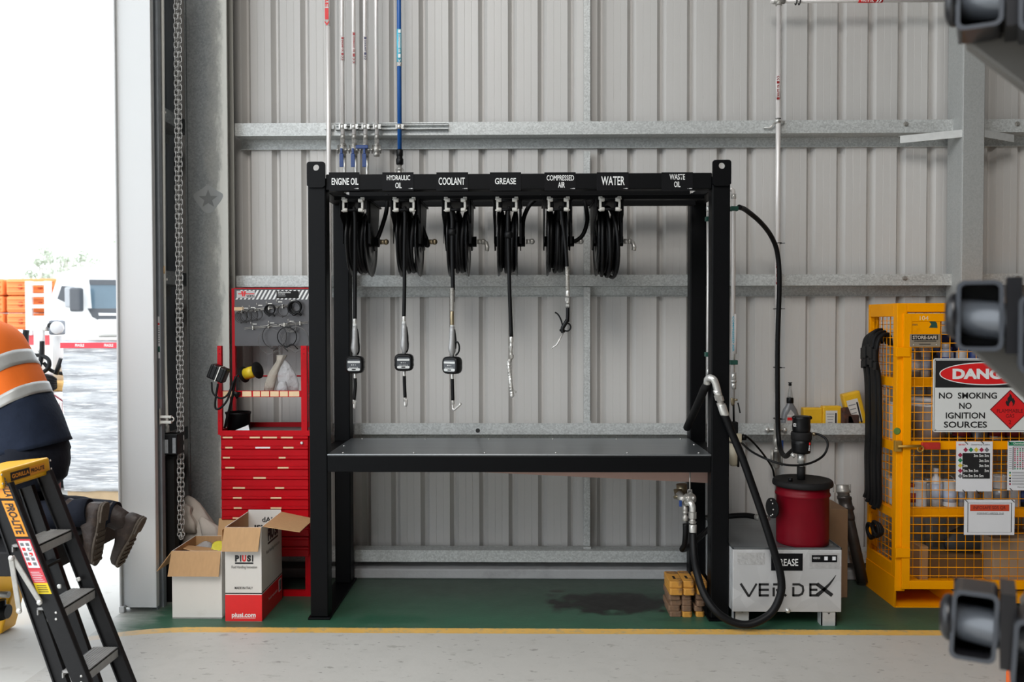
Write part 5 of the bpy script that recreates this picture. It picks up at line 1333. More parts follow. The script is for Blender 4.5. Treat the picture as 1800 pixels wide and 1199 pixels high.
MB().box(c.x-.03, c.x+.05, 5.40, 5.46, zg, zg+.12).build('bracket_body', RUST, ru, bevel=.01)
MB().obox((c.x-.015, 5.42, zg+.09), (.022, 0, .01), (0, .02, 0), (-.03, 0, .07)).build('bracket_arm', RUST, ru, bevel=.006)
MB().cyl((c.x-.045, 5.42, zg), (c.x-.045, 5.42, zg+.16), .022, seg=14).build('bracket_tube', RUST, ru)
# brown carton behind the tank and leaning camlock pipe
cb = MB().box(1.70, 1.885, 5.0, 5.28, 0, .52).build('cardboard_box', mat('dim_cardboard', (.22, .13, .07), .8, 0, .15, 6), label='dim brown carton standing behind the tank, right of the red drum', cat='box', bevel=.003)
lp_ = thing('camlock_pipe', 'dark dirty suction pipe with steel coupling leaning on the wall beside the cage', 'pipe', P(1515, 1020, 5.26))
a, b_ = P(1479, 852, 5.30), P(1516, 1022, 5.22); d_ = (b_-a).normalized(); L = (b_-a).length
DPIPE = mat('dirty_pipe', (.06, .052, .048), .35, .4, .4, 20)
MB().lathe([(.030, .17), (.033, .18), (.0335, L-.0)], a, d_, 20).build('pipe_body', DPIPE, lp_)
mb = MB(); mb.lathe([(.036, 0), (.040, .006), (.040, .03), (.046, .034), (.046, .048), (.036, .05), (.036, .07)], a, d_, 20); mb.build('coupling', STEELD, lp_, label='dull steel camlock coupling')
MB().lathe([(.040, .07), (.044, .075), (.044, .09), (.040, .095), (.040, .13), (.046, .135), (.046, .15), (.036, .16), (.038, .20), (.033, .22)], a, d_, 20).build('lower_coupling', DPIPE, lp_)
for s in (-1, 1): MB().obox(a+Vector((s*.046, -.01, -.02)), (.006, 0, 0), (0, .012, 0), (0, 0, .026)).build('cam_arm', STEEL, lp_, bevel=.002)
# ---------------------------------------------------------------- yellow storage cage
gx0, gx1, gy0, gy1 = 2.088, 3.30, 4.83, 5.235
gzb, gzt = .103, 1.722
cg = thing('storage_cage', 'bright yellow mesh storage cage on fork pockets at right', 'storage cage', ((gx0+gx1)/2, (gy0+gy1)/2, 0))
pw = .056
for x0, y0 in ((gx0, gy0), (gx0, gy1-.03), (gx1-pw, gy0), (gx1-pw, gy1-.03)):
    w = pw if y0 == gy0 else pw
    MB().box(x0, x0+w, y0, y0+(.05 if y0 == gy0 else .03), gzb-.01, gzt).build('corner_post', YEL, cg, bevel=.003)
MB().box(gx0+pw, gx1-pw, gy0, gy0+.04, gzt-.05, gzt).build('top_rail', YEL, cg, bevel=.003)
MB().box(gx0, gx0+.03, gy0+.05, gy1-.03, gzt-.075, gzt).build('top_rail', YEL, cg, bevel=.003)
MB().box(gx1-.03, gx1, gy0+.05, gy1-.03, gzt-.075, gzt).build('top_rail', YEL, cg, bevel=.003)
MB().box(gx0+pw, gx1-pw, gy1-.03, gy1, gzt-.05, gzt).build('top_rail', YEL, cg, bevel=.003)
MB().box(gx0+.004, gx1-.004, gy0+.004, gy1-.004, gzt-.004, gzt).build('roof_sheet', YEL, cg)
MB().box(gx0, gx1, gy0+.05, gy1, gzb-.012, gzb+.0).build('floor_sheet', YEL, cg)
# fork pockets
for a, b_ in ((gx0, gx0+.335), (gx1-.335, gx1)):
    mb = MB(); mb.box(a, b_, gy0, gy1, 0, .006); mb.box(a, a+.006, gy0, gy1, .006, gzb-.012); mb.box(b_-.006, b_, gy0, gy1, .006, gzb-.012)
    mb.build('fork_pocket', YEL, cg)
MB().box(gx0+.335, gx1-.335, gy0+.02, gy0+.026, .02, gzb-.012).build('skirt_plate', YEL, cg)
MB().box(gx0-.003, gx0+.003, gy0, gy1, 0, .17).build('side_skirt', YEL, cg)
MB().box(gx0, gx0+.02, gy0+.05, gy1-.03, .17, .24).build('side_rail', YEL, cg)
for z in (.55, .935, 1.30):
    MB().box(gx0, gx0+.02, gy0+.05, gy1-.03, z-.05, z).build('side_rail', YEL, cg)
SHELFD = mat('shelf_yellow_worn', (.50, .22, .02), .55, 0, .25, 8, dirt=(.15, .08, .03), dirt_at=(.45, .7))
for z in (.55, .935, 1.30):
    s_ = MB().box(gx0+.02, gx1-.02, gy0+.075, gy1-.035, z-.004, z).build('shelf', SHELFD, cg)
    MB().box(gx0+.056, gx1-.056, gy0+.07, gy0+.075, z-.05, z).build('shelf_lip', YEL, s_)
def mesh_panel(name, parent, org, U, V, nu, nv, r=.0021):
    """welded wires: nu verticals, nv horizontals across the parallelogram"""
    mb = MB(); org = Vector(org); U = Vector(U); V = Vector(V); n = U.cross(V).normalized()*r*1.6
    for i in range(nu): 
        p = org+U*((i+.5)/nu); mb.tube([p, p+V], r, 6)
    for j in range(nv):
        p = org+V*((j+.5)/nv)+n; mb.tube([p, p+U], r, 6)
    return mb.build(name, YEL, parent)
mesh_panel('side_mesh', cg, (gx0+.012, gy0+.05, .24), (0, gy1-gy0-.08, 0), (0, 0, gzt-.315), 7, 29)
mesh_panel('back_mesh', cg, (gx0+pw, gy1-.012, gzb), (gx1-gx0-2*pw, 0, 0), (0, 0, gzt-.15), 22, 32)
mesh_panel('side_mesh', cg, (gx1-.012, gy0+.05, .17), (0, gy1-gy0-.08, 0), (0, 0, gzt-.245), 7, 30)
# door
yd = gy0-.014
dx0, dx1, dzz0, dzz1 = P(1587, 800, yd).x, gx1-.062, P(1590, 1036, yd).z, P(1590, 551, yd).z
door = MB()
door.box(dx0, dx0+.045, yd, yd+.03, dzz0, dzz1); door.box(dx1-.045, dx1, yd, yd+.03, dzz0, dzz1)
door.box(dx0+.045, dx1-.045, yd, yd+.03, dzz0, dzz0+.048); door.box(dx0+.045, dx1-.045, yd, yd+.03, dzz1-.045, dzz1)
zl0, zl1 = P(1600, 790, yd).z, P(1600, 776, yd).z
dr_ = door.build('door', YEL, cg, bevel=.002)
MB().box(dx0+.045, dx1-.045, yd+.008, yd+.03, zl0, zl1).build('door_rail', YEL, dr_)
zp0 = P(1600, 611, yd).z; xp1 = P(1653, 611, yd).x
MB().box(dx0+.045, xp1, yd+.004, yd+.012, zp0, dzz1-.045).build('door_panel', YEL, dr_, bevel=.001)
nx = int((dx1-dx0-.09)/.0482)
mesh_panel('door_mesh', dr_, (dx0+.045, yd+.018, dzz0+.048), (dx1-dx0-.09, 0, 0), (0, 0, dzz1-dzz0-.093), nx, int((dzz1-dzz0-.093)/.0482))
for y0, y1 in ((611, 627), (963.5, 980.5)):
    x0, x1, z0, z1 = rect(1575, y0, 1600, y1, yd-.008); MB().box(x0, x1, yd-.008, yd, z0, z1).build('hinge', YEL, cg, bevel=.002)
# latch
LAT = mat('latch_brassy', (.45, .25, .04), .4, .4, .3, 40)
lt = MB().box(*[P(1574, 785, yd-.01).x, P(1586, 785, yd-.01).x], yd-.006, yd+.016, P(1574, 794, yd).z, P(1574, 775, yd).z).build('latch_plate', LAT, cg, bevel=.002)
MB().cyl(P(1578, 785, yd-.016), P(1618, 784, yd-.016), .008, seg=12).build('latch_bolt', LAT, lt)
MB().torus(P(1618, 789, yd-.016), (0, 1, 0), .016, .005, 16, 6).build('latch_ring', LAT, lt)
MB().box(P(1619, 785, yd).x, P(1652, 785, yd).x, yd-.012, yd+.006, P(1619, 789.5, yd).z, P(1619, 777.5, yd).z).build('red_tape', mat('red_rag', (.45, .02, .01), .7, 0, .25, 30, .3, 60), cg, bevel=.004, label='red taped handle')
GRP = mat('green_smear', (.10, .20, .03), .6, 0, .5, 30)
MB().lathe([(.0205, 0), (.016, -.0006)], P(1577, 758, gy0-.0004), (0, 1, 0), 14).build('paint_smear', GRP, cg, label='green paint smear')
# plates and stickers on the door panel
yp = yd+.0028
sp = quadpx(1599.5, 587.5, 1653, 609.5, yd-.001, .004).build('brand_plate', mat('bronze_plate', (.33, .27, .20), .4, .3, .1, 20), dr_, label='bronze plate reading STORE-SAFE')
bp = quadpx(1603, 588.8, 1648.5, 597.5, yd-.002).build('plate_header', PLATE, sp); textpx('STORE-SAFE', 1604.5, 590, 1647, 596.3, yd-.0028, mat('tan_print', (.55, .47, .38), .5), sp, .03)
for y, a, b_ in ((599.2, 1607, 1646), (604.5, 1616, 1636)): quadpx(a, y, b_, y+1.2, yd-.002).build('small_print', INK, sp)
for a in (1606, 1646): MB().ball(P(a, 606, yd-.001), .003, 8, 6).build('plate_rivet', STEEL, sp)
GRS = mat('green_sticker', (.02, .07, .05), .45, 0, .5, 80)
MB().prism([P(1631.5, 563, yp), P(1641, 562, yp), P(1647, 568, yp), P(1648, 576.5, yp), P(1633, 576, yp), P(1637, 570, yp)], (0, .001, 0)).build('torn_sticker', GRS, dr_, label='torn dark green sticker')
MB().prism([P(1596, 565, yp), P(1600, 563.5, yp), P(1604, 564, yp), P(1599, 568.5, yp)], (0, .001, 0)).build('small_sticker', mat('dark_navy_sticker', (.02, .03, .06), .5), dr_)
textpx('enware', 1603.5, 569.5, 1613, 572.5, yp, GRS, dr_, .0)
textpx('104', 1617, 555.5, 1632, 563, yd-.0012, mat('chalk', (.8, .68, .45), .8), dr_, -.01, label='faint chalk marks')
# ---------------------------------------------------------------- danger sign
ys = yd-.014
sg = thing('danger_sign', 'black and white DANGER NO SMOKING sign with red oval on cage door', 'sign', P(1735, 760, ys))
x0, x1 = P(1640, 700, ys).x, P(1640, 700, ys).x+.60; z0, z1 = P(1640, 759.5, ys).z, P(1640, 630, ys).z
SGW = mat('sign_white', (.70, .71, .69), .45, 0, .03, 10, dirt=(.5, .45, .36), dirt_at=(.68, .9))
def rrect(x0, x1, z0, z1, Y, rr, th):
    pts = []
    for (sx, sz, a0) in ((1, 1, 0), (-1, 1, 90), (-1, -1, 180), (1, -1, 270)):
        for i in range(5):
            an = math.radians(a0+22.5*i); pts.append(((x1-rr if sx > 0 else x0+rr)+rr*math.cos(an), Y, (z1-rr if sz > 0 else z0+rr)+rr*math.sin(an)))
    return MB().prism(pts, (0, th, 0))
rrect(x0, x1, z0, z1, ys, .012, .0025).build('sign_board', SGW, sg)
yq = ys-.0008
zmid = P(1640, 681.5, ys).z
bd = .012
MB().box(x0+bd, x1-bd, yq, ys, zmid, z1-bd).build('black_field', INK, sg)
for a, b_, c, d_ in ((x0+.006, x1-.006, z1-.008, z1-.006), (x0+.006, x1-.006, z0+.006, z0+.008), (x0+.006, x0+.008, z0+.006, z1-.006), (x1-.008, x1-.006, z0+.006, z1-.006)): MB().box(a, b_, yq, ys, c, d_).build('border_line', INK, sg)
oc = Vector(((x0+x1)/2, 0, P(1640, 657, ys).z)); ow = oc.x-P(1651, 657, ys).x; oh = (P(1640, 637, ys).z-P(1640, 677.5, ys).z)/2
for k, (e, m_, nm) in enumerate(((0, WHITE, 'oval_border'), (.0055, REDP, 'red_oval'))):
    MB().prism([(oc.x+(ow-e)*math.cos(2*math.pi*i/48), yq-.0006-.0005*k, oc.z+(oh-e)*math.sin(2*math.pi*i/48)) for i in range(48)], (0, .0008, 0)).build(nm, m_, sg)
xa = P(1674, 657, ys).x
text('DANGER', (xa, yq-.0016, P(1640, 666.5, ys).z), (2*(oc.x-xa), 0, 0), (0, 0, P(1640, 648, ys).z-P(1640, 666.5, ys).z), WHITE, sg, .055)
for s, a, b_, c, d_ in (('NO  SMOKING', 1650.5, 690, 1752.5, 701), ('NO', 1686, 708, 1708, 719), ('IGNITION', 1662.5, 725, 1731.5, 736), ('SOURCES', 1659, 741, 1735, 752)): textpx(s, a, b_, c, d_, yq-.0002, INK, sg, .022)
for k, (e, m_) in enumerate(((36, mat('dark_red_edge', (.20, .005, .01), .5)), (33.5, REDP))):
    MB().prism([P(1776-e, 720, yq-.0004*k-.0002), P(1776, 720+e*.97, yq-.0004*k-.0002), P(1776+e, 720, yq-.0004*k-.0002), P(1776, 720-e*.97, yq-.0004*k-.0002)], (0, .0004, 0)).build('hazard_diamond', m_, sg)
yk = yq-.0012
fl = [(1770, 713), (1767.5, 708), (1769, 703.5), (1771, 706), (1771, 700), (1774.5, 696), (1774.5, 691), (1778, 695), (1780, 701), (1781, 699), (1784, 705), (1783.5, 710), (1780, 714.5), (1780.5, 709), (1777.5, 704.5), (1774, 709.5), (1773.5, 714.5)]
MB().prism([P(a, b_, yk) for a, b_ in fl], (0, .0004, 0)).build('flame_symbol', INK, sg)
for s, a, b_, c, d_ in (('FLAMMABLE', 1752.5, 719, 1798, 725.5), ('GAS', 1768, 728, 1783, 734.5), ('2', 1773, 738.5, 1777.5, 745.5)): textpx(s, a, b_, c, d_, yk, mat('deep_red_ink', (.07, .004, .006), .5) if s == 'FLAMMABLE' else bpy.data.materials['deep_red_ink'], sg, .0)
for a, b_ in ((1643.5, 633.5), (1643.5, 756)): MB().lathe([(.005, 0), (.005, -.002), (0, -.003)], P(a, b_, ys), (0, 1, 0), 10).build('sign_screw', STEELD, sg)
# ---------------------------------------------------------------- papers tied to the mesh
def paper(x0, y0, x1, y1, Y, label, rot=0):
    c = P((x0+x1)/2, (y0+y1)/2, Y); r_ = thing('notice_sheet', label, 'notice', c, 'notices tied to the cage door')
    quadpx(x0, y0, x1, y1, Y, .0012).build('sheet', PAPER, r_)
    return r_
GREENP = mat('green_print', (.02, .22, .10), .5, 0, .1, 20); YELPR = mat('yellow_print', (.65, .50, .05), .5); CRIM = mat('crimson_print', (.34, .02, .06), .5); GREY = mat('mid_grey_print', (.16, .16, .17), .5)
y1_ = yd-.010
def dia(par, cx, cy, r_, m_, Y): MB().prism([P(cx-r_, cy, Y), P(cx, cy+r_, Y), P(cx+r_, cy, Y), P(cx, cy-r_, Y)], (0, .0006, 0)).build('hazard_symbol', m_, par)
pA = paper(1681, 776, 1744, 864, y1_, 'white notice with coloured diamonds and black distance grid below danger sign')
yk = y1_-.0008
textpx('Chemical Storage Guidelines', 1707, 780.5, 1740, 783.5, yk, INK, pA, 0); textpx('RISKTECH', 1685, 780.5, 1697, 783, yk, REDP, pA, .02)
hz = [CRIM, GREENP, YELPR, CRIM, GREY]
for i, m_ in enumerate(hz): dia(pA, 1697.5+9.3*i, 790.8, 4.3, m_, yk); dia(pA, 1688+0*i, 800+9.2*i, 4.3, m_, yk)
quadpx(1692, 796.5, 1740, 841.5, yk).build('distance_grid', INK, pA)
ye = yk-.0006
for r_, row in enumerate((('', '', '3m', '5m', '5m'), ('', '', '', '3m', '5m'), ('3m', '', '', '3m', '5m'), ('5m', '3m', '3m', '', '5m'), ('5m', '5m', '5m', '5m', ''))):
    for k, s in enumerate(row):
        if s: textpx(s, 1693+9.4*k, 798.5+8.8*r_, 1700.5+9.4*k, 803.6+8.8*r_, ye, WHITE, pA, .02)
pB = paper(1771.5, 775, 1834, 862, y1_, 'white notice with green header and dotted table at right frame edge')
quadpx(1773, 777, 1833, 783.5, yk).build('green_header', GREENP, pB); textpx('Chemical Storage', 1781, 778.2, 1817, 782.4, ye, WHITE, pB, .02)
quadpx(1780.5, 785.5, 1831, 786.3, yk).build('table_line', INK, pB); quadpx(1780.5, 785.5, 1781.3, 826, yk).build('table_line', INK, pB)
rd = random.Random(4)
for r_ in range(11):
    quadpx(1774, 788.5+3.5*r_, 1778.5, 789.3+3.5*r_, yk).build('row_title', GREY, pB)
    for k in range(5): quadpx(1783+4.6*k, 788+3.5*r_, 1785.4+4.6*k, 790.2+3.5*r_, yk).build('table_mark', rd.choice([GREENP, CRIM, CRIM, INK]), pB)
for r_, m_ in enumerate((GREENP, YELPR, INK, INK, CRIM)):
    quadpx(1774, 829.5+5*r_, 1777, 832.5+5*r_, yk).build('key_mark', m_, pB)
    for q in range(2): quadpx(1779, 829.8+5*r_+1.8*q, 1822-6*q, 830.5+5*r_+1.8*q, yk).build('key_text', GREY, pB)
textpx('What to do', 1788, 855, 1800, 857.5, yk, INK, pB, 0)
pC = paper(1695, 878.5, 1783, 940.5, yd-.012, 'white INFOSAFE notice with red header, lowest sheet on the cage door')
yk2 = yd-.0128
for a, b_, c, d_ in ((1701, 884, 1778, 884.5), (1701, 935.5, 1778, 936), (1701, 884, 1701.5, 936), (1777.5, 884, 1778, 936)): quadpx(a, b_, c, d_, yk2).build('border_line', INK, pC)
rd_ = quadpx(1705.5, 887, 1774, 898.5, yk2).build('red_header', mat('orange_red_print', (.55, .06, .02), .5, 0, .05, 20), pC)
textpx('INFOSAFE SDS QR', 1711, 889.8, 1768, 896.3, yk2-.0006, mat('dark_maroon', (.05, .01, .01), .5), pC, .0)
textpx('WORKSHOP 3 AEROSOL CAGE', 1717, 901, 1764.5, 903.8, yk2, INK, pC, 0); quadpx(1717, 904.2, 1764.5, 904.6, yk2).build('underline', INK, pC)
def ties(pts, par, Y):
    for a, b_ in pts: MB().tube([P(a-2, b_-2, Y-.002), P(a, b_, Y-.004), P(a+3, b_+3, Y-.002)], .002, 6).build('cable_tie', PLAST, par)
ties(((1698, 778), (1726, 777), (1694, 863), (1718, 864)), pA, y1_); ties(((1774, 777), (1777, 860)), pB, y1_); ties(((1698, 880), (1780, 880)), pC, yd-.012)
# ---------------------------------------------------------------- contents
CANW = mat('white_can', (.55, .55, .56), .4, 0, .1, 20); CANG = mat('grey_can', (.25, .26, .28), .35, .3, .1, 20); CANB = mat('blue_can', (.03, .06, .22), .4, 0, .15, 20); CANP = mat('pale_blue_label', (.40, .45, .56), .4, 0, .1, 20); CANK = mat('black_can', (.02, .02, .022), .4); OXR = mat('oxide_red_label', (.28, .03, .03), .5)
def can(x, y, z, r, h, m_, capm, label, lm=None, style='spray'):
    t_ = thing('spray_can' if style == 'spray' else 'paint_tin' if style == 'tin' else 'bottle', label, {'spray': 'spray can', 'tin': 'tin'}.get(style, 'bottle'), (x, y, z), 'cans and bottles on the cage shelves')
    if style == 'tin': prof = [(0, 0), (r, 0), (r+.002, .003), (r, .008), (r, h-.01), (r+.003, h-.006), (r+.003, h), (r-.006, h), (r-.008, h-.004), (0, h-.004)]
    elif style == 'spray': prof = [(0, 0), (r, 0), (r, h*.78), (r*.92, h*.82), (r*.6, h*.86), (0, h*.86)]
    else: prof = [(0, 0), (r, 0), (r, h*.62), (r*.8, h*.72), (r*.35, h*.8), (r*.35, h*.86), (0, h*.86)]
    MB().lathe(prof, (x, y, z), (0, 0, 1), 20).build('can_body' if style != 'bottle' else 'bottle_body', m_, t_)
    if style != 'tin': MB().lathe([(r*.7 if style == 'spray' else r*.42, h*.85), (r*.7 if style == 'spray' else r*.42, h*.985), (r*.6 if style == 'spray' else r*.36, h), (0, h)], (x, y, z), (0, 0, 1), 16).build('cap', capm, t_)
    else: MB().torus((x, y, z+h*.9), (1, .2, 0), r*1.0, .0015, 16, 5, 0.2, 2.9).build('wire_handle', STEEL, t_)
    if lm: MB().lathe([(r+.0006, h*.18), (r+.0006, h*.6)], (x, y, z), (0, 0, 1), 20).build('can_label', lm, t_)
place = ['first', 'second', 'third', 'fourth', 'fifth', 'sixth', 'seventh', 'eighth', 'ninth', 'tenth', 'eleventh']
for k, (px, m_, cm, lm, r, h, dy) in enumerate(((1608, CANG, CANG, CANW, .032, .17, 0), (1625, CANW, CANW, CANP, .033, .19, 0), (1643, CANK, CANK, CANG, .026, .15, .02), (1662, CANP, CANW, CANB, .030, .19, .0), (1675, CANP, CANB, CANW, .027, .17, .05), (1690, CANW, CANB, CANB, .03, .18, 0), (1712, CANB, CANB, CANW, .03, .17, 0), (1732, CANG, CANK, CANW, .03, .18, 0))):
    can(P(px, 640, 4.97).x, 4.97+dy, 1.30, r, h, m_, cm, '%s spray can, %s from left on the top cage shelf' % ({CANG: 'grey', CANW: 'white', CANK: 'black', CANP: 'pale blue', CANB: 'dark blue'}[m_], place[k]), lm)
for k, (px, y_, w) in enumerate(((1668, 5.14, .15), (1722, 5.14, .12))):
    x_ = P(px, 600, 5.14).x; MB().box(x_-w/2, x_+w/2, 5.10, 5.19, 1.30, 1.30+.24-.05*k).build('carton', mat('navy_carton_%d' % k, (.02, .04, .16), .5, 0, .2, 10), label=('taller' if k == 0 else 'shorter')+' dark blue carton at the back of the top cage shelf', cat='box')
bk = thing('plastic_bucket', 'white plastic bucket with lid on the middle cage shelf', 'bucket', (P(1635, 770, 5.0).x, 5.02, .935))
bx_ = P(1635, 770, 5.0).x
MB().lathe([(0, 0), (.088, 0), (.104, .19), (.110, .192), (.110, .20), (.104, .202), (.105, .225), (0, .225)], (bx_, 5.02, .935), (0, 0, 1), 30).build('bucket_body', CANW, bk)
MB().lathe([(.111, 0), (.113, .004), (.113, .018), (.106, .024), (0, .024)], (bx_, 5.02, 1.155), (0, 0, 1), 30).build('bucket_lid', CANW, bk)
MB().torus((bx_, 5.02, 1.11), (0, .35, 1), .113, .002, 24, 5, 3.3, 6.1).build('wire_handle', STEEL, bk)
for k, (px, m_, lm) in enumerate(((1690, CANK, OXR), (1720, CANG, None), (1750, CANW, OXR), (1778, CANK, OXR))):
    can(P(px, 770, 4.98).x, 4.98, .935, .048, .12, m_, m_, '%s tin, %s from left on the middle cage shelf' % ({CANK: 'black', CANG: 'grey', CANW: 'white'}[m_], place[k]), lm, 'tin')
for k, (px, m_, cm, lm, r, h, st) in enumerate(((1603, CANW, OXR, OXR, .026, .13, 'spray'), (1617, CANW, CANW, None, .038, .145, 'tin'), (1631, CANG, CANG, None, .022, .16, 'spray'), (1646, CANW, CANW, CANP, .034, .22, 'bottle'), (1670, CANW, CANW, CANP, .042, .15, 'tin'), (1690, CANW, CANP, CANP, .026, .14, 'spray'), (1709, CANW, CANW, None, .03, .13, 'tin'), (1737, CANP, CANK, CANW, .026, .15, 'spray'), (1757, CANW, CANK, CANG, .04, .18, 'tin'), (1783, CANW, CANW, None, .034, .14, 'tin'), (1800, CANK, CANK, CANB, .028, .15, 'spray'))):
    can(P(px, 880, 4.96).x, 4.965, .55, r, h, m_, cm, '%s %s, %s from left on the lowest cage shelf' % ({CANW: 'white', CANG: 'grey', CANP: 'pale blue', CANK: 'black'}[m_], {'spray': 'spray can', 'tin': 'tin', 'bottle': 'bottle'}[st], place[k]), lm, st)
x_ = P(1737, 990, 5.0).x; MB().box(x_, x_+.36, 4.95, 5.17, gzb, gzb+.262).build('carton', mat('pale_carton', (.36, .26, .17), .75, 0, .1, 5), label='large pale brown carton on the cage floor at right', cat='box', bevel=.004)
x_ = P(1603, 990, 5.1).x; MB().box(x_, x_+.05, 5.0, 5.18, gzb, gzb+.20).build('carton', CARD, label='narrow brown carton upright on the cage floor at left', cat='box', bevel=.004)
x_ = P(1672, 1000, 5.1).x; MB().box(x_-.16, x_+.17, 5.05, 5.17, gzb, gzb+.14).build('carton', mat('dull_brown_carton', (.16, .085, .03), .8, 0, .2, 7), label='low dull brown carton on the cage floor in the middle', cat='box', bevel=.004)
x_ = P(1700, 960, 5.15).x
MB().loft(crumple(Vector((x_, 5.12, gzb+.142)), [(0, 0, .15), (0, .06, .16), (.02, .12, .13), (.05, .17, .06)], 24, 41, .1, (1, .25))).build('dark_bag', mat('dark_grey_bag', (.05, .055, .06), .5, 0, .2, 10), label='dark grey bag lying on the low carton inside the cage', cat='bag')
# white boxes seen through the side mesh
MB().box(gx0+.045, gx0+.10, 4.92, 5.12, .935, 1.15).build('carton', PAPER, label='white carton behind the left side mesh, middle cage shelf', cat='box', bevel=.004)
MB().box(gx0+.045, gx0+.095, 4.92, 5.14, .55, .70).build('carton', PAPER, label='white carton behind the left side mesh, lowest cage shelf', cat='box', bevel=.004)
# ---------------------------------------------------------------- webbing straps hung on the cage side
for k in range(5):
    yy = 4.985+.045*k; xo = gx0-.03-.004*(k % 2)
    rnd = random.Random(50+k); zt_ = 1.57-.012*abs(k-2); zbm = .50+.06*rnd.random()-.03*(k == 2)
    st = thing('webbing_strap', 'black webbing strap draped over the left side of the yellow cage', 'strap', (xo, yy, zbm), 'identical black straps bundled on the cage side')
    pts = [(gx0+.03, yy+.0, zt_-.07), (gx0+.02, yy, zt_-.01), (gx0-.004, yy, zt_), (xo-.012, yy-.004, zt_-.03), (xo-.026, yy-.004, zt_-.10), (xo-.024, yy, zt_-.16), (xo-.004, yy+.006, zt_-.26), (xo+.0, yy+.008*rnd.uniform(-1, 1), 1.0), (xo-.002, yy, .8), (xo+.004, yy, zbm+.06), (xo-.006, yy+.01, zbm)]
    path = smooth_path(pts, 6); rings = []
    for i, p in enumerate(path):
        q = path[min(i+1, len(path)-1)]-path[max(i-1, 0)]; q.normalize()
        nrm = Vector((q.z, 0, -q.x)); 
        if nrm.length < .01: nrm = Vector((1, 0, 0))
        nrm.normalize(); b_ = Vector((0, 1, 0)); w = .021; th = .009
        rings.append([p+b_*w+nrm*th*.4, p+b_*w*.7+nrm*th, p-b_*w*.7+nrm*th, p-b_*w+nrm*th*.4, p-b_*w-nrm*th*.4, p-b_*w*.7-nrm*th, p+b_*w*.7-nrm*th, p+b_*w-nrm*th*.4])
    MB().loft(rings, False).build('webbing', RUBBER, st)
    mb = MB(); mb.obox((xo-.030, yy-.003, zt_-.12), (.008, 0, .0), (0, .0225, 0), (0, 0, .035)); mb.obox((xo-.026, yy-.003, zt_-.185), (.010, 0, 0), (0, .0215, 0), (0, 0, .022)); mb.build('ratchet', PLAST, st, bevel=.004)
for k, (yy, z0, L) in enumerate(((5.02, .33, .16), (5.10, .30, .18))):
    mb = MB(); R_ = .045
    for q in range(3): mb.torus((gx0-.035+.006*q, yy, z0+.07), (1, .2*q, .1), R_-.004*q, .009, 20, 6)
    mb.build('strap_coil', MATTEB, label='dark coiled strap end hanging low on the cage side, %s' % ('nearer the door' if k == 0 else 'nearer the wall'), cat='strap', group='coiled strap ends')
# ---------------------------------------------------------------- step ladder leaning by the doorway
la = thing('step_ladder', 'black folded step ladder with yellow top cap leaning in the left foreground', 'ladder', (-1.70, 3.46, 0))
FIB = mat('ladder_fibreglass', (.010, .010, .011), .5, 0, .3, 60, .05, 300, spec=.3)
TREAD = mat('ladder_tread', (.34, .335, .325), .5, .15, .25, 14, sc=(1, 4, 1)); ORL = mat('orange_label', (.80, .30, .02), .4, 0, .05, 20)
def lx(z): return -1.665-.385*z
ld = Vector((-.385, 0, 1)).normalized(); lnv = Vector((1, 0, .385)).normalized()
def rail(y, z0, z1, off, w, th, name, off1=None):
    a = Vector((lx(z0)+off, y, z0)); b_ = Vector((lx(z1)+(off if off1 is None else off1), y, z1)); d = (b_-a)/2
    mb = MB(); c = (a+b_)/2
    n_ = Vector((d.z, 0, -d.x)).normalized()
    mb.obox(c, n_*w/2, (0, th*.18, 0), d)
    for s in (-1, 1): mb.obox(c+n_*s*(w/2-.003), n_*.003, (0, th/2, 0), d)
    return mb.build(name, FIB, la)
YN, YF_ = 3.30, 3.575
r1 = rail(YN, 0.0, .985, 0, .062, .03, 'front_rail'); r2 = rail(YF_, 0.0, .985, 0, .062, .03, 'front_rail')
r3 = rail(YN+.035, 0.0, .93, -.118, .056, .026, 'rear_rail', -.072); r4 = rail(YF_-.035, 0.0, .93, -.122, .056, .026, 'rear_rail', -.076)
for k, z in enumerate((.245, .495, .745)):
    x = lx(z)
    s = MB().box(x-.075, x+.030, YN+.012, YF_-.012, z-.010, z).box(x+.024, x+.030, YN+.012, YF_-.012, z-.042, z).box(x-.075, x-.069, YN+.012, YF_-.012, z-.03, z)
    s = s.build('step', TREAD, la, label='grey ribbed aluminium step', bevel=.002)
    for q in range(7): MB().box(x-.06+.012*q, x-.056+.012*q, YN+.015, YF_-.015, z-.001, z+.0012).build('tread_ridge', TREAD, s)
    for y in (YN-.016, YF_-.016):
        for q in (-.018, .014): MB().lathe([(.005, 0), (.005, -.002), (.003, -.003)], (x+.018, y, z-.02+q*.8), (0, 1, 0), 8).build('rivet', STEEL, s)
MB().beam((lx(.37)-.082, YN+.03, .44), (lx(.37)-.082, YF_-.03, .44), .03, .012).build('rear_brace', TREAD, la); MB().beam((lx(.6)-.085, YN+.03, .62), (lx(.6)-.085, YF_-.03, .62), .04, .012).build('rear_brace', FIB, la)
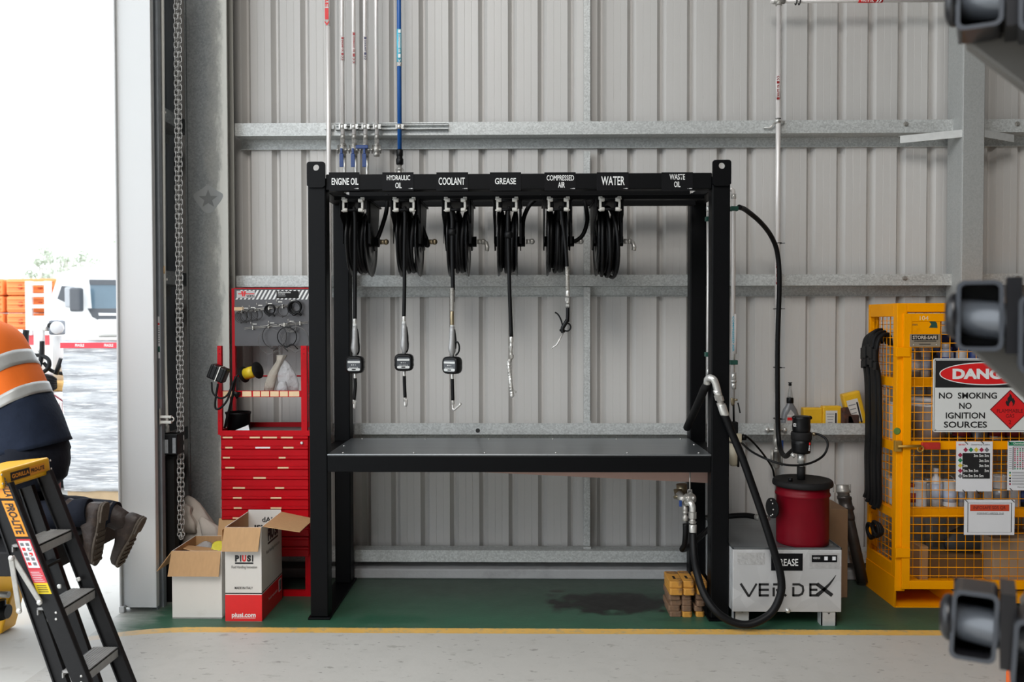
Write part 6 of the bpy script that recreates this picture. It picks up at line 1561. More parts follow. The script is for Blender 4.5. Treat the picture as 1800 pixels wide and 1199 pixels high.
# V brace links
def lk(a, b_, Y): 
    A = P(*a, Y); B = P(*b_, Y)
    return MB().beam(A, B, .006, .020, up=(0, 1, 0)) if False else MB().obox((A+B)/2, (B-A)/2, (0, .003, 0), Vector((-(B-A).z, 0, (B-A).x)).normalized()*.0105)
va1 = lk((21, 978), (71, 1059), 3.272).build('spreader_link', STEELD, la, label='bright spreader link', bevel=.003)
va2 = lk((19, 978), (34, 1075), 3.268).build('spreader_link', STEELD, la, label='bright spreader link', bevel=.003)
for p_ in ((20, 981), (70, 1059), (34, 1074)): MB().lathe([(.011, 0), (.011, -.004), (.006, -.008), (0, -.008)], P(*p_, 3.266), (0, 1, 0), 14).build('pivot_rivet', STEEL, la)
for p_, y in (((105, 1030.5), YF_-.06), ((138.5, 1018), YF_-.02)): 
    c = P(*p_, y-.0); MB().lathe([(.010, 0), (.010, -.004), (.004, -.005), (0, -.003)], c, (0, 1, 0), 14).build('rail_bolt', STEEL, la)
# yellow cap
cc = Vector((lx(1.0)-.078, (YN+YF_)/2, 1.0))
hx, hy, hz = Vector((.095, 0, 0)), Vector((0, (YF_-YN)/2+.03, 0)), Vector((0, 0, .036))
ROT = Matrix.Rotation(math.radians(-6), 3, 'Y')
cp_ = MB().obox(cc, ROT @ hx, hy, ROT @ hz).build('top_cap', YELP if False else mat('cap_yellow', (.80, .40, .012), .4, 0, .1, 9), la, label='yellow plastic top cap', bevel=.008)
fx = ROT @ Vector((.0962, 0, 0)); up_ = ROT @ Vector((0, 0, 1))
def capface(y0, y1, h0, h1, m_, par, lift=0, nm='label_block'):
    O = cc+fx*(1+lift)+Vector((0, y0, 0))
    return MB().prism([O+up_*h0, O+Vector((0, y1-y0, 0))+up_*h0, O+Vector((0, y1-y0, 0))+up_*h1, O+up_*h1], ROT @ Vector((-.0006, 0, 0))).build(nm, m_, par)
k1 = capface(-.115, .015, -.016, .018, INK, cp_); k2 = capface(.015, .125, -.016, .018, ORL, cp_)
def captext(s, y0, y1, h0, h1, m_, par):
    O = cc+fx*1.012+Vector((0, y0, 0)); text(s, O+up_*h0, (0, y1-y0, 0), up_*(h1-h0), m_, par, .03)
captext('GORILLA', -.108, .008, -.007, .010, ORL, k1); captext('PRO-LITE', .022, .118, -.007, .010, INK, k2)
for y in (-.17, .17): 
    for h in (-.015, .02): MB().lathe([(.005, 0), (.004, .002), (0, .002)], cc+fx+Vector((0, y, 0))+up_*h, fx, 8).build('cap_screw', STEEL, cp_)
# labels on the near rail (following its slope)
def railpatch(z0, z1, h0, h1, m_, par=None, lift=0.0, nm='rail_label', lab=None):
    Y = YN-.0162-lift
    pts = [Vector((lx(z), Y, z))+Vector((h, 0, 0)) for z, h in ((z0, h0), (z0, h1), (z1, h1), (z1, h0))]
    return MB().prism(pts, (0, .0007, 0)).build(nm, m_, par or la, label=lab)
# flat web filler so the labels sit on a face
MB().prism([Vector((lx(z)+h, YN-.0155, z)) for z, h in ((0.02, -.031), (0.02, .031), (.97, .031), (.97, -.031))], (0, .01, 0)).build('rail_web', FIB, la)
w1 = railpatch(.785, .925, -.026, .024, ORL, lab='orange PRO-LITE label')
Yt = YN-.0175
a = Vector((lx(.91)-.017, Yt, .91)); 
text('PRO-LITE', Vector((lx(.915)-.018, Yt, .915)), Vector((lx(.795)-lx(.915), 0, -.12)), Vector((.034, 0, .0)), INK, w1, .03)
w0 = railpatch(.935, .985, -.026, .024, ORL); text('GORILLA', Vector((lx(.985)-.016, Yt, 1.02)), Vector((lx(.94)-lx(1.02), 0, -.08)), Vector((.03, 0, 0)), INK, w0, .03)
w2 = railpatch(.655, .775, -.028, .027, mat('red_label', (.55, .02, .04), .45), lab='red and white warning label')
railpatch(.662, .768, -.023, .022, PAPER, w2, .0006, 'white_field')
for i in range(5):
    for j in range(2):
        z = .672+.019*i; railpatch(z, z+.012, -.019+.021*j, -.006+.021*j, bpy.data.materials['mid_grey_print'] if (i+j) % 3 else REDP, w2, .001, 'warning_icon')
w3 = railpatch(.603, .655, -.028, .027, mat('pinkish_red_label', (.62, .06, .08), .45), lab='red warning label')
for i in range(6): railpatch(.609+.007*i, .611+.007*i, -.022, .02-.004*(i % 3), PAPER, w3, .0006, 'small_print')
w4 = railpatch(.560, .603, -.028, .027, mat('yellow_label', (.75, .55, .01), .45), lab='yellow label')
for i in range(4): railpatch(.567+.008*i, .5695+.008*i, -.02, .018, INK, w4, .0006, 'small_print')
# ---------------------------------------------------------------- black deck the person kneels on
dk = thing('work_platform', 'black raised work platform on yellow leg in the doorway', 'platform', (-2.8, 4.12, 0))
MB().box(-3.6, -2.15, 3.74, 4.52, .488, .598).build('deck', mat('deck_black', (.008, .008, .009), .6, 0, .3, 20, .1, 80, spec=.3), dk, bevel=.006)
mb = MB(); a = P(30, 1098, 4.50); b_ = P(64, 1000, 4.50)
mb.prism([(-3.3, 4.36, 0), (a.x, 4.36, 0), (b_.x+.03, 4.36, .488), (-3.3, 4.36, .488)], (0, .13, 0)); mb.build('yellow_leg', bpy.data.materials['cap_yellow'], dk, bevel=.01, label='yellow tapered leg')
MB().box(-3.55, -3.45, 3.80, 3.88, 0, .488).build('leg', BLACK, dk)
c = P(8, 1075, 4.30)
MB().cyl(c+Vector((-.15, 0, 0)), c+Vector((.02, 0, 0)), .035).cyl(c+Vector((-.02, 0, -.04)), c+Vector((-.02, 0, .06)), .025).build('ram_end', PLAST, dk)
MB().cyl(c+Vector((-.1, 0, .09)), c+Vector((.03, -.01, .09)), .016).build('hydraulic_fitting', STEELD, dk)
MB().box(P(98, 800, 4.48).x, P(103, 800, 4.48).x, 4.47, 4.50, .598, P(100, 774, 4.48).z).build('grab_post', mat('dull_red_post', (.36, .05, .03), .5), dk, label='dull red upright post')
# ---------------------------------------------------------------- kneeling person
pe = thing('person', 'person kneeling on the black platform in orange and navy work shirt, brown boots', 'person', (-2.4, 4.12, .598))
SKIN = mat('skin', (.50, .27, .18), .5, 0, .08, 30); NAVYC = mat('navy_cloth', (.012, .018, .035), .85, 0, .3, 14, .3, 40, spec=.2); ORGC = mat('orange_cloth', (.78, .155, .02), .8, 0, .12, 7, .25, 18, spec=.2)
TROU = mat('dark_trousers', (.008, .010, .017), .85, 0, .3, 14, .3, 40, spec=.2); REFL = mat('reflective_tape', (.40, .40, .385), .4, .2, .08, 60)
LEAT = mat('brown_leather', (.026, .016, .012), .6, 0, .4, 22, .4, 50, dirt=(.07, .045, .03), dirt_at=(.52, .78)); SOLE = mat('worn_sole', (.075, .058, .043), .8, 0, .35, 40, .4, 70)
# body: one skinned surface
V_ = []; E_ = []; Rr = []
def nv(p, r, par=None):
    V_.append(Vector(p)); Rr.append(r)
    if par is not None: E_.append((par, len(V_)-1))
    return len(V_)-1
pel = nv((-2.40, 4.13, .95), .115)
w_ = nv((-2.44, 4.13, 1.12), .11, pel); m_ = nv((-2.52, 4.13, 1.30), .12, w_); ch_ = nv((-2.61, 4.13, 1.46), .13, m_); nk = nv((-2.73, 4.13, 1.60), .06, ch_); h0 = nv((-2.80, 4.13, 1.68), .062, nk); h1 = nv((-2.86, 4.13, 1.76), .098, h0); h2 = nv((-2.89, 4.13, 1.83), .07, h1)
nv((-2.945, 4.13, 1.70), .03, h1)
for s in (-1, 1):
    hp = nv((-2.41, 4.13+s*.10, .92), .095, pel); kn = nv((-2.66, 4.13+s*.12, .675), .062, hp)
    an = nv((-2.20, 4.13+s*.115, .70 if s < 0 else .66), .042, kn)
    sh_ = nv((-2.66, 4.13+s*.17, 1.54), .062, ch_); el = nv((-2.86, 4.13+s*.24, 1.30), .045, sh_); wr_ = nv((-3.09, 4.13+s*.17, 1.22), .03, el)
    pa = nv((-3.15, 4.13+s*.16, 1.205), .03, wr_); pb = nv((-3.185, 4.13+s*.155, 1.195), .028, pa)
    for q in range(4):
        b0 = Vector((-3.20, 4.13+s*.155+.022*(q-1.5), 1.20-.004*abs(q-1.5))); L = (.030, .036, .034, .026)[q]
        f1 = nv(b0, .009, pb); f2 = nv(b0+Vector((-L, 0, -.012)), .0085, f1); nv(b0+Vector((-L*1.5, 0, -.035)), .0075, f2)
    t1 = nv((-3.15, 4.13+s*.16-s*.035, 1.195), .011, pa); nv((-3.185, 4.13+s*.16-s*.05, 1.175), .009, t1)
me = bpy.data.meshes.new('body'); me.from_pydata([v-ORG[pe.name] for v in V_], E_, []); bo_ = bpy.data.objects.new('body', me); COL.objects.link(bo_)
sk_ = bo_.modifiers.new('skin', 'SKIN'); sb = bo_.modifiers.new('sub', 'SUBSURF'); sb.levels = sb.render_levels = 2
for i, r in enumerate(Rr): me.skin_vertices[0].data[i].radius = (r, r)
me.skin_vertices[0].data[0].use_root = True
dg = bpy.context.evaluated_depsgraph_get(); dg.update()
m2 = bpy.data.meshes.new_from_object(bo_.evaluated_get(dg)); bo_.modifiers.clear(); bo_.data = m2; m2.materials.clear(); m2.materials.append(SKIN)
for p_ in m2.polygons: p_.use_smooth = True
bo_.parent = pe; ORG[bo_.name] = ORG[pe.name]
mb = MB(); mb.ball((-2.862, 4.13, 1.79), (.112, .095, .10), 20, 12); mb.build('hair', mat('dark_hair', (.03, .02, .014), .7, 0, .3, 60), bo_)
for s in (-1, 1):
    MB().ball((-2.958, 4.13+s*.034, 1.765), .013, 10, 8).build('eye', WHITE, bo_); MB().ball((-2.87, 4.13+s*.097, 1.75), (.02, .01, .03), 10, 8).build('ear', SKIN, bo_)
# clothing lofts round the spine
def ring(c, ax, a, b_, n=32, e=.85, wr=0, seed=0):
    ax = Vector(ax).normalized(); f = Vector((ax.z, 0, -ax.x))      # f: toward the back
    out = []
    for i in range(n):
        t_ = 2*math.pi*i/n; k = 1+wr*math.sin(5*t_+seed)+wr*.6*math.sin(9*t_-seed*2)
        out.append(Vector(c)+f*a*k*math.copysign(abs(math.cos(t_))**e, math.cos(t_))+Vector((0, 1, 0))*b_*k*math.copysign(abs(math.sin(t_))**e, math.sin(t_)))
    return out
sec = [((-2.405, 4.13, 1.01), (-.20, 0, 1), .150, .195), ((-2.425, 4.13, 1.06), (-.24, 0, 1), .150, .195), ((-2.45, 4.13, 1.14), (-.42, 0, 1), .146, .188), ((-2.475, 4.13, 1.195), (-.55, 0, 1), .144, .182),
       ((-2.50, 4.13, 1.25), (-.66, 0, 1), .143, .182), ((-2.535, 4.13, 1.325), (-.76, 0, 1), .143, .188), ((-2.575, 4.13, 1.40), (-.84, 0, 1), .147, .198), ((-2.615, 4.13, 1.47), (-.88, 0, 1), .148, .208), ((-2.66, 4.13, 1.535), (-.75, 0, 1), .130, .205), ((-2.70, 4.13, 1.585), (-.85, 0, 1), .092, .15), ((-2.725, 4.13, 1.61), (-.9, 0, 1), .070, .085)]
def interp(t):
    i = min(int(t), len(sec)-2); f = t-i; a, b_ = sec[i], sec[i+1]
    L = lambda p, q: tuple(p[k]+(q[k]-p[k])*f for k in range(3))
    return L(a[0], b_[0]), L(a[1], b_[1]), a[2]+(b_[2]-a[2])*f, a[3]+(b_[3]-a[3])*f
def piece(t0, t1, n, g, name, m__, lab=None, wr=.012):
    rr = []
    for k in range(n+1):
        c, ax, a, b_ = interp(t0+(t1-t0)*k/n); rr.append(ring(c, ax, a+g, b_+g, 40, .85, wr, k*.5+t0))
    mb = MB(); mb.loft(rr); return mb.build(name, m__, pe, label=lab)
piece(0, 3.35, 9, .0, 'shirt_tail', NAVYC, 'navy lower shirt'); sh2 = piece(3.3, 10, 14, .0, 'shirt', ORGC, 'orange upper shirt')
piece(3.25, 4.05, 4, .004, 'reflective_band', REFL, 'grey reflective band'); piece(5.15, 5.95, 4, .004, 'reflective_band', REFL, 'grey reflective band')
for s in (-1, 1):
    pts = [Vector((-2.64, 4.13+s*.15, 1.53)), Vector((-2.70, 4.13+s*.20, 1.48)), Vector((-2.86, 4.13+s*.245, 1.295)), Vector((-2.98, 4.13+s*.21, 1.26)), Vector((-3.07, 4.13+s*.175, 1.228))]
    MB().tube(smooth_path(pts, 5), [.085+.0*i-(.045*i/20) for i in range(21)], 18).build('sleeve', ORGC, pe, label='orange sleeve')
    # trousers
    an_z = .712 if s < 0 else .655; ay = 4.04 if s < 0 else 4.24; ax_ = -2.09 if s < 0 else -2.06
    pts = [Vector((-2.40, 4.13+s*.075, 1.02)), Vector((-2.43, 4.13+s*.09, .92)), Vector((-2.56, 4.13+s*.11, .78)), Vector((-2.655, 4.13+s*.12, .69)), Vector((-2.60, 4.13+s*.12, .675)), Vector((-2.45, 4.13+s*.115, .683)), Vector((-2.28, (4.13+s*.115+ay)/2, .70 if s < 0 else .675)), Vector((ax_, ay, an_z))]
    n = len(smooth_path(pts, 5)); rad = []
    key = [.115, .128, .105, .084, .078, .080, .072, .064]
    for i in range(n):
        f = i/5; j = min(int(f), 6); rad.append((key[j]+(key[j+1]-key[j])*(f-j))*(1+.04*math.sin(i*1.9)))
    MB().tube(smooth_path(pts, 5), rad, 22).build('trouser_leg', TROU, pe)
MB().loft([ring((-2.415, 4.13, z), (-.12, 0, 1), a, b_, 32, .9, .01, z*30) for z, a, b_ in ((.80, .09, .13), (.84, .135, .18), (.92, .150, .198), (1.0, .142, .195), (1.05, .13, .18))]).build('trouser_seat', TROU, pe)
# boots: t = heel to toe, s = out of the sole
def boot(heel, toe, sn, Y, label):
    heel = Vector(heel); toe = Vector(toe); t_ = (toe-heel); L = t_.length; t_ /= L
    s_ = Vector((sn[0], 0, sn[1])); s_ = (s_-t_*s_.dot(t_)).normalized(); w = Vector((0, 1, 0))
    o = MB(); rr = []
    for f, h, hw in ((.0, .030, .018), (.02, .060, .030), (.10, .088, .036), (.22, .105, .038), (.34, .100, .039), (.48, .078, .042), (.62, .062, .047), (.78, .055, .049), (.90, .048, .043), (.97, .036, .030), (1.0, .018, .012)):
        c = heel+t_*L*f
        ringp = []
        for i in range(20):
            a = math.pi*i/19
            k = abs(math.sin(a))**.7
            ringp.append(c+w*hw*math.copysign(abs(math.cos(a))**.75, math.cos(a))-s_*h*k)
        rr.append(ringp)
    o.loft(rr); b_ = o.build('boot', LEAT, pe, label=label, bevel=0)
    # shaft
    sh = heel+t_*L*.20
    rr = []
    for d, rx, ry in ((.05, .052, .038), (.09, .055, .044), (.13, .058, .050), (.165, .063, .056)):
        c = sh-s_*d+t_*(.012-.05*d)
        rr.append([c+t_*rx*math.cos(2*math.pi*i/20)+w*ry*math.sin(2*math.pi*i/20) for i in range(20)])
    MB().loft(rr).build('boot_shaft', LEAT, b_)
    # sole: welted slab with heel block
    pts = []
    for f, hw in ((-.015, .016), (.02, .033), (.12, .040), (.3, .037), (.45, .040), (.62, .050), (.78, .053), (.92, .044), (.99, .026), (1.02, .008)): pts.append((f, hw))
    poly = [heel+t_*L*f+w*hw for f, hw in pts]+[heel+t_*L*f-w*hw for f, hw in pts[::-1]]
    MB().prism([p-s_*.003 for p in poly], s_*.012).build('sole', SOLE, b_, label='worn pale sole', bevel=.004)
    hpts = [(f, hw) for f, hw in pts if f <= .3]
    poly = [heel+t_*L*f+w*hw*.97 for f, hw in hpts]+[heel+t_*L*f-w*hw*.97 for f, hw in hpts[::-1]]
    MB().prism([p+s_*.009 for p in poly], s_*.010).build('heel_block', SOLE, b_, bevel=.003)
    for k in range(6):
        c = heel+t_*L*(.48+.09*k)+s_*.010; MB().obox(c, t_*.006, w*.040, s_*.003).build('tread_bar', SOLE, b_)
P1 = lambda x, y: P(x, y, 4.03)
P2 = lambda x, y: P(x, y, 4.23)
boot(P1(181, 884), P1(167, 992), (1, .0), 4.03, 'brown work boot nearest the camera')
boot(P2(249, 909), P2(207, 995), (.9, -.42), 4.23, 'brown work boot farther from the camera')
# ---------------------------------------------------------------- yard outside
m, t, b = nt('stretch_wrap')
n1 = noise(t, 1.6, 7, mapped(t, (1.1, 1.1, 9), rot=(.06, .0, 0)), .65); n2 = noise(t, 3, 6, mapped(t, (1.5, 1.5, 22)), .6)
c = mix(t, ramp(t, n1, .38, .66), (.26, .265, .28), (.60, .61, .63)); c = mix(t, ramp(t, n2, .52, .72), c, (.85, .85, .86)); c = mix(t, mth(t, 'MULTIPLY', ramp(t, noise(t, 2.2, 7, mapped(t, (1, 1, 14), (3, 5, 2)), .7), .62, .70), .6), c, (.05, .053, .065))
t.links.new(c, b.inputs['Base Color']); b.inputs['Roughness'].default_value = .25; bumpy(t, b, n1, .3); WRAP = m
YPL = 7.6
pl = thing('wrapped_pallet', 'tall stretch-wrapped grey pallet load with red tape band outside the doorway', 'pallet', (-3.5, 8.2, 0))
x0 = P(112, 800, YPL).x; zt = P(150, 598, YPL).z
rnd = random.Random(3); rows = []
for k in range(26):
    z = .10+(zt-.10)*k/25; r_ = []
    for i in range(44):
        f = i/44*4; side = int(f); g = f-side
        wx, wy = 1.15, 1.15; cx_, cy_ = x0+wx/2, YPL+wy/2
        j = .012*math.sin(k*1.3+i*.9)+.008*rnd.uniform(-1, 1)
        p = [(-.5+g, -.5), (.5, -.5+g), (.5-g, .5), (-.5, .5-g)][side]
        r_.append((cx_+p[0]*(wx+j), cy_+p[1]*(wy+j), z+.004*rnd.uniform(-1, 1)))
    rows.append(r_)
mb = MB(); mb.loft(rows, smooth=True); mb.build('wrapped_load', WRAP, pl)
WOOD = mat('pallet_wood', (.45, .33, .2), .8, 0, .2, 8)
for k in range(3): MB().box(x0+.02, x0+1.13, YPL+.02+.5*k, YPL+.14+.5*k, -.008, .10).build('pallet_bearer', WOOD, pl)
mb = MB(); za, zb2 = P(150, 612, YPL).z, P(150, 602.5, YPL).z; mb.box(x0-.012, x0+1.162, YPL-.012, YPL+1.162, za, zb2); tp = mb.build('tape_band', mat('bright_red_tape', (.75, .03, .05), .4), pl, label='red tape band with white writing')
for a in (132, 183): textpx('FRAGILE', a, 604.5, a+16, 609.5, YPL-.0135, WHITE, tp, .02)
MB().box(x0+.0, x0+1.15, YPL+.0, YPL+1.15, zt, zt+.02).build('white_cover', CARDW, pl)
co_ = thing('hose_roll', 'roll of black and white striped hose lying on the wrapped pallet', 'roll', (x0+.8, 8.2, zt+.02))
cx_ = P(178, 598, YPL).x+.15
mb = MB(); mb.lathe([(0, -.5), (.085, -.5), (.085, .5), (0, .5)], (cx_+.1, 8.15, zt+.105), (1, .25, 0), 24); mb.build('roll_core', WHITE, co_)
for k in range(9): MB().torus((cx_-.28+.085*k, 8.15-.08+.02*k, zt+.107), (1, .25, .75), .088, .007, 28, 6).build('black_strand', RUBBER, co_)
# tank trailer with pump post
TWH = mat('trailer_white', (.74, .73, .72), .45, 0, .05, 4, dirt=(.5, .42, .36), dirt_at=(.66, .9))
tr_ = thing('fuel_trailer', 'white tank trailer with red lettering, behind the kneeling person', 'trailer', (-5.3, 8.6, -.008))
YT = 8.0; x1 = P(121, 800, YT).x
MB().box(-6.6, x1, YT, 9.5, .30, P(100, 690, YT).z).build('tank_body', TWH, tr_, bevel=.02)
MB().box(-6.6, x1-.02, YT+.1, 9.4, .15, .30).build('chassis', BLACK, tr_)
for x in (-6.2, -5.3):
    for y in (YT+.15, 9.2): MB().cyl((x, y, .20), (x, y+.16, .20), .21, seg=24).build('wheel', RUBBER, tr_)
MB().box(x1-.5, x1-.2, YT+.3, 9.2, -.008, .16).build('stand', BLACK, tr_)
DRI = mat('maroon_print', (.28, .03, .05), .5)
a = P(73, 726, YT-.002); b_ = P(116, 721, YT-.002); c = P(73, 704, YT-.002)
text('E FILL 4250 LIT', P(62, 728, YT-.002), Vector((.29, 0, .012)), Vector((0, 0, .10)), DRI, tr_, .0)
rp = quadpx(70, 738, 111, 777, YT-.002).build('red_panel', mat('orange_red_panel', (.75, .06, .03), .45), tr_); textpx('rates', 83, 745, 106.5, 759, YT-.003, WHITE, rp, .06); textpx('.58', 91, 764, 104, 772, YT-.003, WHITE, rp, .05)
quadpx(95, 789, 116, 791, YT-.002).build('maroon_line', DRI, tr_)
zt2 = P(100, 690, YT).z
MB().box(x1-.42, x1-.02, YT+.1, YT+1.2, zt2, zt2+.09).build('yellow_tarp', mat('ochre_tarp', (.70, .42, .14), .7, 0, .2, 6), tr_, bevel=.03)
mb = MB(); 
for k in range(5): mb.tube(smooth_path([P(55+3*k, 664+4*k, 8.0+.02*k), P(72+2*k, 661+4*k, 7.98), P(88+k, 663+5*k, 8.0), P(97, 668+3*k, 8.05)], 5), .022, 8)
mb.build('hose_bundle', RUBBER, tr_)
pp = thing('fuel_pump', 'grey metering pump on white post with black hoses above the trailer', 'pump', P(80, 690, 8.3))
x0, x1_, z0, z1 = rect(58, 560, 71, 690, 8.3); MB().box(x0, x1_, 8.3, 8.4, zt2, z1).build('post', TWH, pp, bevel=.01)
x0, x1_, z0, z1 = rect(72, 566, 77, 605, 8.25); MB().cyl(((x0+x1_)/2, 8.25, z0-.1), ((x0+x1_)/2, 8.25, z1), .022).build('riser', TWH, pp)
x0, x1_, z0, z1 = rect(84, 563, 103, 589, 8.2); MB().box(x0, x1_, 8.2, 8.34, z0, z1).build('pump_body', mat('pump_grey', (.12, .13, .15), .4, .2), pp, bevel=.02)
c = P(101, 576, 8.19); MB().lathe([(.06, 0), (.062, -.02), (.055, -.03), (0, -.03)], c, (-.2, 1, 0), 24).build('meter_dial', CANW, pp)
c = P(89, 572, 8.19); MB().lathe([(.024, 0), (.024, -.02), (0, -.02)], c, (0, 1, 0), 14).build('pump_knob', PLAST, pp)
MB().cyl(P(104, 577, 8.22), P(112, 577, 8.22), .014).build('outlet', STEELD, pp); MB().cyl(P(77, 577, 8.24), P(85, 577, 8.24), .03).build('inlet', STEEL, pp)
x0, x1_, z0, z1 = rect(88, 590, 108, 650, 8.35); MB().cyl(((x0+x1_)/2, 8.4, zt2), ((x0+x1_)/2, 8.4, z1), .055, seg=24).build('filter_can', TWH, pp)
MB().tube(smooth_path([P(74, 600, 8.2), P(73, 625, 8.18), P(68, 645, 8.16), P(57, 658, 8.15), P(50, 668, 8.15)], 6), .022, 10).build('pump_hose', RUBBER, pp)
MB().tube(smooth_path([P(56, 625, 8.2), P(72, 625, 8.18), P(85, 632, 8.16), P(86, 645, 8.15), P(76, 654, 8.15), P(62, 657, 8.15)], 6), .020, 10).build('pump_hose', RUBBER, pp)
MB().tube(smooth_path([P(48, 625, 8.2), P(58, 617, 8.2), P(66, 620, 8.2), P(72, 628, 8.2)], 6), .022, 10).build('pump_pipe', STEEL, pp)
MB().tube(smooth_path([P(77, 638, 8.2), P(88, 650, 8.2), P(100, 655, 8.2), P(112, 657, 8.2)], 6), .018, 10).build('pump_hose', RUBBER, pp)
MB().cyl(P(108, 630, 8.1), P(98, 658, 8.1), .022).build('nozzle', PLAST, pp)
MB().cyl(P(78, 683, YT-.01), P(113, 707, YT-.01), .006).build('stay_wire', DRI, tr_)
x0, x1_, z0, z1 = rect(41, 575, 50, 620, 8.5)
hn = MB().tube(smooth_path([P(46, 690, 8.5), P(45, 600, 8.5), P(46, 580, 8.5)], 4), .03, 10).build('hose_reel_post', RUBBER, label='thick black upright hose end beside the white pump post', cat='hose')
# truck far behind
TX = lambda px: (px-924)/60.; TZ = lambda py: 1.62-(py-566)/60.
YK = 25.0
tk_ = thing('truck', 'white truck cab with dark side window and mirror out in the yard', 'truck', (-12, 26, -.008))
TRW = mat('truck_white', (.80, .80, .80), .35, 0, .02, 3); GLS = mat('truck_glass', (.10, .15, .19), .1, 0, .1, 2); GRY = mat('truck_grey', (.07, .075, .085), .45, 0, .1, 6)
prof = [(-14.1, .9), (-14.1, 2.2), (-13.8, 3.1), (-12.6, 3.28), (-10.0, 3.22), (-9.7, 1.9), (-9.6, .7)]
MB().prism([(x, YK, z) for x, z in prof], (0, 2.4, 0)).build('cab', TRW, tk_, bevel=.08, bseg=3)
def plate(pts, Y, m_, nm, par=tk_, th=.05, lab=None): return MB().prism([(TX(a), Y, TZ(b_)) for a, b_ in pts], (0, th, 0)).build(nm, m_, par, label=lab)
plate([(103, 501), (124, 502.5), (125, 538), (95, 523.5)], YK-.02, GRY, 'side_window')
plate([(153, 490), (232, 491), (232, 541), (156.5, 541)], YK-.02, GLS, 'windscreen')
plate([(153, 490), (232, 491), (232, 500), (154, 499)], YK-.05, GRY, 'sun_visor')
plate([(149, 541), (240, 541), (240, 563), (176, 566), (157, 556)], YK-.02, GRY, 'dash_panel'); plate([(169, 549), (235, 550), (235, 554), (170, 553.5)], YK-.05, TRW, 'wiper_strip')
x0, x1_ = TX(128), TX(149)
MB().box(x0+.05, x1_, YK-.5, YK-.2, TZ(547), TZ(505)).build('mirror', GRY, tk_, bevel=.06); MB().box(x0-.1, x0+.16, YK-.48, YK-.2, TZ(540), TZ(504)).build('mirror_shell', mat('mirror_grey', (.35, .36, .38), .4), tk_, bevel=.05)
MB().ball((TX(166), YK+.6, TZ(476)), (.12, .12, .16), 12, 8).build('beacon', mat('amber_beacon', (.85, .30, .04), .3), tk_)
MB().box(-14.0, -9.7, YK+.1, YK+2.3, .35, .95).build('bumper', TRW, tk_)
for x in (-13.2, -10.6): MB().cyl((x, YK-.02, .5), (x, YK+.35, .5), .51, seg=28).build('wheel', RUBBER, tk_)
MB().box(-22, -14.15, YK+.2, YK+2.4, .95, TZ(588)).build('truck_bed', mat('bed_red', (.62, .06, .07), .5), tk_); 
for x in (-16, -18): MB().cyl((x, YK+.2, .5), (x, YK+.55, .5), .5, seg=28).build('wheel', RUBBER, tk_)
for px in (39, 73): MB().box(TX(px)-.09, TX(px)+.09, YK+.1, YK+.2, TZ(588), TZ(492)).build('headboard_post', TRW, tk_)
for py in (496, 517, 537, 557): MB().box(TX(39), TX(73), YK+.075, YK+.16, TZ(py+3), TZ(py-3)).build('headboard_rail', TRW, tk_)
x0, x1_ = TX(38), TX(72); MB().box(x0, x1_, YK+.12, YK+.18, TZ(580), TZ(557)).build('headboard_panel', TRW, tk_)
ORB = mat('orange_barrier', (.85, .26, .07), .5, 0, .12, 2)
for k in range(3):
    for j in range(2):
        xa, xb = ((-15.6, -14.1), (-19.2, -15.7))[j]; z0 = TZ(580)+.02+.52*k+(.0 if k == 0 else .0); h = .50
        t_ = thing('traffic_barrier', '%s orange plastic barrier %s stacked on the truck bed' % (('bottom', 'middle', 'top')[k], ('behind the white headboard', 'left of the white headboard')[j]), 'barrier', ((xa+xb)/2, YK+1.2, z0), 'orange barriers on the truck bed')
        MB().box(xa, xb, YK+.4, YK+2.0, z0, z0+h).build('barrier_body', ORB, t_, bevel=.06)
        for q in range(3): MB().box(xa+.05, xb-.05, YK+.34, YK+.42, z0+.08+.15*q, z0+.13+.15*q).build('moulded_rib', ORB, t_, bevel=.02)
        for q in range(2): MB().lathe([(.07, 0), (.07, -.05), (0, -.05)], (xa+(xb-xa)*(.3+.4*q), YK+.4, z0+.25), (0, 1, 0), 14).build('fork_hole', mat('dark_orange_hole', (.55, .07, .02), .6) if 'dark_orange_hole' not in bpy.data.materials else bpy.data.materials['dark_orange_hole'], t_)
# gum trees, haze painted into their pale leaf colour, and thin skyline poles
LEAFS = [mat('hazed_gum_leaf', (.50, .54, .44), .6, 0, .1, 1), mat('hazed_sage_leaf', (.46, .50, .40), .6, 0, .1, 1)]
BARK = mat('pale_bark', (.6, .57, .52), .8)
def tree(cx, Y, base, blobs, label, seed, n=900, mi=0):
    rnd = random.Random(seed); r_ = thing('gum_tree', label, 'tree', (cx, Y, -.008), 'pale trees on the skyline')
    top = max(b[1] for b in blobs)
    mb = MB(); mb.tube(smooth_path([(cx, Y, -.008), (cx+.2, Y, base*.6), (cx-.1, Y, base), (cx, Y, top*.92)], 5), [.30-.012*i for i in range(16)], 8)
    for b in blobs: mb.tube([(cx, Y, base*.8), (cx+(b[0]-cx)*.6, Y, (base*.8+b[1])/2+.3), (b[0], Y, b[1])], [.14, .09, .04], 6)
    mb.build('trunk', BARK, r_)
    mb = MB()
    for bx, bz, rx, rz in blobs:
        for k in range(int(n/len(blobs))):
            a = rnd.uniform(0, 6.28); u_ = rnd.uniform(-1, 1); q = rnd.random()**.45; s = math.sqrt(1-u_*u_)
            p = Vector((bx+rx*q*s*math.cos(a), Y+rx*q*s*math.sin(a), bz+rz*q*u_))
            L = rnd.uniform(.18, .42); d = Vector((rnd.uniform(-1, 1), rnd.uniform(-1, 1), rnd.uniform(-1.2, .4))).normalized()*L; w = d.cross(Vector((rnd.uniform(-1, 1), rnd.uniform(-1, 1), .3))).normalized()*L*.22
            mb.poly([p-d*.5, p+w, p+d*.5, p-w])
    mb.build('foliage', LEAFS[mi], r_)
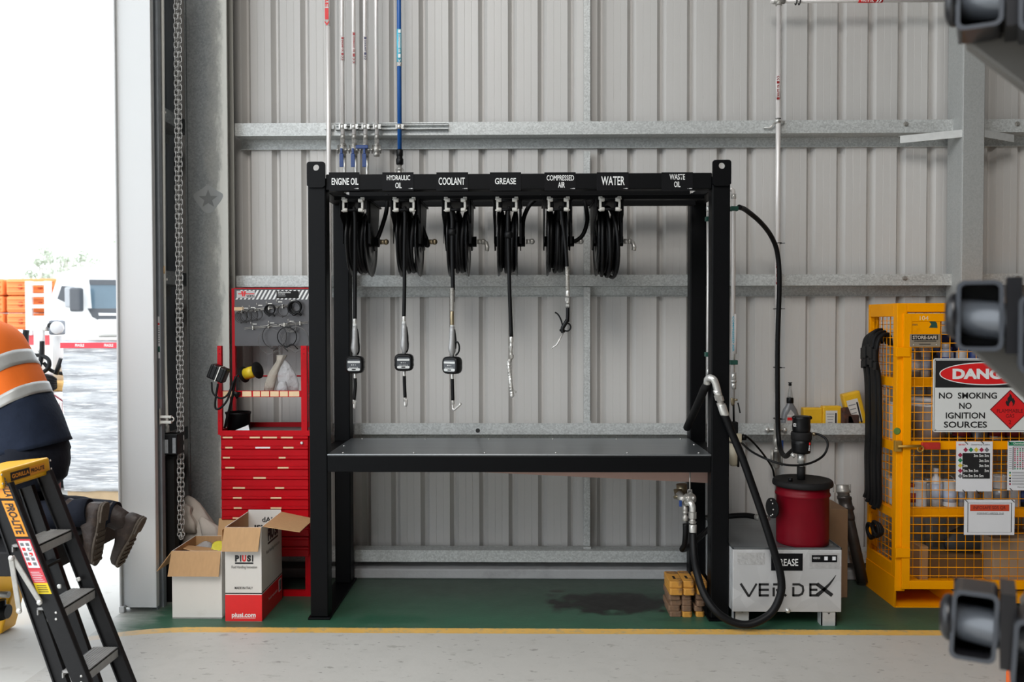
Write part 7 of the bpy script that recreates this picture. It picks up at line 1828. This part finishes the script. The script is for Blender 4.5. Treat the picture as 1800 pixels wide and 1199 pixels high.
Yt_ = 62.0
def tp(px, py): return (px-924)/1500*Yt_, 1.62-(py-566)/1500*Yt_
def blobs(L): return [(*tp(a, b_), c/1500*Yt_, d_/1500*Yt_) for a, b_, c, d_ in L]
tree(tp(112, 0)[0], Yt_, 2.5, blobs([(75, 442, 14, 12), (100, 452, 18, 14), (125, 460, 20, 16), (95, 474, 22, 12), (140, 448, 14, 12), (160, 455, 16, 18)]), 'wide pale gum tree rising behind the white truck cab', 5, 620)
tree(tp(188, 0)[0], Yt_+3, 3, blobs([(180, 415, 20, 13), (200, 425, 18, 20), (190, 455, 22, 18), (215, 440, 20, 24)]), 'taller pale gum tree half hidden by the white door jamb', 6, 520)
tree(tp(40, 0)[0], Yt_+2, 2, blobs([(35, 455, 16, 9), (55, 452, 12, 8), (50, 482, 16, 8), (20, 478, 12, 8)]), 'smaller pale gum tree above the orange barriers', 8, 380, 1)
for px, y1, lab in ((91, 385, 'thin pale pole on the skyline, left of the two'), (145, 388, 'thin pale pole on the skyline, right of the two')):
    x, zt_ = tp(px, y1); MB().cyl((x, Yt_-4, -.008), (x, Yt_-4, zt_), .07, seg=8).build('pole', mat('pole_grey', (.55, .55, .55), .6) if 'pole_grey' not in bpy.data.materials else bpy.data.materials['pole_grey'], label=lab, cat='pole', group='thin skyline poles')
# ---------------------------------------------------------------- black pinned steel frame in the right foreground
im = thing('machine_stand', 'black steel machine stand with pinned square brackets, out of focus at right edge', 'machine stand', (1.15, 1.55, 0))
GLOSS = mat('gloss_black', (.010, .010, .012), .3, .0, .15, 20, spec=.5); PINM = mat('black_pin', (.075, .083, .096), .28, .15, .1, 20, spec=.8); RIM = mat('lit_rim', (.065, .072, .085), .35, .2, .15, 20); BRC = mat('grey_black_steel', (.115, .108, .097), .5, .1, .15, 8)
ph = math.atan2(1722-924, 1500); ar = Vector((math.cos(ph), -math.sin(ph), 0)); aa = Vector((math.sin(ph), math.cos(ph), 0)); zz = Vector((0, 0, 1))
def bracket(c, w, h, L, th=.0065, tilt=0.0):
    rr, ri = .014, .009; mb = MB()
    def rct(w_, h_, r_, k):
        out = []
        for (sx, sz, a0) in ((1, 1, 0), (-1, 1, 90), (-1, -1, 180), (1, -1, 270)):
            for i in range(5):
                an = math.radians(a0+22.5*i); x = sx*(w_/2-r_)+r_*math.cos(an); z = sz*(h_/2-r_)+r_*math.sin(an)
                out.append(c+ar*(x+tilt*(z))+zz*z+aa*k)
        return out
    o0, i0, o1, i1 = [[mb.bm.verts.new(p) for p in q] for q in (rct(w, h, rr, 0), rct(w-2*th, h-2*th, ri, 0), rct(w, h, rr, L), rct(w-2*th, h-2*th, ri, L))]
    n = len(o0)
    for k in range(n):
        j = (k+1) % n
        mb._face([o0[k], o0[j], i0[j], i0[k]]); mb._face([o1[j], o1[k], i1[k], i1[j]]); mb._face([o0[j], o0[k], o1[k], o1[j]]); mb._face([i0[k], i0[j], i1[j], i1[k]])
    b_ = mb.build('bracket', GLOSS, im, bevel=.002)
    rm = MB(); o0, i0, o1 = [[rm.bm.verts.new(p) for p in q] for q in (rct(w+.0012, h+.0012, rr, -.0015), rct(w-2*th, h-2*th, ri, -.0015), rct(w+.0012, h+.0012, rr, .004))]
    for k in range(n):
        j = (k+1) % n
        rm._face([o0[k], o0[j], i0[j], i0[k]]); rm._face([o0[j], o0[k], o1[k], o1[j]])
    rm.build('lit_rim', RIM, b_, label='pale rim with painted edge highlight')  # light caught by the bracket edges, put into a lighter rim colour
    MB().obox(c+aa*(L+.002), ar*w/2*.95, aa*.002, zz*h/2*.95).build('bracket_back', GLOSS, b_)
    return b_
for k, (px, py, tl, bd) in enumerate(((1722, 555, .0, -1), (1712, 1102, .05, 1), (1722, -14, .0, -1))):
    c = P(px, py, 1.50)
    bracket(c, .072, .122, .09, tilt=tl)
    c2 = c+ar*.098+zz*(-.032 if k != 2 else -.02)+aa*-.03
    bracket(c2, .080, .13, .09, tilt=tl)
    mid = c+aa*.036
    MB().cyl(mid-ar*.040, mid+ar*.20-zz*.03, .0335, seg=32).build('pin', PINM, im, label='round black pin')
    MB().lathe([(0, -.012), (.024, -.011), (.037, -.005), (.041, .0), (.041, .008), (.0, .008)], mid-ar*.044, ar, 32).build('pin_cap', GLOSS, im)
    MB().obox(mid+ar*.052+aa*.01, ar*.012, aa*.05, zz*.066).build('spacer_plate', GLOSS, im)
    # diagonal brace to the upright
    if bd < 0: p0 = c+aa*.12-zz*.03+ar*.0; p1 = p0+ar*.34-zz*.34
    else: p0 = c+aa*.12+zz*.0+ar*.10; p1 = p0+ar*.17+zz*.26
    MB().beam(p0, p1, .05, .07, up=zz).build('brace', BRC, im, label='dark grey diagonal brace', bevel=.006)
    MB().beam(c+ar*.08+aa*.10, c+ar*.34+aa*.10, .07, .09).build('arm', GLOSS, im, bevel=.005)
cu = P(1722, 555, 1.50)+ar*.34+aa*.10
MB().box(cu.x-.05, cu.x+.05, cu.y-.05, cu.y+.05, .012, 2.34).build('upright', GLOSS, im, bevel=.006)
MB().box(cu.x-.12, cu.x+.12, cu.y-.12, cu.y+.12, 0, .012).build('base_plate', GLOSS, im)
# orange block on the floor at the frame edge
c = Vector((P(1800, 1190, 3.75).x+.07, 3.75, 0))
mb = MB(); R_ = Matrix.Rotation(math.radians(35), 3, 'Z')
mb.obox(c+Vector((0, 0, .04)), R_ @ Vector((.10, 0, 0)), R_ @ Vector((0, .10, 0)), (0, 0, .04))
mb.build('foot_block', mat('orange_plastic', (.75, .13, .02), .5, 0, .1, 10), label='orange plastic foot block on the floor at the lower right edge', cat='block', bevel=.01)
